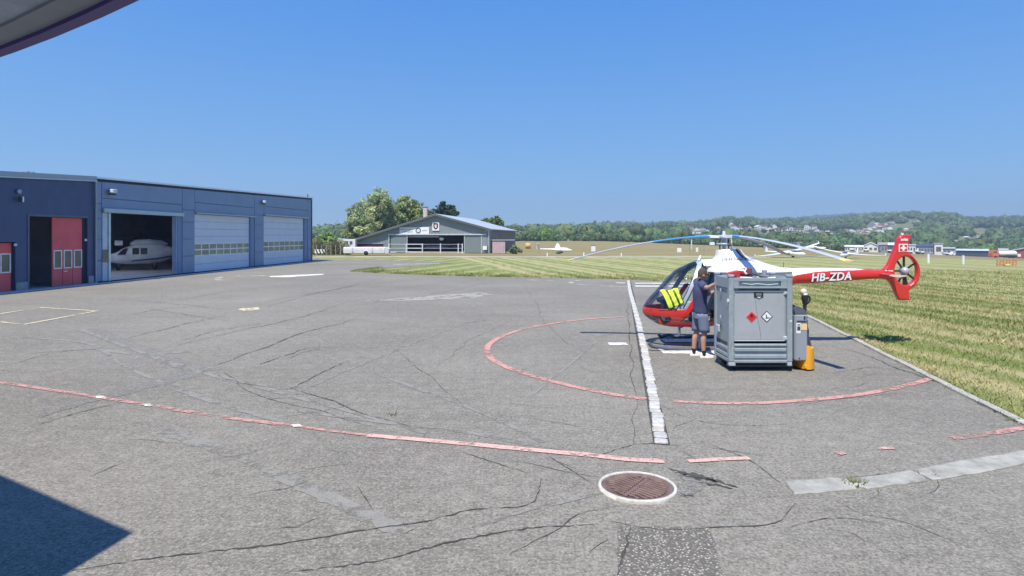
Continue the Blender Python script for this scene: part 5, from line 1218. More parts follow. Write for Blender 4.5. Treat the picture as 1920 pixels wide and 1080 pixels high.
# tail boom: white back, red flank
BX = [1440,1480,1520,1560,1600,1640,1662]; BT = [498.5,502.3,502.2,502.4,503.2,505.6,505.5]; BB = [553,534.6,531.4,528.6,525.5,523.1,523.2]; BW = [.32,.225,.19,.165,.145,.125,.10]
def split(px): return float(np.interp(px,[1440,1488,1520,1556,1600,1640],[527,514.5,509.2,506.8,506.0,503.0]))
bx_ = np.linspace(1440,1664,90); NB = 110; bg = []
for p in bx_:
    zt, zb, hw = hz_(cr(BX,BT,p)), hz_(cr(BX,BB,p)), float(cr(BX,BW,p)); c = (zt+zb)/2; h = (zt-zb)/2
    sp = hz_(split(p)); ring = []
    s0 = max(-.9,min(.999,(sp-c)/h)); 
    for k in range(NB):
        a = 2*math.pi*k/NB; ring.append((hx_(p), hw*math.copysign(abs(math.cos(a))**.75, math.cos(a)), c+h*math.copysign(abs(math.sin(a))**.85, math.sin(a))))
    bg.append(ring)
bp = {'boom_back':MB(),'boom':MB()}; bids = {'boom_back':{},'boom':{}}
for i in range(len(bx_)-1):
    for k in range(NB):
        k2 = (k+1)%NB; q = (bg[i][k],bg[i][k2],bg[i+1][k2],bg[i+1][k]); zm = sum(v[2] for v in q)/4; yb_ = hpy(zm)
        nm = 'boom_back' if yb_ < split((bx_[i]+bx_[i+1])/2) else 'boom'; f = []
        for key in ((i,k),(i,k2),(i+1,k2),(i+1,k)):
            if key not in bids[nm]: bids[nm][key] = len(bp[nm].v); bp[nm].v.append(bg[key[0]][key[1]])
            f.append(bids[nm][key])
        bp[nm].f.append(tuple(f)); bp[nm].sm.append(True)
bp['boom'].build('boom', RED, heli); bp['boom_back'].build('boom_back', HWHITE, heli)
yb0 = -.205
Mt = Matrix.Translation((hx_(1557.5)-.27,-.192,hz_(518.7))) @ Matrix.Rotation(R(2.0),4,'Z') @ Matrix.Rotation(R(3.2),4,'Y') @ FACE
Mt = Matrix.Translation((hx_(1549.5),-.192,hz_(518.6))) @ Matrix.Rotation(R(2.6),4,'Z') @ Matrix.Rotation(R(-2.2),4,'Y') @ FACE
text('registration', 'HB-ZDA', .245, HWHITE, heli, Mt, shear=.22, bold=.006, depth=.004, spacing=1.05, sx=.98)
Mt2 = Matrix.Translation((.016,.006,-.016)) @ Mt
text('registration_shade', 'HB-ZDA', .245, M('letter_shade',(.16,.004,.03),.5), heli, Mt2, shear=.22, bold=.011, depth=.003, spacing=1.05, sx=.98)
# fin with shrouded fan
fin = [(1660,523.8),(1665,527),(1670,533),(1673.5,540),(1676,546.7),(1680,555),(1683.5,561.6),(1684.5,562.4),(1702.5,562.6),(1703.2,561.5),(1702.2,552),(1702,545),(1705,541.8),(1710,538.7),(1715,533.8),(1719,527.5),(1722,519.5),(1723.2,511),(1722.8,503),(1720.8,496),(1717.5,490),(1713,484),(1707.5,478.5),(1702,474),(1700.6,470),(1700.4,463.5),(1701.8,456),(1704.5,446),(1706,441),(1704.5,440),(1695,440),(1689,441),(1685,443),(1682,446.5),(1680.3,451),(1679,458.5),(1675.8,466),(1671.5,477),(1666.5,489),(1663,496),(1659,501.5),(1654,505),(1654,523.4)]
hole = [(1696.2+21.2*math.cos(a), 507.6+26.8*math.sin(a)) for a in np.linspace(0,2*math.pi,48,endpoint=False)]
me = outline_mesh('fin', [(hx_(x),hz_(y)) for x,y in fin], [[(hx_(x),hz_(y)) for x,y in hole]], .13, .03); fo = link('fin', me, RED, heli)
HUBC = (hx_(1695.3),0,hz_(507.8))
m = MB()
for k, a in enumerate(R(v) for v in (90,127,165,185,237,270,277,322,28)):
    pass
for a in (90,131,181,239,270,284,327,29):
    ar = R(a); c_, s_ = math.cos(ar), math.sin(ar); m = MB()
    p0 = Vector((HUBC[0]+.07*c_,.01,HUBC[2]+.09*s_)); p1 = Vector((HUBC[0]+.252*c_,.01,HUBC[2]+.318*s_)); n_ = Vector((-s_,0,c_))*.017
    m.loft([[p+n_+Vector((0,-.02,0)),p+n_*.6+Vector((0,.03,0)),p-n_*.6+Vector((0,.035,0)),p-n_+Vector((0,-.015,0))] for p in (p0,p1)], True, False); m.build('fan_blade', BLK, heli)
m = MB(); m.lathe(HUBC, ((.0,-.10),(.045,-.095),(.075,-.07),(.085,-.03),(.085,.06),(.0,.07)), 24, 'y'); o = m.build('fan_hub', M('fan_hub_grey',(.42,.44,.48),.4,.2), heli); 
fl = MB(); fl.bbox((hx_(1681.5),-.074,hz_(472.2)),(hx_(1698.3),-.066,hz_(457.3)), .002); fb = fl.build('flag_border', HWHITE, heli)
fl = MB(); fl.bbox((hx_(1683),-.079,hz_(470.7)),(hx_(1696.8),-.0741,hz_(458.8)), .001); fl.build('flag_field', RED, heli)
cx_, cz_ = hx_(1689.6), hz_(464.8); a_c, b_c = .062, .021
fl = MB(); fl.prism([(cx_-b_c,cz_-a_c),(cx_+b_c,cz_-a_c),(cx_+b_c,cz_-b_c),(cx_+a_c,cz_-b_c),(cx_+a_c,cz_+b_c),(cx_+b_c,cz_+b_c),(cx_+b_c,cz_+a_c),(cx_-b_c,cz_+a_c),(cx_-b_c,cz_+b_c),(cx_-a_c,cz_+b_c),(cx_-a_c,cz_-b_c),(cx_-b_c,cz_-b_c)],'y',-.084,-.0791); fl.build('flag_cross', HWHITE, heli)
text('fin_lettering', 'swiss', .085, HWHITE, heli, Matrix.Translation((hx_(1692),-.068,hz_(449))) @ FACE, bold=.004, depth=.003, sx=.9)
m = MB(); m.tube([(hx_(1691.5),0,hz_(440.5)),(hx_(1691.5),0,hz_(436.8))], .03, 10); m.build('beacon', M('beacon_white',(.8,.75,.75),.3), heli)
for s in (-1,1):
    m = MB(); m.loft([[(hx_(1641)+.05*t,s*(.08+.42*t),hz_(513)),(hx_(1645)+.05*t,s*(.08+.42*t),hz_(511.5)),(hx_(1671),s*(.08+.42*t),hz_(513.5)),(hx_(1645)+.05*t,s*(.08+.42*t),hz_(514))] for t in (0,1)], True, False); m.build('stabiliser', RED, heli)
    m = MB(); m.prism([(hx_(1640),hz_(514.2)),(hx_(1646),hz_(512.2)),(hx_(1660),hz_(512.6)),(hx_(1671),hz_(513.4)),(hx_(1671),hz_(515.6)),(hx_(1661),hz_(516.6)),(hx_(1659),hz_(518)),(hx_(1657),hz_(516.4)),(hx_(1646),hz_(515.8))], 'y', s*.51-.012, s*.51+.012); m.build('stabiliser_tip', M('stabiliser_pink',(.78,.55,.55),.4), heli)
m = MB(); m.bbox((hx_(1661),-.075,hz_(509)),(hx_(1671),-.066,hz_(506.4)), .003); m.lathe((hx_(1656.5),-.10,hz_(507.5)), ((.0,-.02),(.018,-.01),(.018,.03)), 10, 'y'); m.build('tail_marking', M('stabiliser_pink',(.78,.5,.5)), heli)
m = MB(); m.prism([(hx_(1702),hz_(534)),(hx_(1709),hz_(529.5)),(hx_(1710),hz_(531.5)),(hx_(1703.5),hz_(536))], 'y', -.072, -.0655); m.build('shroud_marking', M('stabiliser_pink',(.78,.5,.5)), heli)
m = MB(); m.tube([(hx_(1469),0,hz_(501)),(hx_(1469.5),0,hz_(491))], .006, 5); m.tube([(hx_(1467),-.14,hz_(503.5)),(hx_(1469),-.14,hz_(503.5))], .012, 6); m.build('antenna', BLK, heli)
# landing gear
def skid(y, tip, g0, dd):
    k = dd/F; X = lambda px: (px-CXP)*k-HXO; Z = lambda py: CH-(py-HYP)*k
    m = MB(); q = [(X(tip[0]),y,Z(tip[1])),(X(tip[0]+3),y,Z(tip[1]+5)-.0),(X(tip[0]+22),y,.075),(X(g0),y,.045),(X(g0)+.5,y,.042),(X(g0)+2.0,y,.042),(X(g0)+2.15,y,.06)]
    q[1] = (X(tip[0]+2),y,Z(tip[1])-.04)
    m.tube(spline(q,.05), .038, 10); m.build('skid', SKID, heli)
skid(-.78, (1217,643), 1272, 12.62); skid(.80, (1235,626.5), 1262, 14.2)
for px in (1292, 1392):
    for s in (-1,1):
        m = MB(); m.tube(spline([(hx_(px)+.0,s*.10,hz_(610)),(hx_(px),s*.42,hz_(612)+.0),(hx_(px),s*.64,hz_(616)-.06),(hx_(px),s*.755,.30),(hx_(px),s*.79,.05)],.05), .032, 8); m.build('cross_tube', M('gear_grey',(.30,.34,.42),.4,.2), heli)
# rotor
HUB = Vector((hx_(1357.5),0,hz_(444.5)))
m = MB(); m.tube([(HUB.x,0,hz_(470)),(HUB.x,0,HUB.z+.06)], .035, 10); m.build('mast', M('mast_steel',(.45,.47,.50),.3,.7), heli)
for k, (dx, dy) in enumerate(((-.115,-.05),(.02,-.10),(.085,-.06),(.16,-.04),(.06,.10),(-.06,.09))):
    m = MB(); m.tube([(HUB.x+dx*.95,dy,hz_(468)),(HUB.x+dx*1.0,dy,hz_(459)),(HUB.x+dx*.9,dy,HUB.z-.03)], .013, 6); m.build('pitch_rod', (BLK, HWHITE)[k % 2], heli)
m = MB(); m.lathe((HUB.x,0,hz_(457.5)), ((.03,-.02),(.16,-.018),(.17,0),(.16,.02),(.03,.025)), 20); m.build('swashplate', HGREY, heli)
m = MB(); m.lathe((HUB.x,0,HUB.z), ((.03,-.05),(.11,-.04),(.13,0),(.10,.04),(.04,.06),(.035,.13),(.0,.14)), 20); m.build('hub', HGREY, heli)
BLUEC = M('blade_blue',(.06,.30,.68),.35,var=.1,coat=.3); BLADEG = M('blade_grey',(.42,.46,.52),.4,var=.08); TIPY = M('blade_tip_yellow',(.78,.62,.22),.5)
def blade(az, tip, blue_to, with_tip, lab=None):
    d = Vector((math.cos(az), math.sin(az), 0)); tp = Vector(tip)-Vector((HXO,HD_,0)); Lr = (tp-HUB).xy.length; dz = tp.z-HUB.z
    d = Vector(((tp-HUB).x, (tp-HUB).y, 0)).normalized(); nn = Vector((-d.y, d.x, 0)); n = 22
    def c_at(r): t = r/Lr; return HUB + d*r + Vector((0,0,.035*math.sin(min(1,t*6)*math.pi/2) + (dz-.035)*t**1.75))
    def secm(r0, r1, mat, nm, ch, th, nseg, par=None):
        rings = []
        for r_ in np.linspace(r0, r1, nseg):
            c = c_at(r_); cw = ch(r_) if callable(ch) else ch
            rings.append([c+nn*(-.28*cw)+Vector((0,0,.0)), c+nn*(-.10*cw)+Vector((0,0,th)), c+nn*(.30*cw)+Vector((0,0,th*.7)), c+nn*(.72*cw), c+nn*(.30*cw)-Vector((0,0,th*.6)), c+nn*(-.10*cw)-Vector((0,0,th*.8))])
        m = MB(); m.loft(rings, True, False); return m.build(nm, mat, par or heli)
    bl = secm(.62, Lr-(.13 if with_tip else 0), BLADEG, 'rotor_blade', .19, .018, 20)
    secm(.30, .619, BLUEC, 'blade_cuff', lambda r: .10+.10*(r-.3)/.32, .032, 6, bl)
    if blue_to: secm(.63, blue_to, BLUEC, 'blade_inner_blue', .20, .022, 12, bl)  # inner length of the blade coloured blue
    if with_tip: secm(Lr-.129, Lr, TIPY, 'blade_tip', .19, .016, 3, bl)
    m = MB(); c0_, c1_ = c_at(.08), c_at(.34); m.loft([[c+nn*w_+Vector((0,0,h_)) for w_, h_ in ((-.06,.03),(.06,.03),(.06,-.03),(-.06,-.03))] for c in (c0_,(c0_+c1_)/2,c1_)], True, False); m.build('blade_grip', HWHITE, heli)
blade(0, V(1066,488.5,14.2), 1.55, True); blade(0, V(1588,489.5,9.95), 0, True); blade(0, V(1474,476,15.9), 0, False)

# high visibility vest draped over the nose
vz = empty('safety_vest', (HXO+hx_(1248), HD_-.45, hz_(558)), 'bright yellow safety vest draped over the helicopter nose', 'vest'); vo = Vector((hx_(1248), -.45, hz_(558)))
VY = M('vest_yellow',(.62,.80,.045),.7,var=.12,vs=9); VD = M('vest_stripe',(.045,.065,.05),.5,var=.2,vs=9)
def vest_pt(u, v, off):
    tl, tr, br, bl_ = (1232,544), (1258.5,538), (1268,563), (1242,575)
    px = (tl[0]*(1-u)+tr[0]*u)*(1-v)+(bl_[0]*(1-u)+br[0]*u)*v; py = (tl[1]*(1-u)+tr[1]*u)*(1-v)+(bl_[1]*(1-u)+br[1]*u)*v - 2.5*math.sin(u*9)*(1-v)*.4
    z = hz_(py); zt = body(px)[0]; z = min(z, zt-.012); y = side_y(px, z)
    return Vector((hx_(px), -y-off-.008*math.sin(u*22+v*4)-.006*math.sin(v*17+u*5), z+.012))-vo
def vest_strip(nm, u0, u1, mat, off, v0=0, v1=1, par=vz):
    m = MB(); nu = max(3,int((u1-u0)*30)); nv = 16; vs = []
    for s_ in (0,1):
        for j in range(nv+1):
            for i in range(nu+1): vs.append(vest_pt(u0+(u1-u0)*i/nu, v0+(v1-v0)*j/nv, off+.010*s_))
    fs = []; q = (nu+1)*(nv+1)
    for j in range(nv):
        for i in range(nu):
            a = j*(nu+1)+i; f = (a,a+1,a+nu+2,a+nu+1); fs.append(f); fs.append(tuple(k+q for k in f[::-1]))
    for j in range(nv):
        a = j*(nu+1); fs.append((a,a+nu+1,a+nu+1+q,a+q)); a += nu; fs.append((a,a+q,a+nu+1+q,a+nu+1))
    for i in range(nu):
        a = i; fs.append((a,a+q,a+1+q,a+1)); a = nv*(nu+1)+i; fs.append((a,a+1,a+1+q,a+q))
    m.add(vs, fs, True); return m.build(nm, mat, par)
vest_strip('cloth', 0, 1, VY, .022)
vest_strip('reflective_stripe', .30, .41, VD, .034); vest_strip('reflective_stripe', .66, .77, VD, .034, .08, 1); vest_strip('hem', .955, 1.0, VD, .034, .3, 1); vest_strip('hem', .0, .03, VD, .034)
# ------------------------------------------------------------------ grey transport crate with a fuel tank, carried on a pallet truck
KD = 10.65; kr = Vector((3.87, KD, 0)); KL = .105
crate = empty('tank_crate', (kr.x, kr.y, KL), 'grey steel crate holding a fuel tank with two hazard diamonds', 'crate')
def cx(px): return (px-CXP)*KD/F-kr.x
def cz(py): return CH-(py-HYP)*KD/F-KL
CG = M('crate_grey',(.31,.36,.385),.42,.15,var=.10,vs=3,dirt=.35); CG2 = M('tank_grey',(.37,.395,.41),.40,.05,var=.07,vs=1.5,dirt=.22); CGL = M('crate_pale',(.46,.50,.53),.4,.1,var=.08); CDK = M('crate_dark',(.05,.06,.08),.6)
W_, DP, H_ = 1.135, .80, 1.60; pw = .092
def part(nm, mat, a, b, c=.008, parent=crate): m = MB(); m.bbox(a, b, c); return m.build(nm, mat, parent)
for (x, y) in ((0,0),(W_-pw,0),(0,DP-pw),(W_-pw,DP-pw)):
    p = part('corner_post', CG, (x,y,.075),(x+pw,y+pw,H_-.02), .010); part('foot', CGL, (x+.005,y+.005,0.0),(x+pw+.03 if x == 0 else x+pw-.005,y+pw-.005,.074), .010)
    part('stacking_cup', CG, (x-.006,y-.006,H_-.019),(x+pw+.006,y+pw+.006,H_+.03), .012)
z_top0, z_top1 = cz(541), cz(521)
f = part('top_beam', CG, (pw,.0,z_top0),(W_-pw,.06,cz(537.5)), .006)
part('top_beam', CG, (pw,.004,cz(527.5)),(W_-pw,.06,z_top1), .006)
part('beam_end', CG, (pw,.006,cz(537.4)),(cx(1386),.06,cz(527.6)), .004); part('beam_end', CG, (cx(1465),.006,cz(537.4)),(W_-pw,.06,cz(527.6)), .004)
part('recess_plate', CGL, (cx(1386),.05,cz(537.4)),(cx(1465),.062,cz(527.6)), .003)
m = MB(); m.tube([(cx(1392),.03,cz(531)),(cx(1410),.02,cz(534)),(cx(1420),.02,cz(532)),(cx(1440),.02,cz(534.5)),(cx(1460),.03,cz(532.5))], .012, 6); m.build('recess_cable', CGL, crate)
# tank body with rounded shoulders
x0, x1, za_, zb_ = cx(1372.5), cx(1477.5), cz(642), cz(543.5); r = .05
m = MB(); rr_ = []
for yy, ins in ((.085,.03),(.060,.012),(.048,.045),):
    pass
def rrect(x0, x1, z0, z1, r, n=5, cut=0):
    o = []
    for (cx_, cz_, a0) in ((x1-r,z0+r,-90),(x1-r,z1-r,0),(x0+r,z1-r,90),(x0+r,z0+r,180)):
        for k in range(n+1): a = R(a0+90*k/n); o.append((cx_+r*math.cos(a), cz_+r*math.sin(a)))
    return o
rings = [[(x,yy,z) for x,z in rrect(x0+i_,x1-i_,za_+i_,zb_-i_,r)] for yy,i_ in ((.62,.0),(.085,.0),(.060,.008),(.050,.03),(.046,.05))]
m.loft(rings, True, False); tank = m.build('tank', CG2, crate)
m = MB(); m.tube([(x0+.04,.045,zb_-.028),(x1-.04,.045,zb_-.028)], .018, 8); m.tube([(x0+.04,.045,za_+.022),(x1-.04,.045,za_+.022)], .012, 8); m.build('tank_rim', CG2, tank)
for (xx, zz, sx_) in ((x0-.02,zb_-.10,1),(x1+.02,zb_-.10,-1),(x0-.02,za_+.02,1),(x1+.02,za_+.02,-1)):
    m = MB(); a_, b_ = sorted((xx, xx+sx_*.085)); m.bbox((a_,.028,zz),(b_,.058,zz+.085), .02); m.tube([((a_+b_)/2,.01,zz+.042),((a_+b_)/2,.03,zz+.042)], .016, 8); m.build('tank_clamp', CGL, crate)
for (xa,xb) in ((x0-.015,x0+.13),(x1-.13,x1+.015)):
    part('corner_gusset', M('gusset_dark',(.20,.235,.25),.5), (xa,.030,zb_-.02),(xb,.044,zb_+.03), .006)  # gussets in a darker grey than the tank
m = MB(); m.bbox((cx(1415.5),.036,cz(558.5)),(cx(1433),.052,cz(548)), .004); lb = m.build('tank_gauge', M('gauge_black',(.02,.022,.028),.3), crate)
m = MB(); m.bbox((cx(1419),.031,cz(555)),(cx(1429.5),.037,cz(550.5)), .003); m.build('gauge_window', M('gauge_window',(.16,.18,.21),.2), lb)
m = MB(); m.prism([(cx(1420),cz(557)),(cx(1429),cz(557)),(cx(1424.5),cz(559))],'y',.030,.036); m.build('gauge_arrow', HWHITE, lb)
def diamond(cx0, cz0, h, fill, edge, nm):
    m = MB(); m.prism([(cx0-h,cz0),(cx0,cz0-h),(cx0+h,cz0),(cx0,cz0+h)],'y',.040,.0455); d = m.build(nm, edge, crate)
    k = h*.84; m = MB(); m.prism([(cx0-k,cz0),(cx0,cz0-k),(cx0+k,cz0),(cx0,cz0+k)],'y',.0375,.0398); m.build('sign_field', fill, d); return d
SRED = M('hazard_red',(.58,.02,.025),.4,var=.04); SBLK = M('hazard_black',(.015,.015,.017),.5); SWHT = M('hazard_white',(.80,.80,.80),.4,var=.03)
a_, b_ = cx(1411), cz(594.8); d1_ = diamond(a_, b_, .103, SRED, M('hazard_edge_pink',(.70,.16,.16),.4), 'flame_diamond')
m = MB(); m.prism([(a_-.020,b_+.010),(a_-.030,b_+.032),(a_-.016,b_+.028),(a_-.012,b_+.062),(a_+.004,b_+.040),(a_+.012,b_+.052),(a_+.016,b_+.026),(a_+.028,b_+.034),(a_+.020,b_+.008),(a_,b_+.0)],'y',.0355,.0374); m.build('flame_symbol', SBLK, d1_)
m = MB(); m.box((a_-.026,.0356,b_-.010),(a_+.026,.0374,b_-.004)); m.build('flame_bar', SBLK, d1_)
a_, b_ = cx(1439.6), cz(594.3); d2_ = diamond(a_, b_, .103, SWHT, SBLK, 'environment_diamond')
m = MB(); m.prism([(a_-.030,b_-.028),(a_-.014,b_-.016),(a_-.018,b_+.018),(a_-.034,b_+.040),(a_-.012,b_+.026),(a_-.002,b_+.044),(a_-.002,b_+.016),(a_+.004,b_-.012),(a_+.030,b_-.016),(a_+.046,b_-.004),(a_+.046,b_-.034),(a_+.026,b_-.026),(a_-.010,b_-.036)],'y',.0355,.0374); m.build('tree_fish_symbol', SBLK, d2_)
# lower slatted panel: folded steel sheets
part('bottom_beam', CG, (pw,.0,cz(680.5)),(W_-pw,.06,cz(675)), .008)
part('lower_panel', CG, (pw,.030,cz(674.9)),(W_-pw,.05,cz(645)), .004)
for (ya, yb) in ((646,649.5),(653,659.5),(665.5,672.5)):
    part('panel_rib', CG, (pw+.012,.004,cz(yb)),(W_-pw-.012,.0295,cz(ya)), .010)
# left side of the crate
for (za2, zb2) in ((cz(541),cz(521)),(cz(680),cz(674))):
    part('side_beam', CG, (.006,pw,za2),(.06,DP-pw,zb2), .006)
part('side_panel', CG, (.028,pw,cz(645)),(.05,DP-pw,cz(541.5)), .004); part('side_panel', CG, (.028,pw,cz(673.9)),(.05,DP-pw,cz(652)), .004)
for (ya, yb) in ((653,659),(665,672)): part('side_rib', CG, (.006,pw+.01,cz(yb)),(.0275,DP-pw-.01,cz(ya)), .010)
part('side_gap', CDK, (.03,pw,cz(651.9)),(.05,DP-pw,cz(645.1)), .003); part('side_lock', CGL, (-.035,DP*.55,cz(630)),(.0,DP*.75,cz(616)), .012)
for z in (cz(548),cz(600)): part('side_clip', CGL, (-.012,.40,z-.03),(.005,.45,z+.03), .006)
for (x,y,a,b) in ((W_-.05,pw,W_-.006,DP-pw),):
    part('side_panel', CG, (W_-.05,pw,cz(674)),(W_-.03,DP-pw,cz(541.5)), .004); part('side_beam', CG, (W_-.06,pw,cz(541)),(W_-.006,DP-pw,cz(521)), .006)
part('back_panel', CG, (pw,DP-.05,cz(674)),(W_-pw,DP-.03,cz(541.5)), .004); part('back_beam', CG, (pw,DP-.06,cz(541)),(W_-pw,DP-.006,cz(521)), .006)
part('base_plate', CDK, (.02,.06,.03),(W_-.02,DP-.06,.074), .01)
m = MB(); rr5 = random.Random(5); q = [(cx(1418),cz(560)),(cx(1420),cz(580)),(cx(1423),cz(600)),(cx(1427),cz(620)),(cx(1429),cz(642))]
m.loft([[(x-w_,.0455,z),(x+w_,.0455,z),(x+w_,.0459,z),(x-w_,.0459,z)] for (x,z),w_ in zip(q,(.004,.006,.005,.007,.003))], True, False); m.build('drip_stain', M('stain_dark',(.20,.215,.225),.6,var=.3,vs=20), crate)
for (a0,b0,a1,b1) in ((1363,560,1367.5,566),(1480.5,600,1485,604)): m = MB(); m.box((cx(a0),-.003,cz(b1)),(cx(a1),-.0005,cz(b0))); m.build('small_label', M('label_pale',(.62,.62,.58),.5), crate)
rs = random.Random(9)
for k in range(26):                                                                  # scratches and rubbed edges on posts and beams
    x = rs.choice((rs.uniform(.01,.08), rs.uniform(W_-.085,W_-.012))); z = rs.uniform(.1,1.55); l = rs.uniform(.02,.09); m = MB(); m.box((x,-.0022,z),(x+rs.uniform(.002,.012),-.0004,z+l)); m.build('scratch', M('scratch_pale',(.46,.48,.48),.5) if k % 2 else M('scratch_rust',(.22,.16,.12),.8), crate)
# top: tank lid, hose, dispensing gear
lid = part('tank_lid', CG2, (.12,.12,cz(543)),(W_-.12,DP-.12,cz(526)), .03)
for (x,y,w_,d_,h_,mt) in ((.34,.30,.20,.16,.075,CDK),(.60,.26,.10,.10,.06,CGL),(.20,.40,.10,.12,.05,CDK)):
    part('lid_fitting', mt, (x,y,cz(525.9)),(x+w_,y+d_,cz(525.9)+h_), .015)
m = MB(); m.tube(spline([(.20,.18,cz(523)),(.32,.14,cz(521)),(.45,.2,cz(520)),(.58,.30,cz(517)),(.70,.24,cz(521)),(.86,.2,cz(523))],.04), .016, 8); m.build('hose', M('hose_black',(.03,.032,.035),.6), crate)
m = MB(); m.tube([(.22,.06,cz(520.5)),(.44,.07,cz(521.5))], .014, 8); m.tube([(.72,.07,cz(522)),(.86,.08,cz(521))], .016, 8); m.build('handle', HWHITE, crate)
z0 = H_
m = MB(); m.loft([[(cx(1378),.34,cz(517.5)),(cx(1378),.46,cz(517.5)),(cx(1378),.46,cz(516)),(cx(1378),.34,cz(516))],[(cx(1384),.30,cz(520)),(cx(1384),.48,cz(520)),(cx(1384),.48,cz(513)),(cx(1384),.30,cz(513))],[(cx(1400),.28,cz(521)),(cx(1400),.50,cz(521)),(cx(1400),.50,cz(509.5)),(cx(1400),.28,cz(509.5))],[(cx(1412),.30,cz(521)),(cx(1412),.48,cz(521)),(cx(1412),.48,cz(511)),(cx(1412),.30,cz(511))]], True, False); m.build('pump_cover', M('pump_red',(.50,.03,.04),.45), crate)
m = MB(); m.bbox((cx(1408.5),.22,cz(517)),(cx(1420.5),.36,cz(503.5)), .015); m.build('filter_cap', M('cap_dark_red',(.20,.055,.065),.55,var=.2,vs=12), crate)
m = MB(); m.tube(spline([(cx(1397),.22,cz(505)),(cx(1402),.21,cz(503.5)),(cx(1408),.22,cz(505)),(cx(1404),.2,cz(511)),(cx(1408),.2,cz(515))],.03), .02, 8); m.build('nozzle', HWHITE, crate)
for px in (1455.5,):
    m = MB(); m.tube([(cx(px),.5,cz(520)),(cx(px),.5,cz(509.5))], .045, 10); m.build('vent_cap', CG, crate)

# pallet truck
pt = empty('pallet_truck', (5.03, 10.72, 0), 'grey and orange electric pallet truck with black tiller under the crate', 'pallet truck')
TD = 10.75
def tx(px): return (px-CXP)*TD/F-5.03
def tz(py): return CH-(py-HYP)*TD/F
TG = M('truck_grey',(.30,.33,.37),.4,.1,var=.05); TDK = M('truck_dark',(.045,.05,.07),.5); OR = M('truck_orange',(.82,.36,.015),.4,var=.05,coat=.2)
m = MB(); m.bbox((tx(1489),.0,tz(676.5)),(tx(1513.5),.62,tz(589)), .025); body_ = m.build('hood', TG, pt)
m = MB(); m.loft([[(tx(1489.5)+i_,y0,z),(tx(1513)-i_*1.2,y0,z),(tx(1513)-i_*1.2,.60-i_,z),(tx(1489.5)+i_,.60-i_,z)] for z, i_, y0 in ((tz(589),.0,.01),(tz(585),.01,.03),(tz(580),.02,.10),(tz(577),.05,.16))], True, False); m.build('hood_cap', TDK, pt)
m = MB(); m.tube([(tx(1496),.2,tz(577.5)),(tx(1496),.2,tz(573.5))], .025, 8); m.build('key_switch', BLK, pt)
m = MB(); m.bbox((tx(1491.5),-.006,tz(624.5)),(tx(1499.5),-.001,tz(605)), .001); st = m.build('sticker', SWHT, pt); m = MB(); m.box((tx(1493),-.009,tz(619)),(tx(1498.5),-.0065,tz(611.5))); m.box((tx(1493.5),-.009,tz(609.5)),(tx(1498),-.0065,tz(607.5))); m.build('sticker_print', TDK, st)
m = MB(); m.bbox((tx(1500.5),-.006,tz(618.5)),(tx(1511.5),-.001,tz(607)), .001); m.build('sticker', M('sticker_amber',(.80,.55,.25),.5), pt)
text('maker_lettering', 'MOTION', .040, TDK, pt, Matrix.Translation((tx(1501.5),-.004,tz(602.6))) @ FACE, bold=.004, depth=.002, sx=1.05)
m = MB(); m.bbox((tx(1505.5),-.005,tz(599)),(tx(1508.5),-.001,tz(592.5)), .001); m.build('hood_mark', BLK, pt); m = MB(); m.tube([(tx(1510.5),-.004,tz(597.5)),(tx(1512),-.004,tz(596)),(tx(1511.5),-.004,tz(593.5)),(tx(1510,),-.004,tz(594))], .004, 5); m.build('hood_mark', TDK, pt)
m = MB(); m.lathe((tx(1497),-.001,tz(671)), ((.0,-.008),(.012,-.006),(.012,.003)), 10, 'y'); m.build('bolt', BLK, pt)
m = MB(); m.bbox((tx(1513.4),.10,tz(672)),(tx(1519.5),.55,tz(600)), .02); m.build('mast_back', M('truck_black',(.022,.022,.028),.5), pt)
# orange drive shroud, rounded in plan
rings = []
for z, s_ in ((.03,1.0),(.10,1.0),(.22,.99),(.34,.97),(.40,.95)):
    rings.append([(tx(1514)+s_*.20*math.cos(a)*1.0*(1 if math.cos(a) > 0 else .55), .28+.30*s_*math.sin(a), z + (.06 if math.cos(a) < .1 else 0)*(z > .3)) for a in np.linspace(-math.pi,math.pi,28,endpoint=False)])
m = MB(); m.loft(rings, True, True); m.build('drive_shroud', OR, pt)
m = MB(); m.bbox((tx(1507.5),-.012,.03),(tx(1517),.2,.12), .02); m.build('shroud_toe', OR, pt)
m = MB(); m.lathe((tx(1516),.22,.10), ((.02,0),(.10,.01),(.10,.07),(.02,.08)), 18, 'y'); m.build('drive_wheel', BLK, pt)
m = MB(); m.loft([[(tx(1516)+.0,.14,.36),(tx(1530),.16,.36),(tx(1530),.40,.36),(tx(1516),.42,.36)],[(tx(1517),.15,.52),(tx(1527),.17,.50),(tx(1527),.38,.50),(tx(1517),.40,.52)],[(tx(1518),.20,.68),(tx(1525),.22,.66),(tx(1525),.34,.66),(tx(1518),.36,.68)]], True, False); m.build('tiller_base', TDK, pt)
m = MB(); m.tube(spline([(tx(1522.5),.26,tz(638)),(tx(1525),.26,tz(622)),(tx(1522),.26,tz(614)),(tx(1520.5),.26,tz(585)),(tx(1521),.26,tz(572))],.05), [.045,.05,.032]+[.026]*40, 8) if False else m.tube(spline([(tx(1523.5),.26,tz(640)),(tx(1525),.26,tz(624)),(tx(1522),.26,tz(612)),(tx(1520.5),.26,tz(588)),(tx(1521),.26,tz(572))],.05), .034, 8); m.build('tiller', M('truck_black',(.02,.02,.03)), pt)
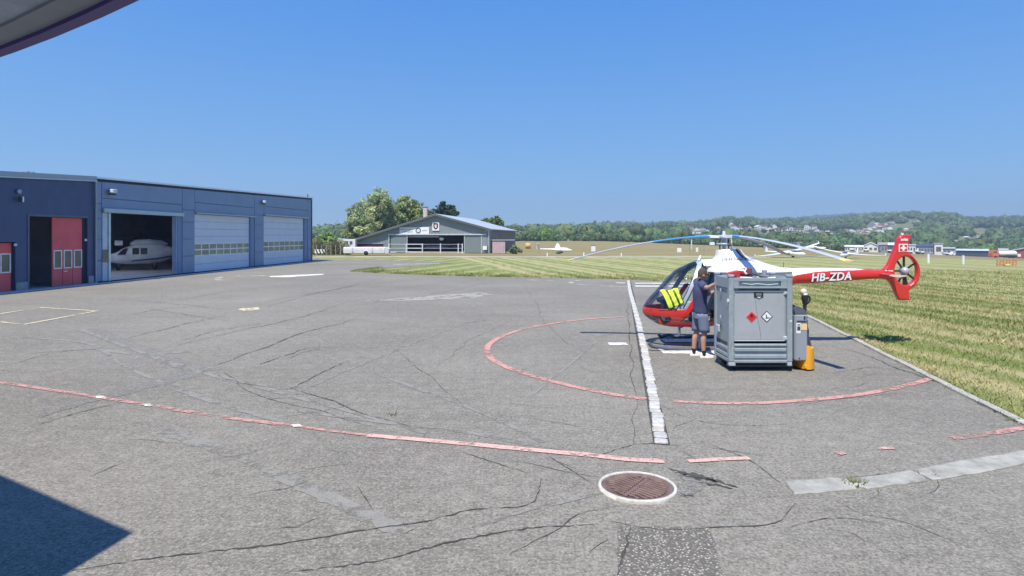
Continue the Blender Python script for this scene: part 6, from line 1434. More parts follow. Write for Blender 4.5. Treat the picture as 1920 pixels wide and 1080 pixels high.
m = MB(); m.loft([[(tx(1517.5)+.0,.2,tz(556)),(tx(1525),.2,tz(556)),(tx(1525),.32,tz(556)),(tx(1517.5),.32,tz(556))],[(tx(1516.8),.2,tz(562)),(tx(1525),.2,tz(562)),(tx(1525),.32,tz(562)),(tx(1516.8),.32,tz(562))],[(tx(1518.5),.22,tz(573)),(tx(1523),.22,tz(573)),(tx(1523),.30,tz(573)),(tx(1518.5),.30,tz(573))]], True, False); m.build('tiller_head', BLK, pt)
m = MB(); m.tube(spline([(tx(1524),.26,tz(556)),(tx(1529.5),.26,tz(558.5)),(tx(1530.3),.26,tz(565)),(tx(1527),.26,tz(571)),(tx(1522.5),.26,tz(574))],.03), .016, 8); m.build('tiller_loop', BLK, pt)
m = MB(); m.lathe((tx(1518.6),.26,tz(549)), ((.0,-.07),(.045,-.06),(.055,-.01),(.052,.035),(.0,.06)), 14); m.build('tiller_knob', M('knob_cream',(.66,.55,.45),.5), pt)
m = MB(); m.lathe((tx(1520),.26,tz(554.4)), ((.0,-.02),(.055,-.015),(.055,.02),(.0,.025)), 14); m.build('tiller_collar', HWHITE, pt)
for y in (.10,.50):
    m = MB(); m.bbox((-1.10,y,.045),(tx(1490),y+.15,.10), .012); m.build('fork', M('fork_dark',(.07,.075,.09),.5), pt); m = MB(); m.lathe((-.98,y+.04,.042), ((.01,0),(.042,.005),(.042,.065),(.01,.07)), 14, 'y'); m.build('fork_roller', BLK, pt)
# ------------------------------------------------------------------ person standing at the crate, facing right (+X), seen from the side
PD = 11.94; man = empty('person', (3.80, PD, 0), 'person in navy T-shirt and grey shorts leaning one arm on the crate', 'person')
SKIN = M('skin',(.50,.285,.19),.55,var=.07,vs=8); NAVYC = M('tshirt_navy',(.055,.062,.135),.9,var=.2,vs=6,bump=.3,bs=30); SHORTC = M('shorts_grey',(.165,.195,.285),.85,var=.15,vs=6,bump=.3,bs=30)
SHOE = M('shoe_white',(.70,.66,.63),.6,var=.1,vs=14); SOLE = M('shoe_sole',(.45,.43,.42),.7); SOCK = M('sock_black',(.02,.02,.024),.9); HAIR = M('hair_brown',(.075,.052,.036),.8,var=.3,vs=30,bump=.5,bs=120)
def skin(name, verts, edges, radii, mat, parent, sub=2, root=0):
    me = bpy.data.meshes.new(name); me.from_pydata(verts, edges, []); o = bpy.data.objects.new(name, me); col.objects.link(o)
    md = o.modifiers.new('s','SKIN'); 
    if not me.skin_vertices: me.skin_vertices.new()
    for i, r_ in enumerate(radii):
        sv = me.skin_vertices[0].data[i]; sv.radius = r_ if hasattr(r_,'__len__') else (r_, r_); sv.use_root = (i == root)
    md.use_smooth_shade = True; sb = o.modifiers.new('d','SUBSURF'); sb.levels = sub; sb.render_levels = sub
    bpy.context.view_layer.update(); dg = bpy.context.evaluated_depsgraph_get(); nm = bpy.data.meshes.new_from_object(o.evaluated_get(dg)); bpy.data.objects.remove(o); nm.name = name; nm.materials.clear()
    nm.polygons.foreach_set('use_smooth', [True]*len(nm.polygons))
    return link(name, nm, mat, parent)
# joints (x forward, y away from the camera; near side is his right, y<0)
J = dict(pel=(-.03,0,.93), spine=(-.045,0,1.12), chest=(-.035,0,1.30), neck=(-.02,0,1.475), neck2=(0,0,1.54),
  hipR=(-.015,-.10,.88), kneeR=(.015,-.105,.49), ankR=(.0,-.10,.09), toeR=(.085,-.105,.045),
  hipL=(-.04,.10,.88), kneeL=(-.075,.105,.49), ankL=(-.135,.11,.09), toeL=(-.05,.115,.045),
  shR=(-.03,-.185,1.43), elR=(-.005,-.38,1.42), wrR=(.105,-.545,1.53), haR=(.130,-.585,1.55),
  shL=(-.02,.185,1.43), elL=(.16,.22,1.22), wrL=(.33,.10,1.33), haL=(.38,.07,1.35))
nm = list(J); ix = {n_:i for i,n_ in enumerate(nm)}
ed_ = [('pel','spine'),('spine','chest'),('chest','neck'),('neck','neck2'),('pel','hipR'),('hipR','kneeR'),('kneeR','ankR'),('ankR','toeR'),('pel','hipL'),('hipL','kneeL'),('kneeL','ankL'),('ankL','toeL'),('chest','shR'),('shR','elR'),('elR','wrR'),('wrR','haR'),('chest','shL'),('shL','elL'),('elL','wrL'),('wrL','haL')]
vs = [J[n_] for n_ in nm]; es = [(ix[a],ix[b]) for a,b in ed_]
rd_ = dict(pel=.125,spine=.112,chest=.12,neck=.06,neck2=.054,hipR=.085,kneeR=.056,ankR=.038,toeR=.022,hipL=.085,kneeL=.056,ankL=.038,toeL=.022,shR=.062,elR=.043,wrR=.029,haR=.030,shL=.062,elL=.043,wrL=.029,haL=.030)
def mid(a, b, t): return tuple(J[a][k]*(1-t)+J[b][k]*t for k in range(3))
for a, b, t, r_, off in (('kneeR','ankR',.30,.060,-.022),('kneeL','ankL',.30,.060,-.022),('elR','wrR',.28,.044,0),('elL','wrL',.28,.044,0)):
    p = mid(a,b,t); vs.append((p[0]+off,p[1],p[2])); k = len(vs)-1; e = (ix[a],ix[b]); es.remove(e); es += [(e[0],k),(k,e[1])]; rd_[k] = r_
rad = [rd_[n_] for n_ in nm]+[rd_[k] for k in range(len(nm), len(vs))]
bo = skin('body', vs, es, rad, SKIN, man)
# hands: palm with five bent fingers resting on the rim
def hand(wr, ha, side):
    w_, h_ = Vector(J[wr]), Vector(J[ha]); d = (h_-w_).normalized(); up = Vector((0,0,1)); lat = d.cross(up).normalized(); up = lat.cross(d).normalized()
    vs = [tuple(w_), tuple(h_+d*.02)]; es = [(0,1)]; rr_ = [.026,(.042,.018)]
    for k,(o,l) in enumerate(((-.032,.072),(-.011,.082),(.011,.078),(.031,.062))):
        b0 = h_+d*.045+lat*o; p1 = b0+d*l*.45+up*.004; p2 = p1+d*l*.35-up*.022; p3 = p2+d*l*.12-up*.026
        i = len(vs); vs += [tuple(b0),tuple(p1),tuple(p2),tuple(p3)]; es += [(1,i),(i,i+1),(i+1,i+2),(i+2,i+3)]; rr_ += [.010,.009,.0085,.007]
    i = len(vs); b0 = h_-d*.005+lat*side*.035; vs += [tuple(b0),tuple(b0+d*.03+lat*side*.02-up*.008),tuple(b0+d*.06+lat*side*.018-up*.02)]; es += [(0,i),(i,i+1),(i+1,i+2)]; rr_ += [.012,.011,.009]
    skin('hand', vs, es, rr_, SKIN, man, 2)
hand('wrR','haR',1); hand('wrL','haL',-1)
# head with face
HC = Vector((.022,0,1.655))
def head_mesh():
    mb = MB(); nr, ns = 26, 30; rings = []
    for i in range(1,nr):
        t = math.pi*i/nr; z = math.cos(t); rr_ = math.sin(t); ring = []
        for k in range(ns):
            a = 2*math.pi*k/ns; x = rr_*math.cos(a)*.098; y = rr_*math.sin(a)*.078; zz = z*.122
            if zz < 0: x *= 1-.20*(-zz/.122)**1.5 if x < 0 else 1-.06*(-zz/.122); y *= 1-.28*(-zz/.122)**1.3; x += .016*(-zz/.122)
            front = max(0, math.cos(a))**6
            x += front*(.020*math.exp(-((zz+.020)/.016)**2)*(abs(math.sin(a)) < .28) + .007*math.exp(-((zz+.058)/.010)**2) + .010*math.exp(-((zz+.098)/.016)**2) - .007*math.exp(-((zz-.012)/.014)**2) + .005*math.exp(-((zz-.036)/.012)**2))
            ring.append(HC+Vector((x,y,zz)))
        rings.append(ring)
    mb.loft(rings, True, True); return mb
head_mesh().build('head', SKIN, man)
m = MB()
for s in (-1,1): m.lathe(HC+Vector((-.012,s*.078,-.012)), ((.0,-.008),(.022,-.006),(.030,.0),(.022,.006),(.0,.004)), 12, 'y')
m.build('ear', SKIN, man)
mh_ = MB(); rings = []
for i in range(1,16):
    t = math.pi*.60*i/15; z = math.cos(t); rr_ = math.sin(t); ring = []
    for k in range(28):
        a = 2*math.pi*k/28; lim = .030 if math.cos(a) > .45 else (-.012 if math.cos(a) > -.2 else -.075)
        zz = max(z*.134, lim); q = math.sqrt(max(.05,1-(zz/.134)**2)) if z*.134 < lim else rr_
        ring.append(HC+Vector((-.008+q*math.cos(a)*(.104 if math.cos(a) < .5 else .098)*(1+.03*noise.noise((k*.8,i*.8,0))), q*math.sin(a)*.084*(1+.03*noise.noise((k*.8,i*.7,4))), zz+.004)))
    rings.append(ring)
mh_.loft(rings, True, True); mh_.build('hair', HAIR, man)
m = MB(); m.tube([HC+Vector((.090,-.052,.008)),HC+Vector((.106,-.030,.008)),HC+Vector((.112,0,.010)),HC+Vector((.106,.030,.008)),HC+Vector((.090,.052,.008))], .019, 8)
for s in (-1,1): m.tube([HC+Vector((.090,s*.054,.012)),HC+Vector((.04,s*.079,.014)),HC+Vector((-.02,s*.082,.006))], .005, 6)
m.build('sunglasses', M('sunglasses_black',(.012,.012,.014),.12), man)
m = MB(); m.tube([HC+Vector((.094,-.020,-.060)),HC+Vector((.101,0,-.059)),HC+Vector((.094,.020,-.060))], .005, 6); m.build('mouth', M('lips',(.36,.15,.12),.5), man)
# clothing: T-shirt shell following the torso, sleeves to the elbow
def ringloft(specs, n=24): return [[Vector(c)+Vector((rx*math.cos(a), ry*math.sin(a), tz_*math.cos(a))) + Vector((.006*noise.noise((k*.9,i*1.7,2)),.006*noise.noise((k*.8,i*1.3,7)),0)) for k,a in enumerate(np.linspace(0,2*math.pi,n,endpoint=False))] for i,(c,rx,ry,tz_) in enumerate(specs)]
tor = ringloft([((-.028,0,.865),.138,.180,-.012),((-.028,0,.92),.142,.180,-.010),((-.034,0,.99),.135,.176,0),((-.042,0,1.07),.129,.176,0),((-.045,0,1.15),.130,.186,0),((-.040,0,1.24),.138,.200,0),((-.035,0,1.33),.142,.212,.004),((-.032,0,1.40),.130,.214,.010),((-.028,0,1.452),.105,.190,.010),((-.022,0,1.485),.078,.125,.010),((-.018,0,1.505),.064,.078,-.010)])
m = MB(); m.loft(tor, False, True); sh = m.build('tshirt', NAVYC, man)
sd_ = sh.modifiers.new('t','SOLIDIFY'); sd_.thickness = .006
for s, sh_, el_ in ((-1,'shR','elR'),(1,'shL','elL')):
    a, b = Vector(J[sh_]), Vector(J[el_]); q = [a+(a-b)*.22-Vector((0,s*.075,-.03))+Vector((0,0,.0)), a, a.lerp(b,.3), a.lerp(b,.62)]
    m = MB(); m.tube(spline(q,.03), list(np.linspace(.088,.070,len(spline(q,.03)))), 16, True); o = m.build('sleeve', NAVYC, man); o.modifiers.new('t','SOLIDIFY').thickness = .005
# shorts
m = MB(); m.loft(ringloft([((-.030,0,.955),.134,.172,0),((-.030,0,.90),.137,.178,0),((-.028,0,.84),.140,.185,0),((-.028,0,.79),.138,.188,0)]), True, True); sr = m.build('shorts', SHORTC, man)
for s, hp_, kn in ((-1,'hipR','kneeR'),(1,'hipL','kneeL')):
    a, b = Vector(J[hp_]), Vector(J[kn]); rings = []
    for i,(t,rx,ry) in enumerate(((-.02,.128,.098),(.15,.124,.100),(.35,.114,.098),(.55,.108,.095),(.75,.104,.092),(.93,.102,.090))):
        c = a.lerp(b,t); rings.append([c+Vector((rx*math.cos(q)+.008*noise.noise((k*.7,i*1.9,s)), ry*math.sin(q)+.006*noise.noise((k*.7,i*1.2,s+5)), 0)) for k,q in enumerate(np.linspace(0,2*math.pi,22,endpoint=False))])
    m = MB(); m.loft(rings, False, True); o = m.build('shorts_leg', SHORTC, man); o.modifiers.new('t','SOLIDIFY').thickness = .006
m = MB(); m.tube(spline([(.07,-.165,.90),(.085,-.172,.84),(.09,-.165,.80),(.075,-.17,.76)],.02), .008, 6); m.build('pocket_flap', M('pocket_pale',(.55,.58,.62),.7), man)
m = MB(); m.bbox((.045,-.19,.86),(.105,-.165,.90),.01); m.build('belt_pouch', BLK, man)
for s, an, toe in ((-1,'ankR','toeR'),(1,'ankL','toeL')):
    a = Vector(J[an]); m = MB(); m.tube([a+Vector((.0,0,-.03)),a+Vector((0,0,.02)),a+Vector((.004,0,.070))], [.043,.043,.045], 14); m.build('sock', SOCK, man)
    x0 = a.x-.075; rings = []
    for t, w2, h2, zb in ((0,.022,.060,.030),(.02,.036,.098,.022),(.06,.044,.104,.020),(.11,.045,.100,.020),(.15,.047,.084,.018),(.21,.047,.060,.018),(.255,.038,.046,.020),(.275,.016,.030,.026)):
        rings.append([(x0+t, a.y+w2*math.cos(q)*(1 if math.sin(q) < 0 else .85), zb+max(0,math.sin(q))*h2 + min(0,math.sin(q))*.0) for q in np.linspace(0,2*math.pi,18,endpoint=False)])
    m = MB(); m.loft(rings, True, True); so = m.build('shoe', SHOE, man)
    m = MB(); m.prism([(x0-.005+t, a.y+w2) for t, w2 in ((.0,.02),(.03,.038),(.11,.042),(.18,.050),(.23,.048),(.27,.028),(.284,.0),(.27,-.028),(.23,-.048),(.18,-.050),(.11,-.042),(.03,-.038),(.0,-.02))], 'z', .002, .026); m.build('sole', SOLE, so)
    m = MB()
    for t in (.135,.165,.195): m.tube([(x0+t,a.y-.034,.075),(x0+t+.006,a.y,.112-.45*(t-.11)),(x0+t,a.y+.034,.075)], .005, 5)
    m.build('lace', SOLE, so)

# ------------------------------------------------------------------ gliders and other things on the field
GW = M('glider_white',(.80,.80,.79),.3,var=.04,coat=.3); GCAN = M('glider_canopy',(.06,.08,.11),.1)
def glider(base, heading, tilt, label, span=15.0, cover=False, k=1.0):
    r_ = empty('glider', base, label, 'glider', 'gliders parked on the grass', heading)
    m = MB(); st = [(-3.0,.05,.62),(-2.7,.22,.60),(-2.0,.36,.62),(-1.0,.42,.66),(0,.40,.72),(.8,.26,.76),(2.0,.16,.80),(4.0,.10,.86),(4.4,.06,.88)]
    m.loft([[(x*k, .30/.36*s*k*math.cos(a), (z+s*math.sin(a))*k) for a in np.linspace(0,2*math.pi,14,endpoint=False)] for x, s, z in st]); m.build('fuselage', GW, r_)
    m = MB(); m.loft([[(x*k, .28*s*k*math.cos(a), (.92+.26*s*math.sin(a))*k) for a in np.linspace(0,math.pi,10)] + [] for x, s in ((-2.3,.25),(-1.9,.8),(-1.2,1.0),(-.5,.8),(-.1,.2))], False); m.build('canopy', GW if cover else GCAN, r_)
    for s in (-1,1):
        m = MB(); q = []
        for t in np.linspace(0,1,8):
            c = (.95-.55*t*t); y = s*span/2*t; z = .88*k+.05*t+.25*t*t + s*math.sin(tilt)*span/2*t; q.append([(-.45*c,y,z),(-.15*c,y,z+.065*c),(.45*c,y,z+.01),(-.15*c,y,z-.04*c)])
        m.loft(q, True, False); m.build('wing', GW, r_)
        m = MB(); m.tube([(0,s*span/2,.88*k+.28+s*math.sin(tilt)*span/2),(.05,s*span/2,.88*k+.5+s*math.sin(tilt)*span/2)], .05, 5); m.build('winglet', GW, r_)
    m = MB(); m.prism([(3.75*k,.85*k),(4.5*k,.85*k),(4.55*k,1.95*k),(4.05*k,1.95*k)],'y',-.05,.05); m.build('tail_fin', GW, r_)
    m = MB(); m.loft([[((3.95+abs(y)*.12)*k,y*k,1.95*k),(4.55*k,y*k,1.95*k),(4.55*k,y*k,2.0*k),((3.95+abs(y)*.12)*k,y*k,2.0*k)] for y in (-1.25,0,1.25)], True, False); m.build('tailplane', GW, r_)
    m = MB(); m.lathe((-.6,-.05,.17), ((.05,0),(.17,.01),(.17,.09),(.05,.1)), 14, 'y'); m.build('wheel', BLK, r_)
    return r_
def gp_(px, d): x = (px-CXP)*d/F; return (x, d, terrain(x,d))
glider(gp_(1046,87), R(176), R(-5), 'white glider with upright tail resting left on the brown field', 9, True, .68)
glider(gp_(1478,69), R(120), R(-7), 'white glider with its left wing tip on the grass behind the rotor', 11.5, False, .72)
glider(gp_(1590,66), R(38), R(6.5), 'white glider right behind the yellow rotor blade tip', 7.5, False, .62)
glider(gp_(1528,150), R(185), R(3), 'small distant glider on the brown field above two nearer gliders', 15, False, 1.0)
# low white trailer and motor home at the club hangar
tr_ = empty('glider_trailer', P(688.5,478.3), 'long low white trailer parked in front of the club hangar', 'trailer', None, R(-1)); k = 75/F
TW = M('trailer_white',(.74,.73,.74),.35,var=.05,vs=1,dirt=.1)
Lh, Ht = 42.5*76.3/F, 15.2*76.3/F
for i,(a,b) in enumerate(((-Lh,-.58*Lh+.0),(-.57*Lh+.02,.30*Lh),(.31*Lh,Lh*.86))):
    m = MB(); m.bbox((a,-.75,.22),(b,.75,Ht), .10); m.build('body', TW, tr_)
m = MB(); m.loft([[(Lh*.865,-.74,.22),(Lh*.865,.74,.22),(Lh*.865,.74,Ht-.02),(Lh*.865,-.74,Ht-.02)],[(Lh,-.55,.26),(Lh,.55,.26),(Lh,.55,Ht*.80),(Lh,-.55,Ht*.80)]], True, False); m.build('nose', TW, tr_)
m = MB(); m.box((-Lh+.1,-.757,.52),(Lh*.85,-.7505,.60)); m.build('stripe', M('trailer_stripe',(.52,.50,.56),.5), tr_)
m = MB(); m.lathe((.05,-.80,.26), ((.08,0),(.27,.02),(.27,.18),(.08,.2)), 18, 'y'); m.build('wheel', BLK, tr_); m = MB(); m.loft([[(.05+.36*math.cos(a),y,.26+.36*math.sin(a)) for a in np.linspace(0,math.pi,10)]+[(.05+.30*math.cos(a),y,.26+.30*math.sin(a)) for a in np.linspace(math.pi,0,10)] for y in (-.84,-.752)], True, False); m.build('wheel_arch', TW, tr_)
m = MB(); m.tube([(Lh,0,.35),(Lh+.9,0,.36)], .05, 6); m.tube([(Lh*.93,-.3,0),(Lh*.93,-.3,.35)], .03, 6); m.build('drawbar', TRIMG, tr_)
m = MB(); rn = [(Lh*.66+.16*math.cos(a), -.7535, .78+.16*math.sin(a)) for a in np.linspace(0,2*math.pi,16,endpoint=False)]; m.loft([[(x,y,z) for x,y,z in rn],[(Lh*.66+(x-Lh*.66)*.72,y-.002,.78+(z-.78)*.72) for x,y,z in rn]], False, False); m.build('badge', M('trailer_stripe',(.5,.5,.55)), tr_)
mhm = empty('motor_home', P(651,474.2), 'white motor home half hidden behind the low trailer', 'motor home', None, R(2)); q = 82/F*1.06
m = MB(); m.loft([[(-1.25,y,.5),(1.35,y,.5),(1.35,y,1.95),(.9,y,2.02),(-1.05,y,2.02),(-1.30,y,1.75)] for y in (-.85,.85)], True, False); m.build('body', TW, mhm)
m = MB(); m.bbox((-.25,-.875,1.30),(.35,-.851,1.72), .03); m.bbox((.55,-.875,1.25),(.95,-.851,1.72), .03); m.build('side_windows', PANE, mhm).name = 'window'
m = MB(); m.lathe((-.8,-.9,.30), ((.1,0),(.3,.02),(.3,.18),(.1,.2)), 16, 'y'); m.build('wheel', BLK, mhm); m = MB(); m.bbox((-1.30,-.6,2.021),(-.2,.6,2.10), .03); m.build('roof_box', TRIMG, mhm)
# chevron boards at the fence
cv = empty('chevron_board', P(599,478.2), 'white board with black diagonal bars in front of the reed hedge', 'barrier board', None, 0); k = 76.8/F
m = MB(); m.bbox((-9*k,0,.22),(9.5*k,.05,.72), .01); m.build('board', HWHITE, cv)
for i in range(3):
    x = (-8+6*i)*k; m = MB(); m.prism([(x,.71),(x+2.6*k,.71),(x+5.6*k,.23),(x+3.0*k,.23)],'y',-.012,-.001); m.build('chevron', BLK, cv)
for x in (-7*k,7.5*k): m = MB(); m.box((x-.03,.051,0),(x+.03,.10,.70)); m.build('leg', TRIMG, cv)
# thin fence posts by the hedge
for i in range(9):
    x = -26.0+i*.62; f_ = MB(); f_.bbox((-.035,-.035,0),(.035,.035,1.25), .01); o = f_.build('fence_post', M('post_weathered',(.36,.35,.32),.9,var=.2), None, (x,77.6,-.02)); tag(o, 'weathered fence post in front of the reed hedge', 'post', 'fence posts along the reed hedge')
# marker posts and boxes on the field
def post(px, y0, y1, w_, label, mat=None):
    d = F*CH/(y1-HYP); 
    for _ in range(6): x = (px-CXP)*d/F; d = F*(CH-terrain(x,d))/(y1-HYP)
    x = (px-CXP)*d/F; h_ = (y1-y0)*d/F; r_ = empty('marker_post', (x,d,terrain(x,d)), label, 'post'); ww_ = w_*d/F/2
    m = MB(); m.bbox((-ww_,-ww_,0),(ww_,ww_,h_*.97), ww_*.3); m.build('shaft', mat or GW, r_); m = MB(); m.bbox((-ww_*1.12,-ww_*1.12,h_*.97),(ww_*1.12,ww_*1.12,h_), ww_*.2); m.build('cap', TRIMW, r_)
post(1094.5,473,481,2.2,'short white marker post left on the path behind the mown strip'); post(1165,474,481,2.0,'short white marker post on the path between the two white boxes'); post(1026,474,481,2.0,'short white post beneath the covered glider')
post(1740.5,475.5,494,3.4,'tall white marker post just right of the tail fan'); post(1806,478.5,496.5,3.2,'tall white marker post before the dark airfield hall'); post(1296.5,449,468,2.0,'slim pale post beneath the left rotor blade', M('post_paleblue',(.55,.65,.72),.5)); post(1792,459,477,1.0,'thin light mast left of the dark airfield hall', TRIMG)
for px, y0, y1, lab in ((1112.5,460.5,471.5,'white box sign left on the brown field under the rotor blade'),(1273.5,463.5,474,'white box sign on the brown field left of the wire gate')):
    d = 92.0; k = d/F; x = (px-CXP)*k; r_ = empty('box_sign', (x,d,terrain(x,d)), lab, 'sign'); m = MB(); m.bbox((-4*k,-.1,CH-(y1-HYP)*k),(4*k,.1,CH-(y0-HYP)*k), .03); m.build('box', GW, r_)
    m = MB(); m.box((-4.3*k,-.12,CH-(y0-HYP)*k+.001),(4.3*k,.12,CH-(y0-HYP)*k+.07)); m.build('lid', M('lid_dark',(.10,.10,.12),.6), r_)
    for s in (-1,1): m = MB(); m.tube([(s*3*k,0,-.02),(s*3*k,0,CH-(y1-HYP)*k)], .025, 6); m.build('leg', TRIMG, r_)
gt = empty('wire_gate', ((1307-CXP)*80/F, 80, -.02), 'thin wire mesh gate with a small white plate at the path', 'gate'); k = 80/F
WIRE = M('wire_grey',(.30,.31,.32),.5,.4)
for px in (1293,1300,1306.5,1313,1320): m = MB(); m.tube([((px-1307)*k,0,0),((px-1307)*k,0,CH-(459.5-HYP)*k+.02)], .025 if px in (1293,1320) else .012, 6); m.build('upright', WIRE, gt)
for z in (.15,.5,.85,1.2): m = MB(); m.tube([((1293-1307)*k,0,z),((1320-1307)*k,0,z)], .010, 5); m.build('wire', WIRE, gt)
m = MB(); m.bbox(((1305-1307)*k,-.03,CH-(472-HYP)*k),((1309-1307)*k,-.013,CH-(464-HYP)*k),.005); m.build('plate', GW, gt)
dg_ = empty('white_box', gp_(1335,180), 'tiny white box far out on the brown field', 'box'); m = MB(); m.bbox((-.7,-.4,.2),(.7,.4,1.1), .1); m.build('box', GW, dg_); m = MB(); m.box((-.6,-.3,0),(.6,.3,.199)); m.build('base', TRIMG, dg_)
hb = empty('hay_bale', gp_(990,118), 'small yellow bale at the left edge of the brown field', 'bale'); m = MB(); m.lathe((-.5,0,.55), ((.0,0),(.55,.02),(.57,.5),(.55,1.0),(.0,1.02)), 16, 'x'); m.build('bale', M('bale_straw',(.55,.40,.16),.9,var=.2,vs=6), hb)

# ------------------------------------------------------------------ airfield buildings and vehicles on the right
def far_pt(px, py):
    d = 120.0
    if px > 1775 and py < 490: d = min(288.0, 150+(490-py)*9); x = (px-CXP)*d/F; return x, d, terrain(x,d)
    for _ in range(12): x = (px-CXP)*d/F; d = min(290.0, F*(CH-terrain(x,d))/(py-HYP))
    x = (px-CXP)*d/F; return x, d, terrain(x,d)
def shed(px0, px1, ytop, ybase, depth, wall, roof, label, gable=0, overhang=None, name='airfield_building', dsub=0, glaz=0, ang=0):
    x, d, z = far_pt((px0+px1)/2, ybase); d += dsub; x = ((px0+px1)/2-CXP)*d/F; z = terrain(x,d); k = d/F; rr_ = x/d; w_ = (px1-px0)*k/2/math.hypot(1,rr_); ang = -math.atan(rr_)+ang; zt = CH-(ytop-HYP)*k-z
    ev_ = zt if overhang is None else CH-(overhang-HYP)*k-z
    r_ = empty(name, (x,d,z), label, 'building', None, ang); m = MB(); m.box((-w_,0,-.5),(w_,depth,ev_)); m.build('wall', wall, r_); m = MB()
    if overhang is None: m.box((-w_-.2,-.3,ev_+.001),(w_+.2,depth+.3,ev_+.25))
    elif gable: m.prism([(-w_-.25,ev_-.05),(gable*w_,zt),(w_+.25,ev_-.05),(w_+.25,ev_+.12),(gable*w_,zt+.2),(-w_-.25,ev_+.12)],'y',-.4,depth+.3)
    else: m.prism([(-.4,ev_+.001),(depth+.4,ev_+.001),(depth*.6,zt),(depth*.4,zt)],'x',-w_-.2,w_+.2)
    m.build('roof', roof, r_)
    if gable: m = MB(); m.prism([(-w_,ev_),(w_,ev_),(gable*w_,zt)],'y',.02,depth-.02); m.build('gable', wall, r_)
    n = max(0, glaz)
    for i in range(n):
        x0 = -w_+2*w_*(i+.2)/n; m = MB(); m.box((x0,-.06,ev_*.30),(x0+2*w_*.6/n,-.001,ev_*.72)); m.build('window', PANE, r_)
    return r_
FW = M('far_wall_white',(.68,.67,.64),.7,var=.06,vs=.2); FG = M('far_wall_grey',(.24,.28,.34),.6,var=.1,vs=.2); FD = M('far_wall_dark',(.06,.075,.12),.5,var=.1,vs=.2); FRR = M('far_roof_brown',(.30,.25,.24),.8); FRW = M('far_roof_white',(.72,.74,.76),.5); FRD = M('far_wall_red',(.33,.07,.065),.7,var=.12,vs=.4); FRG = M('far_roof_grey',(.36,.39,.44),.6)
shed(1584,1619,460,467.5,10,FW,FRW,'long low white hall at the left end of the airfield buildings',0,462.5,glaz=7)
shed(1619,1646,455,467.5,12,FW,FRW,'white gabled hall left of a brown-roofed building',.0001,461,glaz=3)
shed(1646,1664,454.5,467,10,FG,FRR,'grey building with a brown roof behind the tail fin',0,459,glaz=3)
shed(1658,1682,455,468,10,FD,FRW,'dark hall with a white roof edge left of the red fin',0,459.5,glaz=4)
shed(1701,1717,458,469,8,FW,FRG,'bright white building just right of the red fin',0,459.5,glaz=3)
shed(1716,1760,457.5,470.5,12,FG,FD,'long blue-grey building with a dark roof right of the fin',0,462,glaz=8)
shed(1752,1768,457,470,8,FW,FRG,'white control cabin with dark window on the grey building',None,None,glaz=1,dsub=-4)
shed(1768,1790,463.5,471.5,8,FG,FRG,'small grey building left of the dark low hall',0,466,glaz=3)
shed(1791,1853,467,479,10,FD,M('far_roof_paleblue',(.50,.58,.62),.5),'long dark low hall with a pale roof at the right',0,470,glaz=0)
shed(1880,1936,465.5,482.0,12,FRD,FRG,'dark red barn with a grey roof at the right edge',.55,474,glaz=0)
shed(1872,1890,466,476,8,M('far_wall_mauve',(.30,.25,.33),.7),FRG,'mauve shed between white tanker and red barn',0,469,glaz=0,dsub=6)
# tanker truck
x, d, z = far_pt(1882, 485.5); tk = empty('tanker_truck', (x,d,z), 'white tank truck with an orange cab beside the red barn', 'truck', None, R(-4)); k = d/F
L2 = 26*k; H2 = 14*k
m = MB(); m.loft([[(t, .95*s*math.cos(a), H2*.62+.36*H2*s*math.sin(a)) for a in np.linspace(0,2*math.pi,18,endpoint=False)] for t, s in ((-L2*.42,.75),(-L2*.38,1),(L2*.72,1),(L2*.80,.8))]); m.build('tank', GW, tk)
m = MB(); m.loft([[(-L2*.92,y,.45),(-L2*.50,y,.45),(-L2*.50,y,H2*1.05),(-L2*.84,y,H2*1.05),(-L2*.91,y,H2*.62)] for y in (-1.0,1.0)], True, False); m.build('cab', M('cab_orange',(.62,.17,.08),.4), tk)
m = MB(); m.prism([(-L2*.88,H2*.66),(-L2*.62,H2*.66),(-L2*.62,H2*.95),(-L2*.83,H2*.95)],'y',-1.02,-1.001); m.build('cab_window', PANE, tk)
m = MB(); m.box((-L2*.9,-.8,.35),(L2*.95,.8,.62)); m.build('chassis', BLK, tk); m = MB(); m.box((L2*.81,-.9,.45),(L2*1.02,.9,H2*.55)); m.build('rear_cabinet', GW, tk)
for t in (-.72,.25,.48): m = MB(); m.lathe((L2*t,-1.05,.40), ((.1,0),(.40,.03),(.40,.25),(.1,.28)), 16, 'y'); m.build('wheel', BLK, tk)
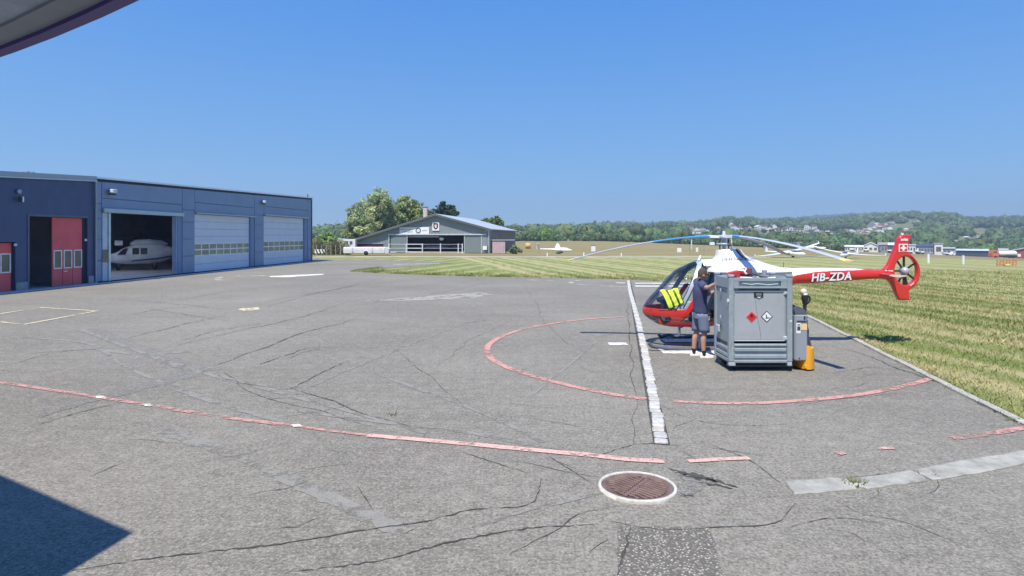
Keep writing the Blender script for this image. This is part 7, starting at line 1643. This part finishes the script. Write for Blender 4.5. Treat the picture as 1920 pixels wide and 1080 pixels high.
# small aeroplanes parked along the taxiway
def plane(px, py, head, label, k=1.0):
    x, d, z = far_pt(px, py); r_ = empty('light_aircraft', (x,d,z), label, 'aeroplane', 'light aircraft along the taxiway', head); m = MB()
    m.loft([[(t*k,.5*s*k*math.cos(a),(1.2+.55*s*math.sin(a)+.05*t)*k) for a in np.linspace(0,2*math.pi,12,endpoint=False)] for t, s in ((-2.6,.3),(-2.2,.75),(-1.2,1),(.3,.95),(2,.5),(4,.2))]); m.build('fuselage', GW, r_)
    for s in (-1,1): m = MB(); m.loft([[(-1.1*k,s*y*k,zz*k),(.3*k,s*y*k,zz*k),(.3*k,s*y*k,(zz+.1)*k),(-1.1*k,s*y*k,(zz+.12)*k)] for y, zz in ((.3,.9),(5,1.25))], True, False); m.build('wing', GW, r_)
    m = MB(); m.prism([(3.1*k,1.4*k),(4.1*k,1.4*k),(4.3*k,2.7*k),(3.8*k,2.7*k)],'y',-.06*k,.06*k); m.build('tail_fin', GW, r_); m = MB(); m.box((3.4*k,-1.6*k,1.45*k),(4.2*k,1.6*k,1.52*k)); m.build('tailplane', GW, r_)
    m = MB(); m.loft([[(t*k,.42*s*k*math.cos(a),(1.6+.38*s*math.sin(a))*k) for a in np.linspace(0,math.pi,8)] for t, s in ((-1.3,.5),(-.7,1),(.2,1),(.8,.5))], False); m.build('canopy', GCAN, r_)
    for wx_, wy in ((-1.8,0),(-.2,-1),(-.2,1)): m = MB(); m.lathe((wx_*k,(wy-.06)*k,.2*k), ((.04*k,0),(.2*k,.02*k),(.2*k,.1*k),(.04*k,.12*k)), 10, 'y'); m.build('wheel', BLK, r_)
for px, py, hd, lab, k in ((1600,468.5,20,'white light aircraft in front of the leftmost airfield hall',.9),(1622,469,190,'white light aircraft parked between two white halls',.8),(1664,469,160,'white light aircraft left of the red fin',.9),(1708,472,10,'white light aircraft directly right of the red fin',1.0),(1727,473,200,'white light aircraft before the long grey building',.9),(1752,473,15,'white light aircraft in front of the control cabin',1.1),(1779,474,170,'white light aircraft left of the light mast',.8)): plane(px, py, R(hd), lab, k)
vn = empty('white_van', far_pt(1788,475.3), 'small white van at the left end of the dark hall', 'van'); m = MB(); m.loft([[(-1.6,y,.35),(1.6,y,.35),(1.6,y,1.9),(-.6,y,1.9),(-1.3,y,1.15)] for y in (-.8,.8)], True, False); m.build('body', GW, vn)
m = MB(); m.prism([(-.95,1.15),(-.1,1.15),(-.1,1.7),(-.5,1.7)],'y',-.82,-.801); m.build('window', PANE, vn)
for t in (-1,1): m = MB(); m.lathe((t,-.85,.32), ((.1,0),(.32,.02),(.32,.18),(.1,.2)), 12, 'y'); m.build('wheel', BLK, vn)
# orange barrier frames in the grass
x, d, z = far_pt(1887, 499.0); bf = empty('barrier_frames', (x,d,z), 'rusty orange metal frames lying in the grass at the right edge', 'frame'); k = d/F; OF = M('frame_orange',(.50,.20,.07),.7,var=.2)
for i in range(7): xx = (-18+6*i)*k; m = MB(); m.tube([(xx,0,0),(xx+.03,0,12*k)], .035, 6); m.build('upright', OF, bf)
for z_ in (3,8,11.8): m = MB(); m.tube([(-18*k,0,z_*k),(18*k,0,z_*k)], .03, 6); m.build('rail', OF, bf)
for i in (0,2,4): m = MB(); m.tube([((-18+6*i)*k,0,.05),((-6+6*i)*k,0,11.5*k)], .022, 6); m.build('brace', OF, bf)
m = MB(); m.bbox((-3*k,-.1,.02),(7*k,.3,3*k), .05); m.build('pale_sack', M('sack_yellow',(.70,.60,.28),.7), bf)
# ------------------------------------------------------------------ thin summer haze
hzb = MB(); hzb.box((-1500,-60,-14.0),(2900,2600,150)); ho = hzb.build('haze', None)
hmat = bpy.data.materials.new('haze_air'); hmat.use_nodes = True; nt = hmat.node_tree; nt.nodes.clear(); out = nt.nodes.new('ShaderNodeOutputMaterial'); pv = nt.nodes.new('ShaderNodeVolumePrincipled')
pv.inputs['Color'].default_value = (.62,.78,.95,1); pv.inputs['Density'].default_value = .00042; pv.inputs['Anisotropy'].default_value = .2
nt.links.new(pv.outputs[0], out.inputs['Volume']); ho.data.materials.append(hmat); tag(ho, 'thin bluish summer haze over the whole airfield', 'haze', None, 'stuff')
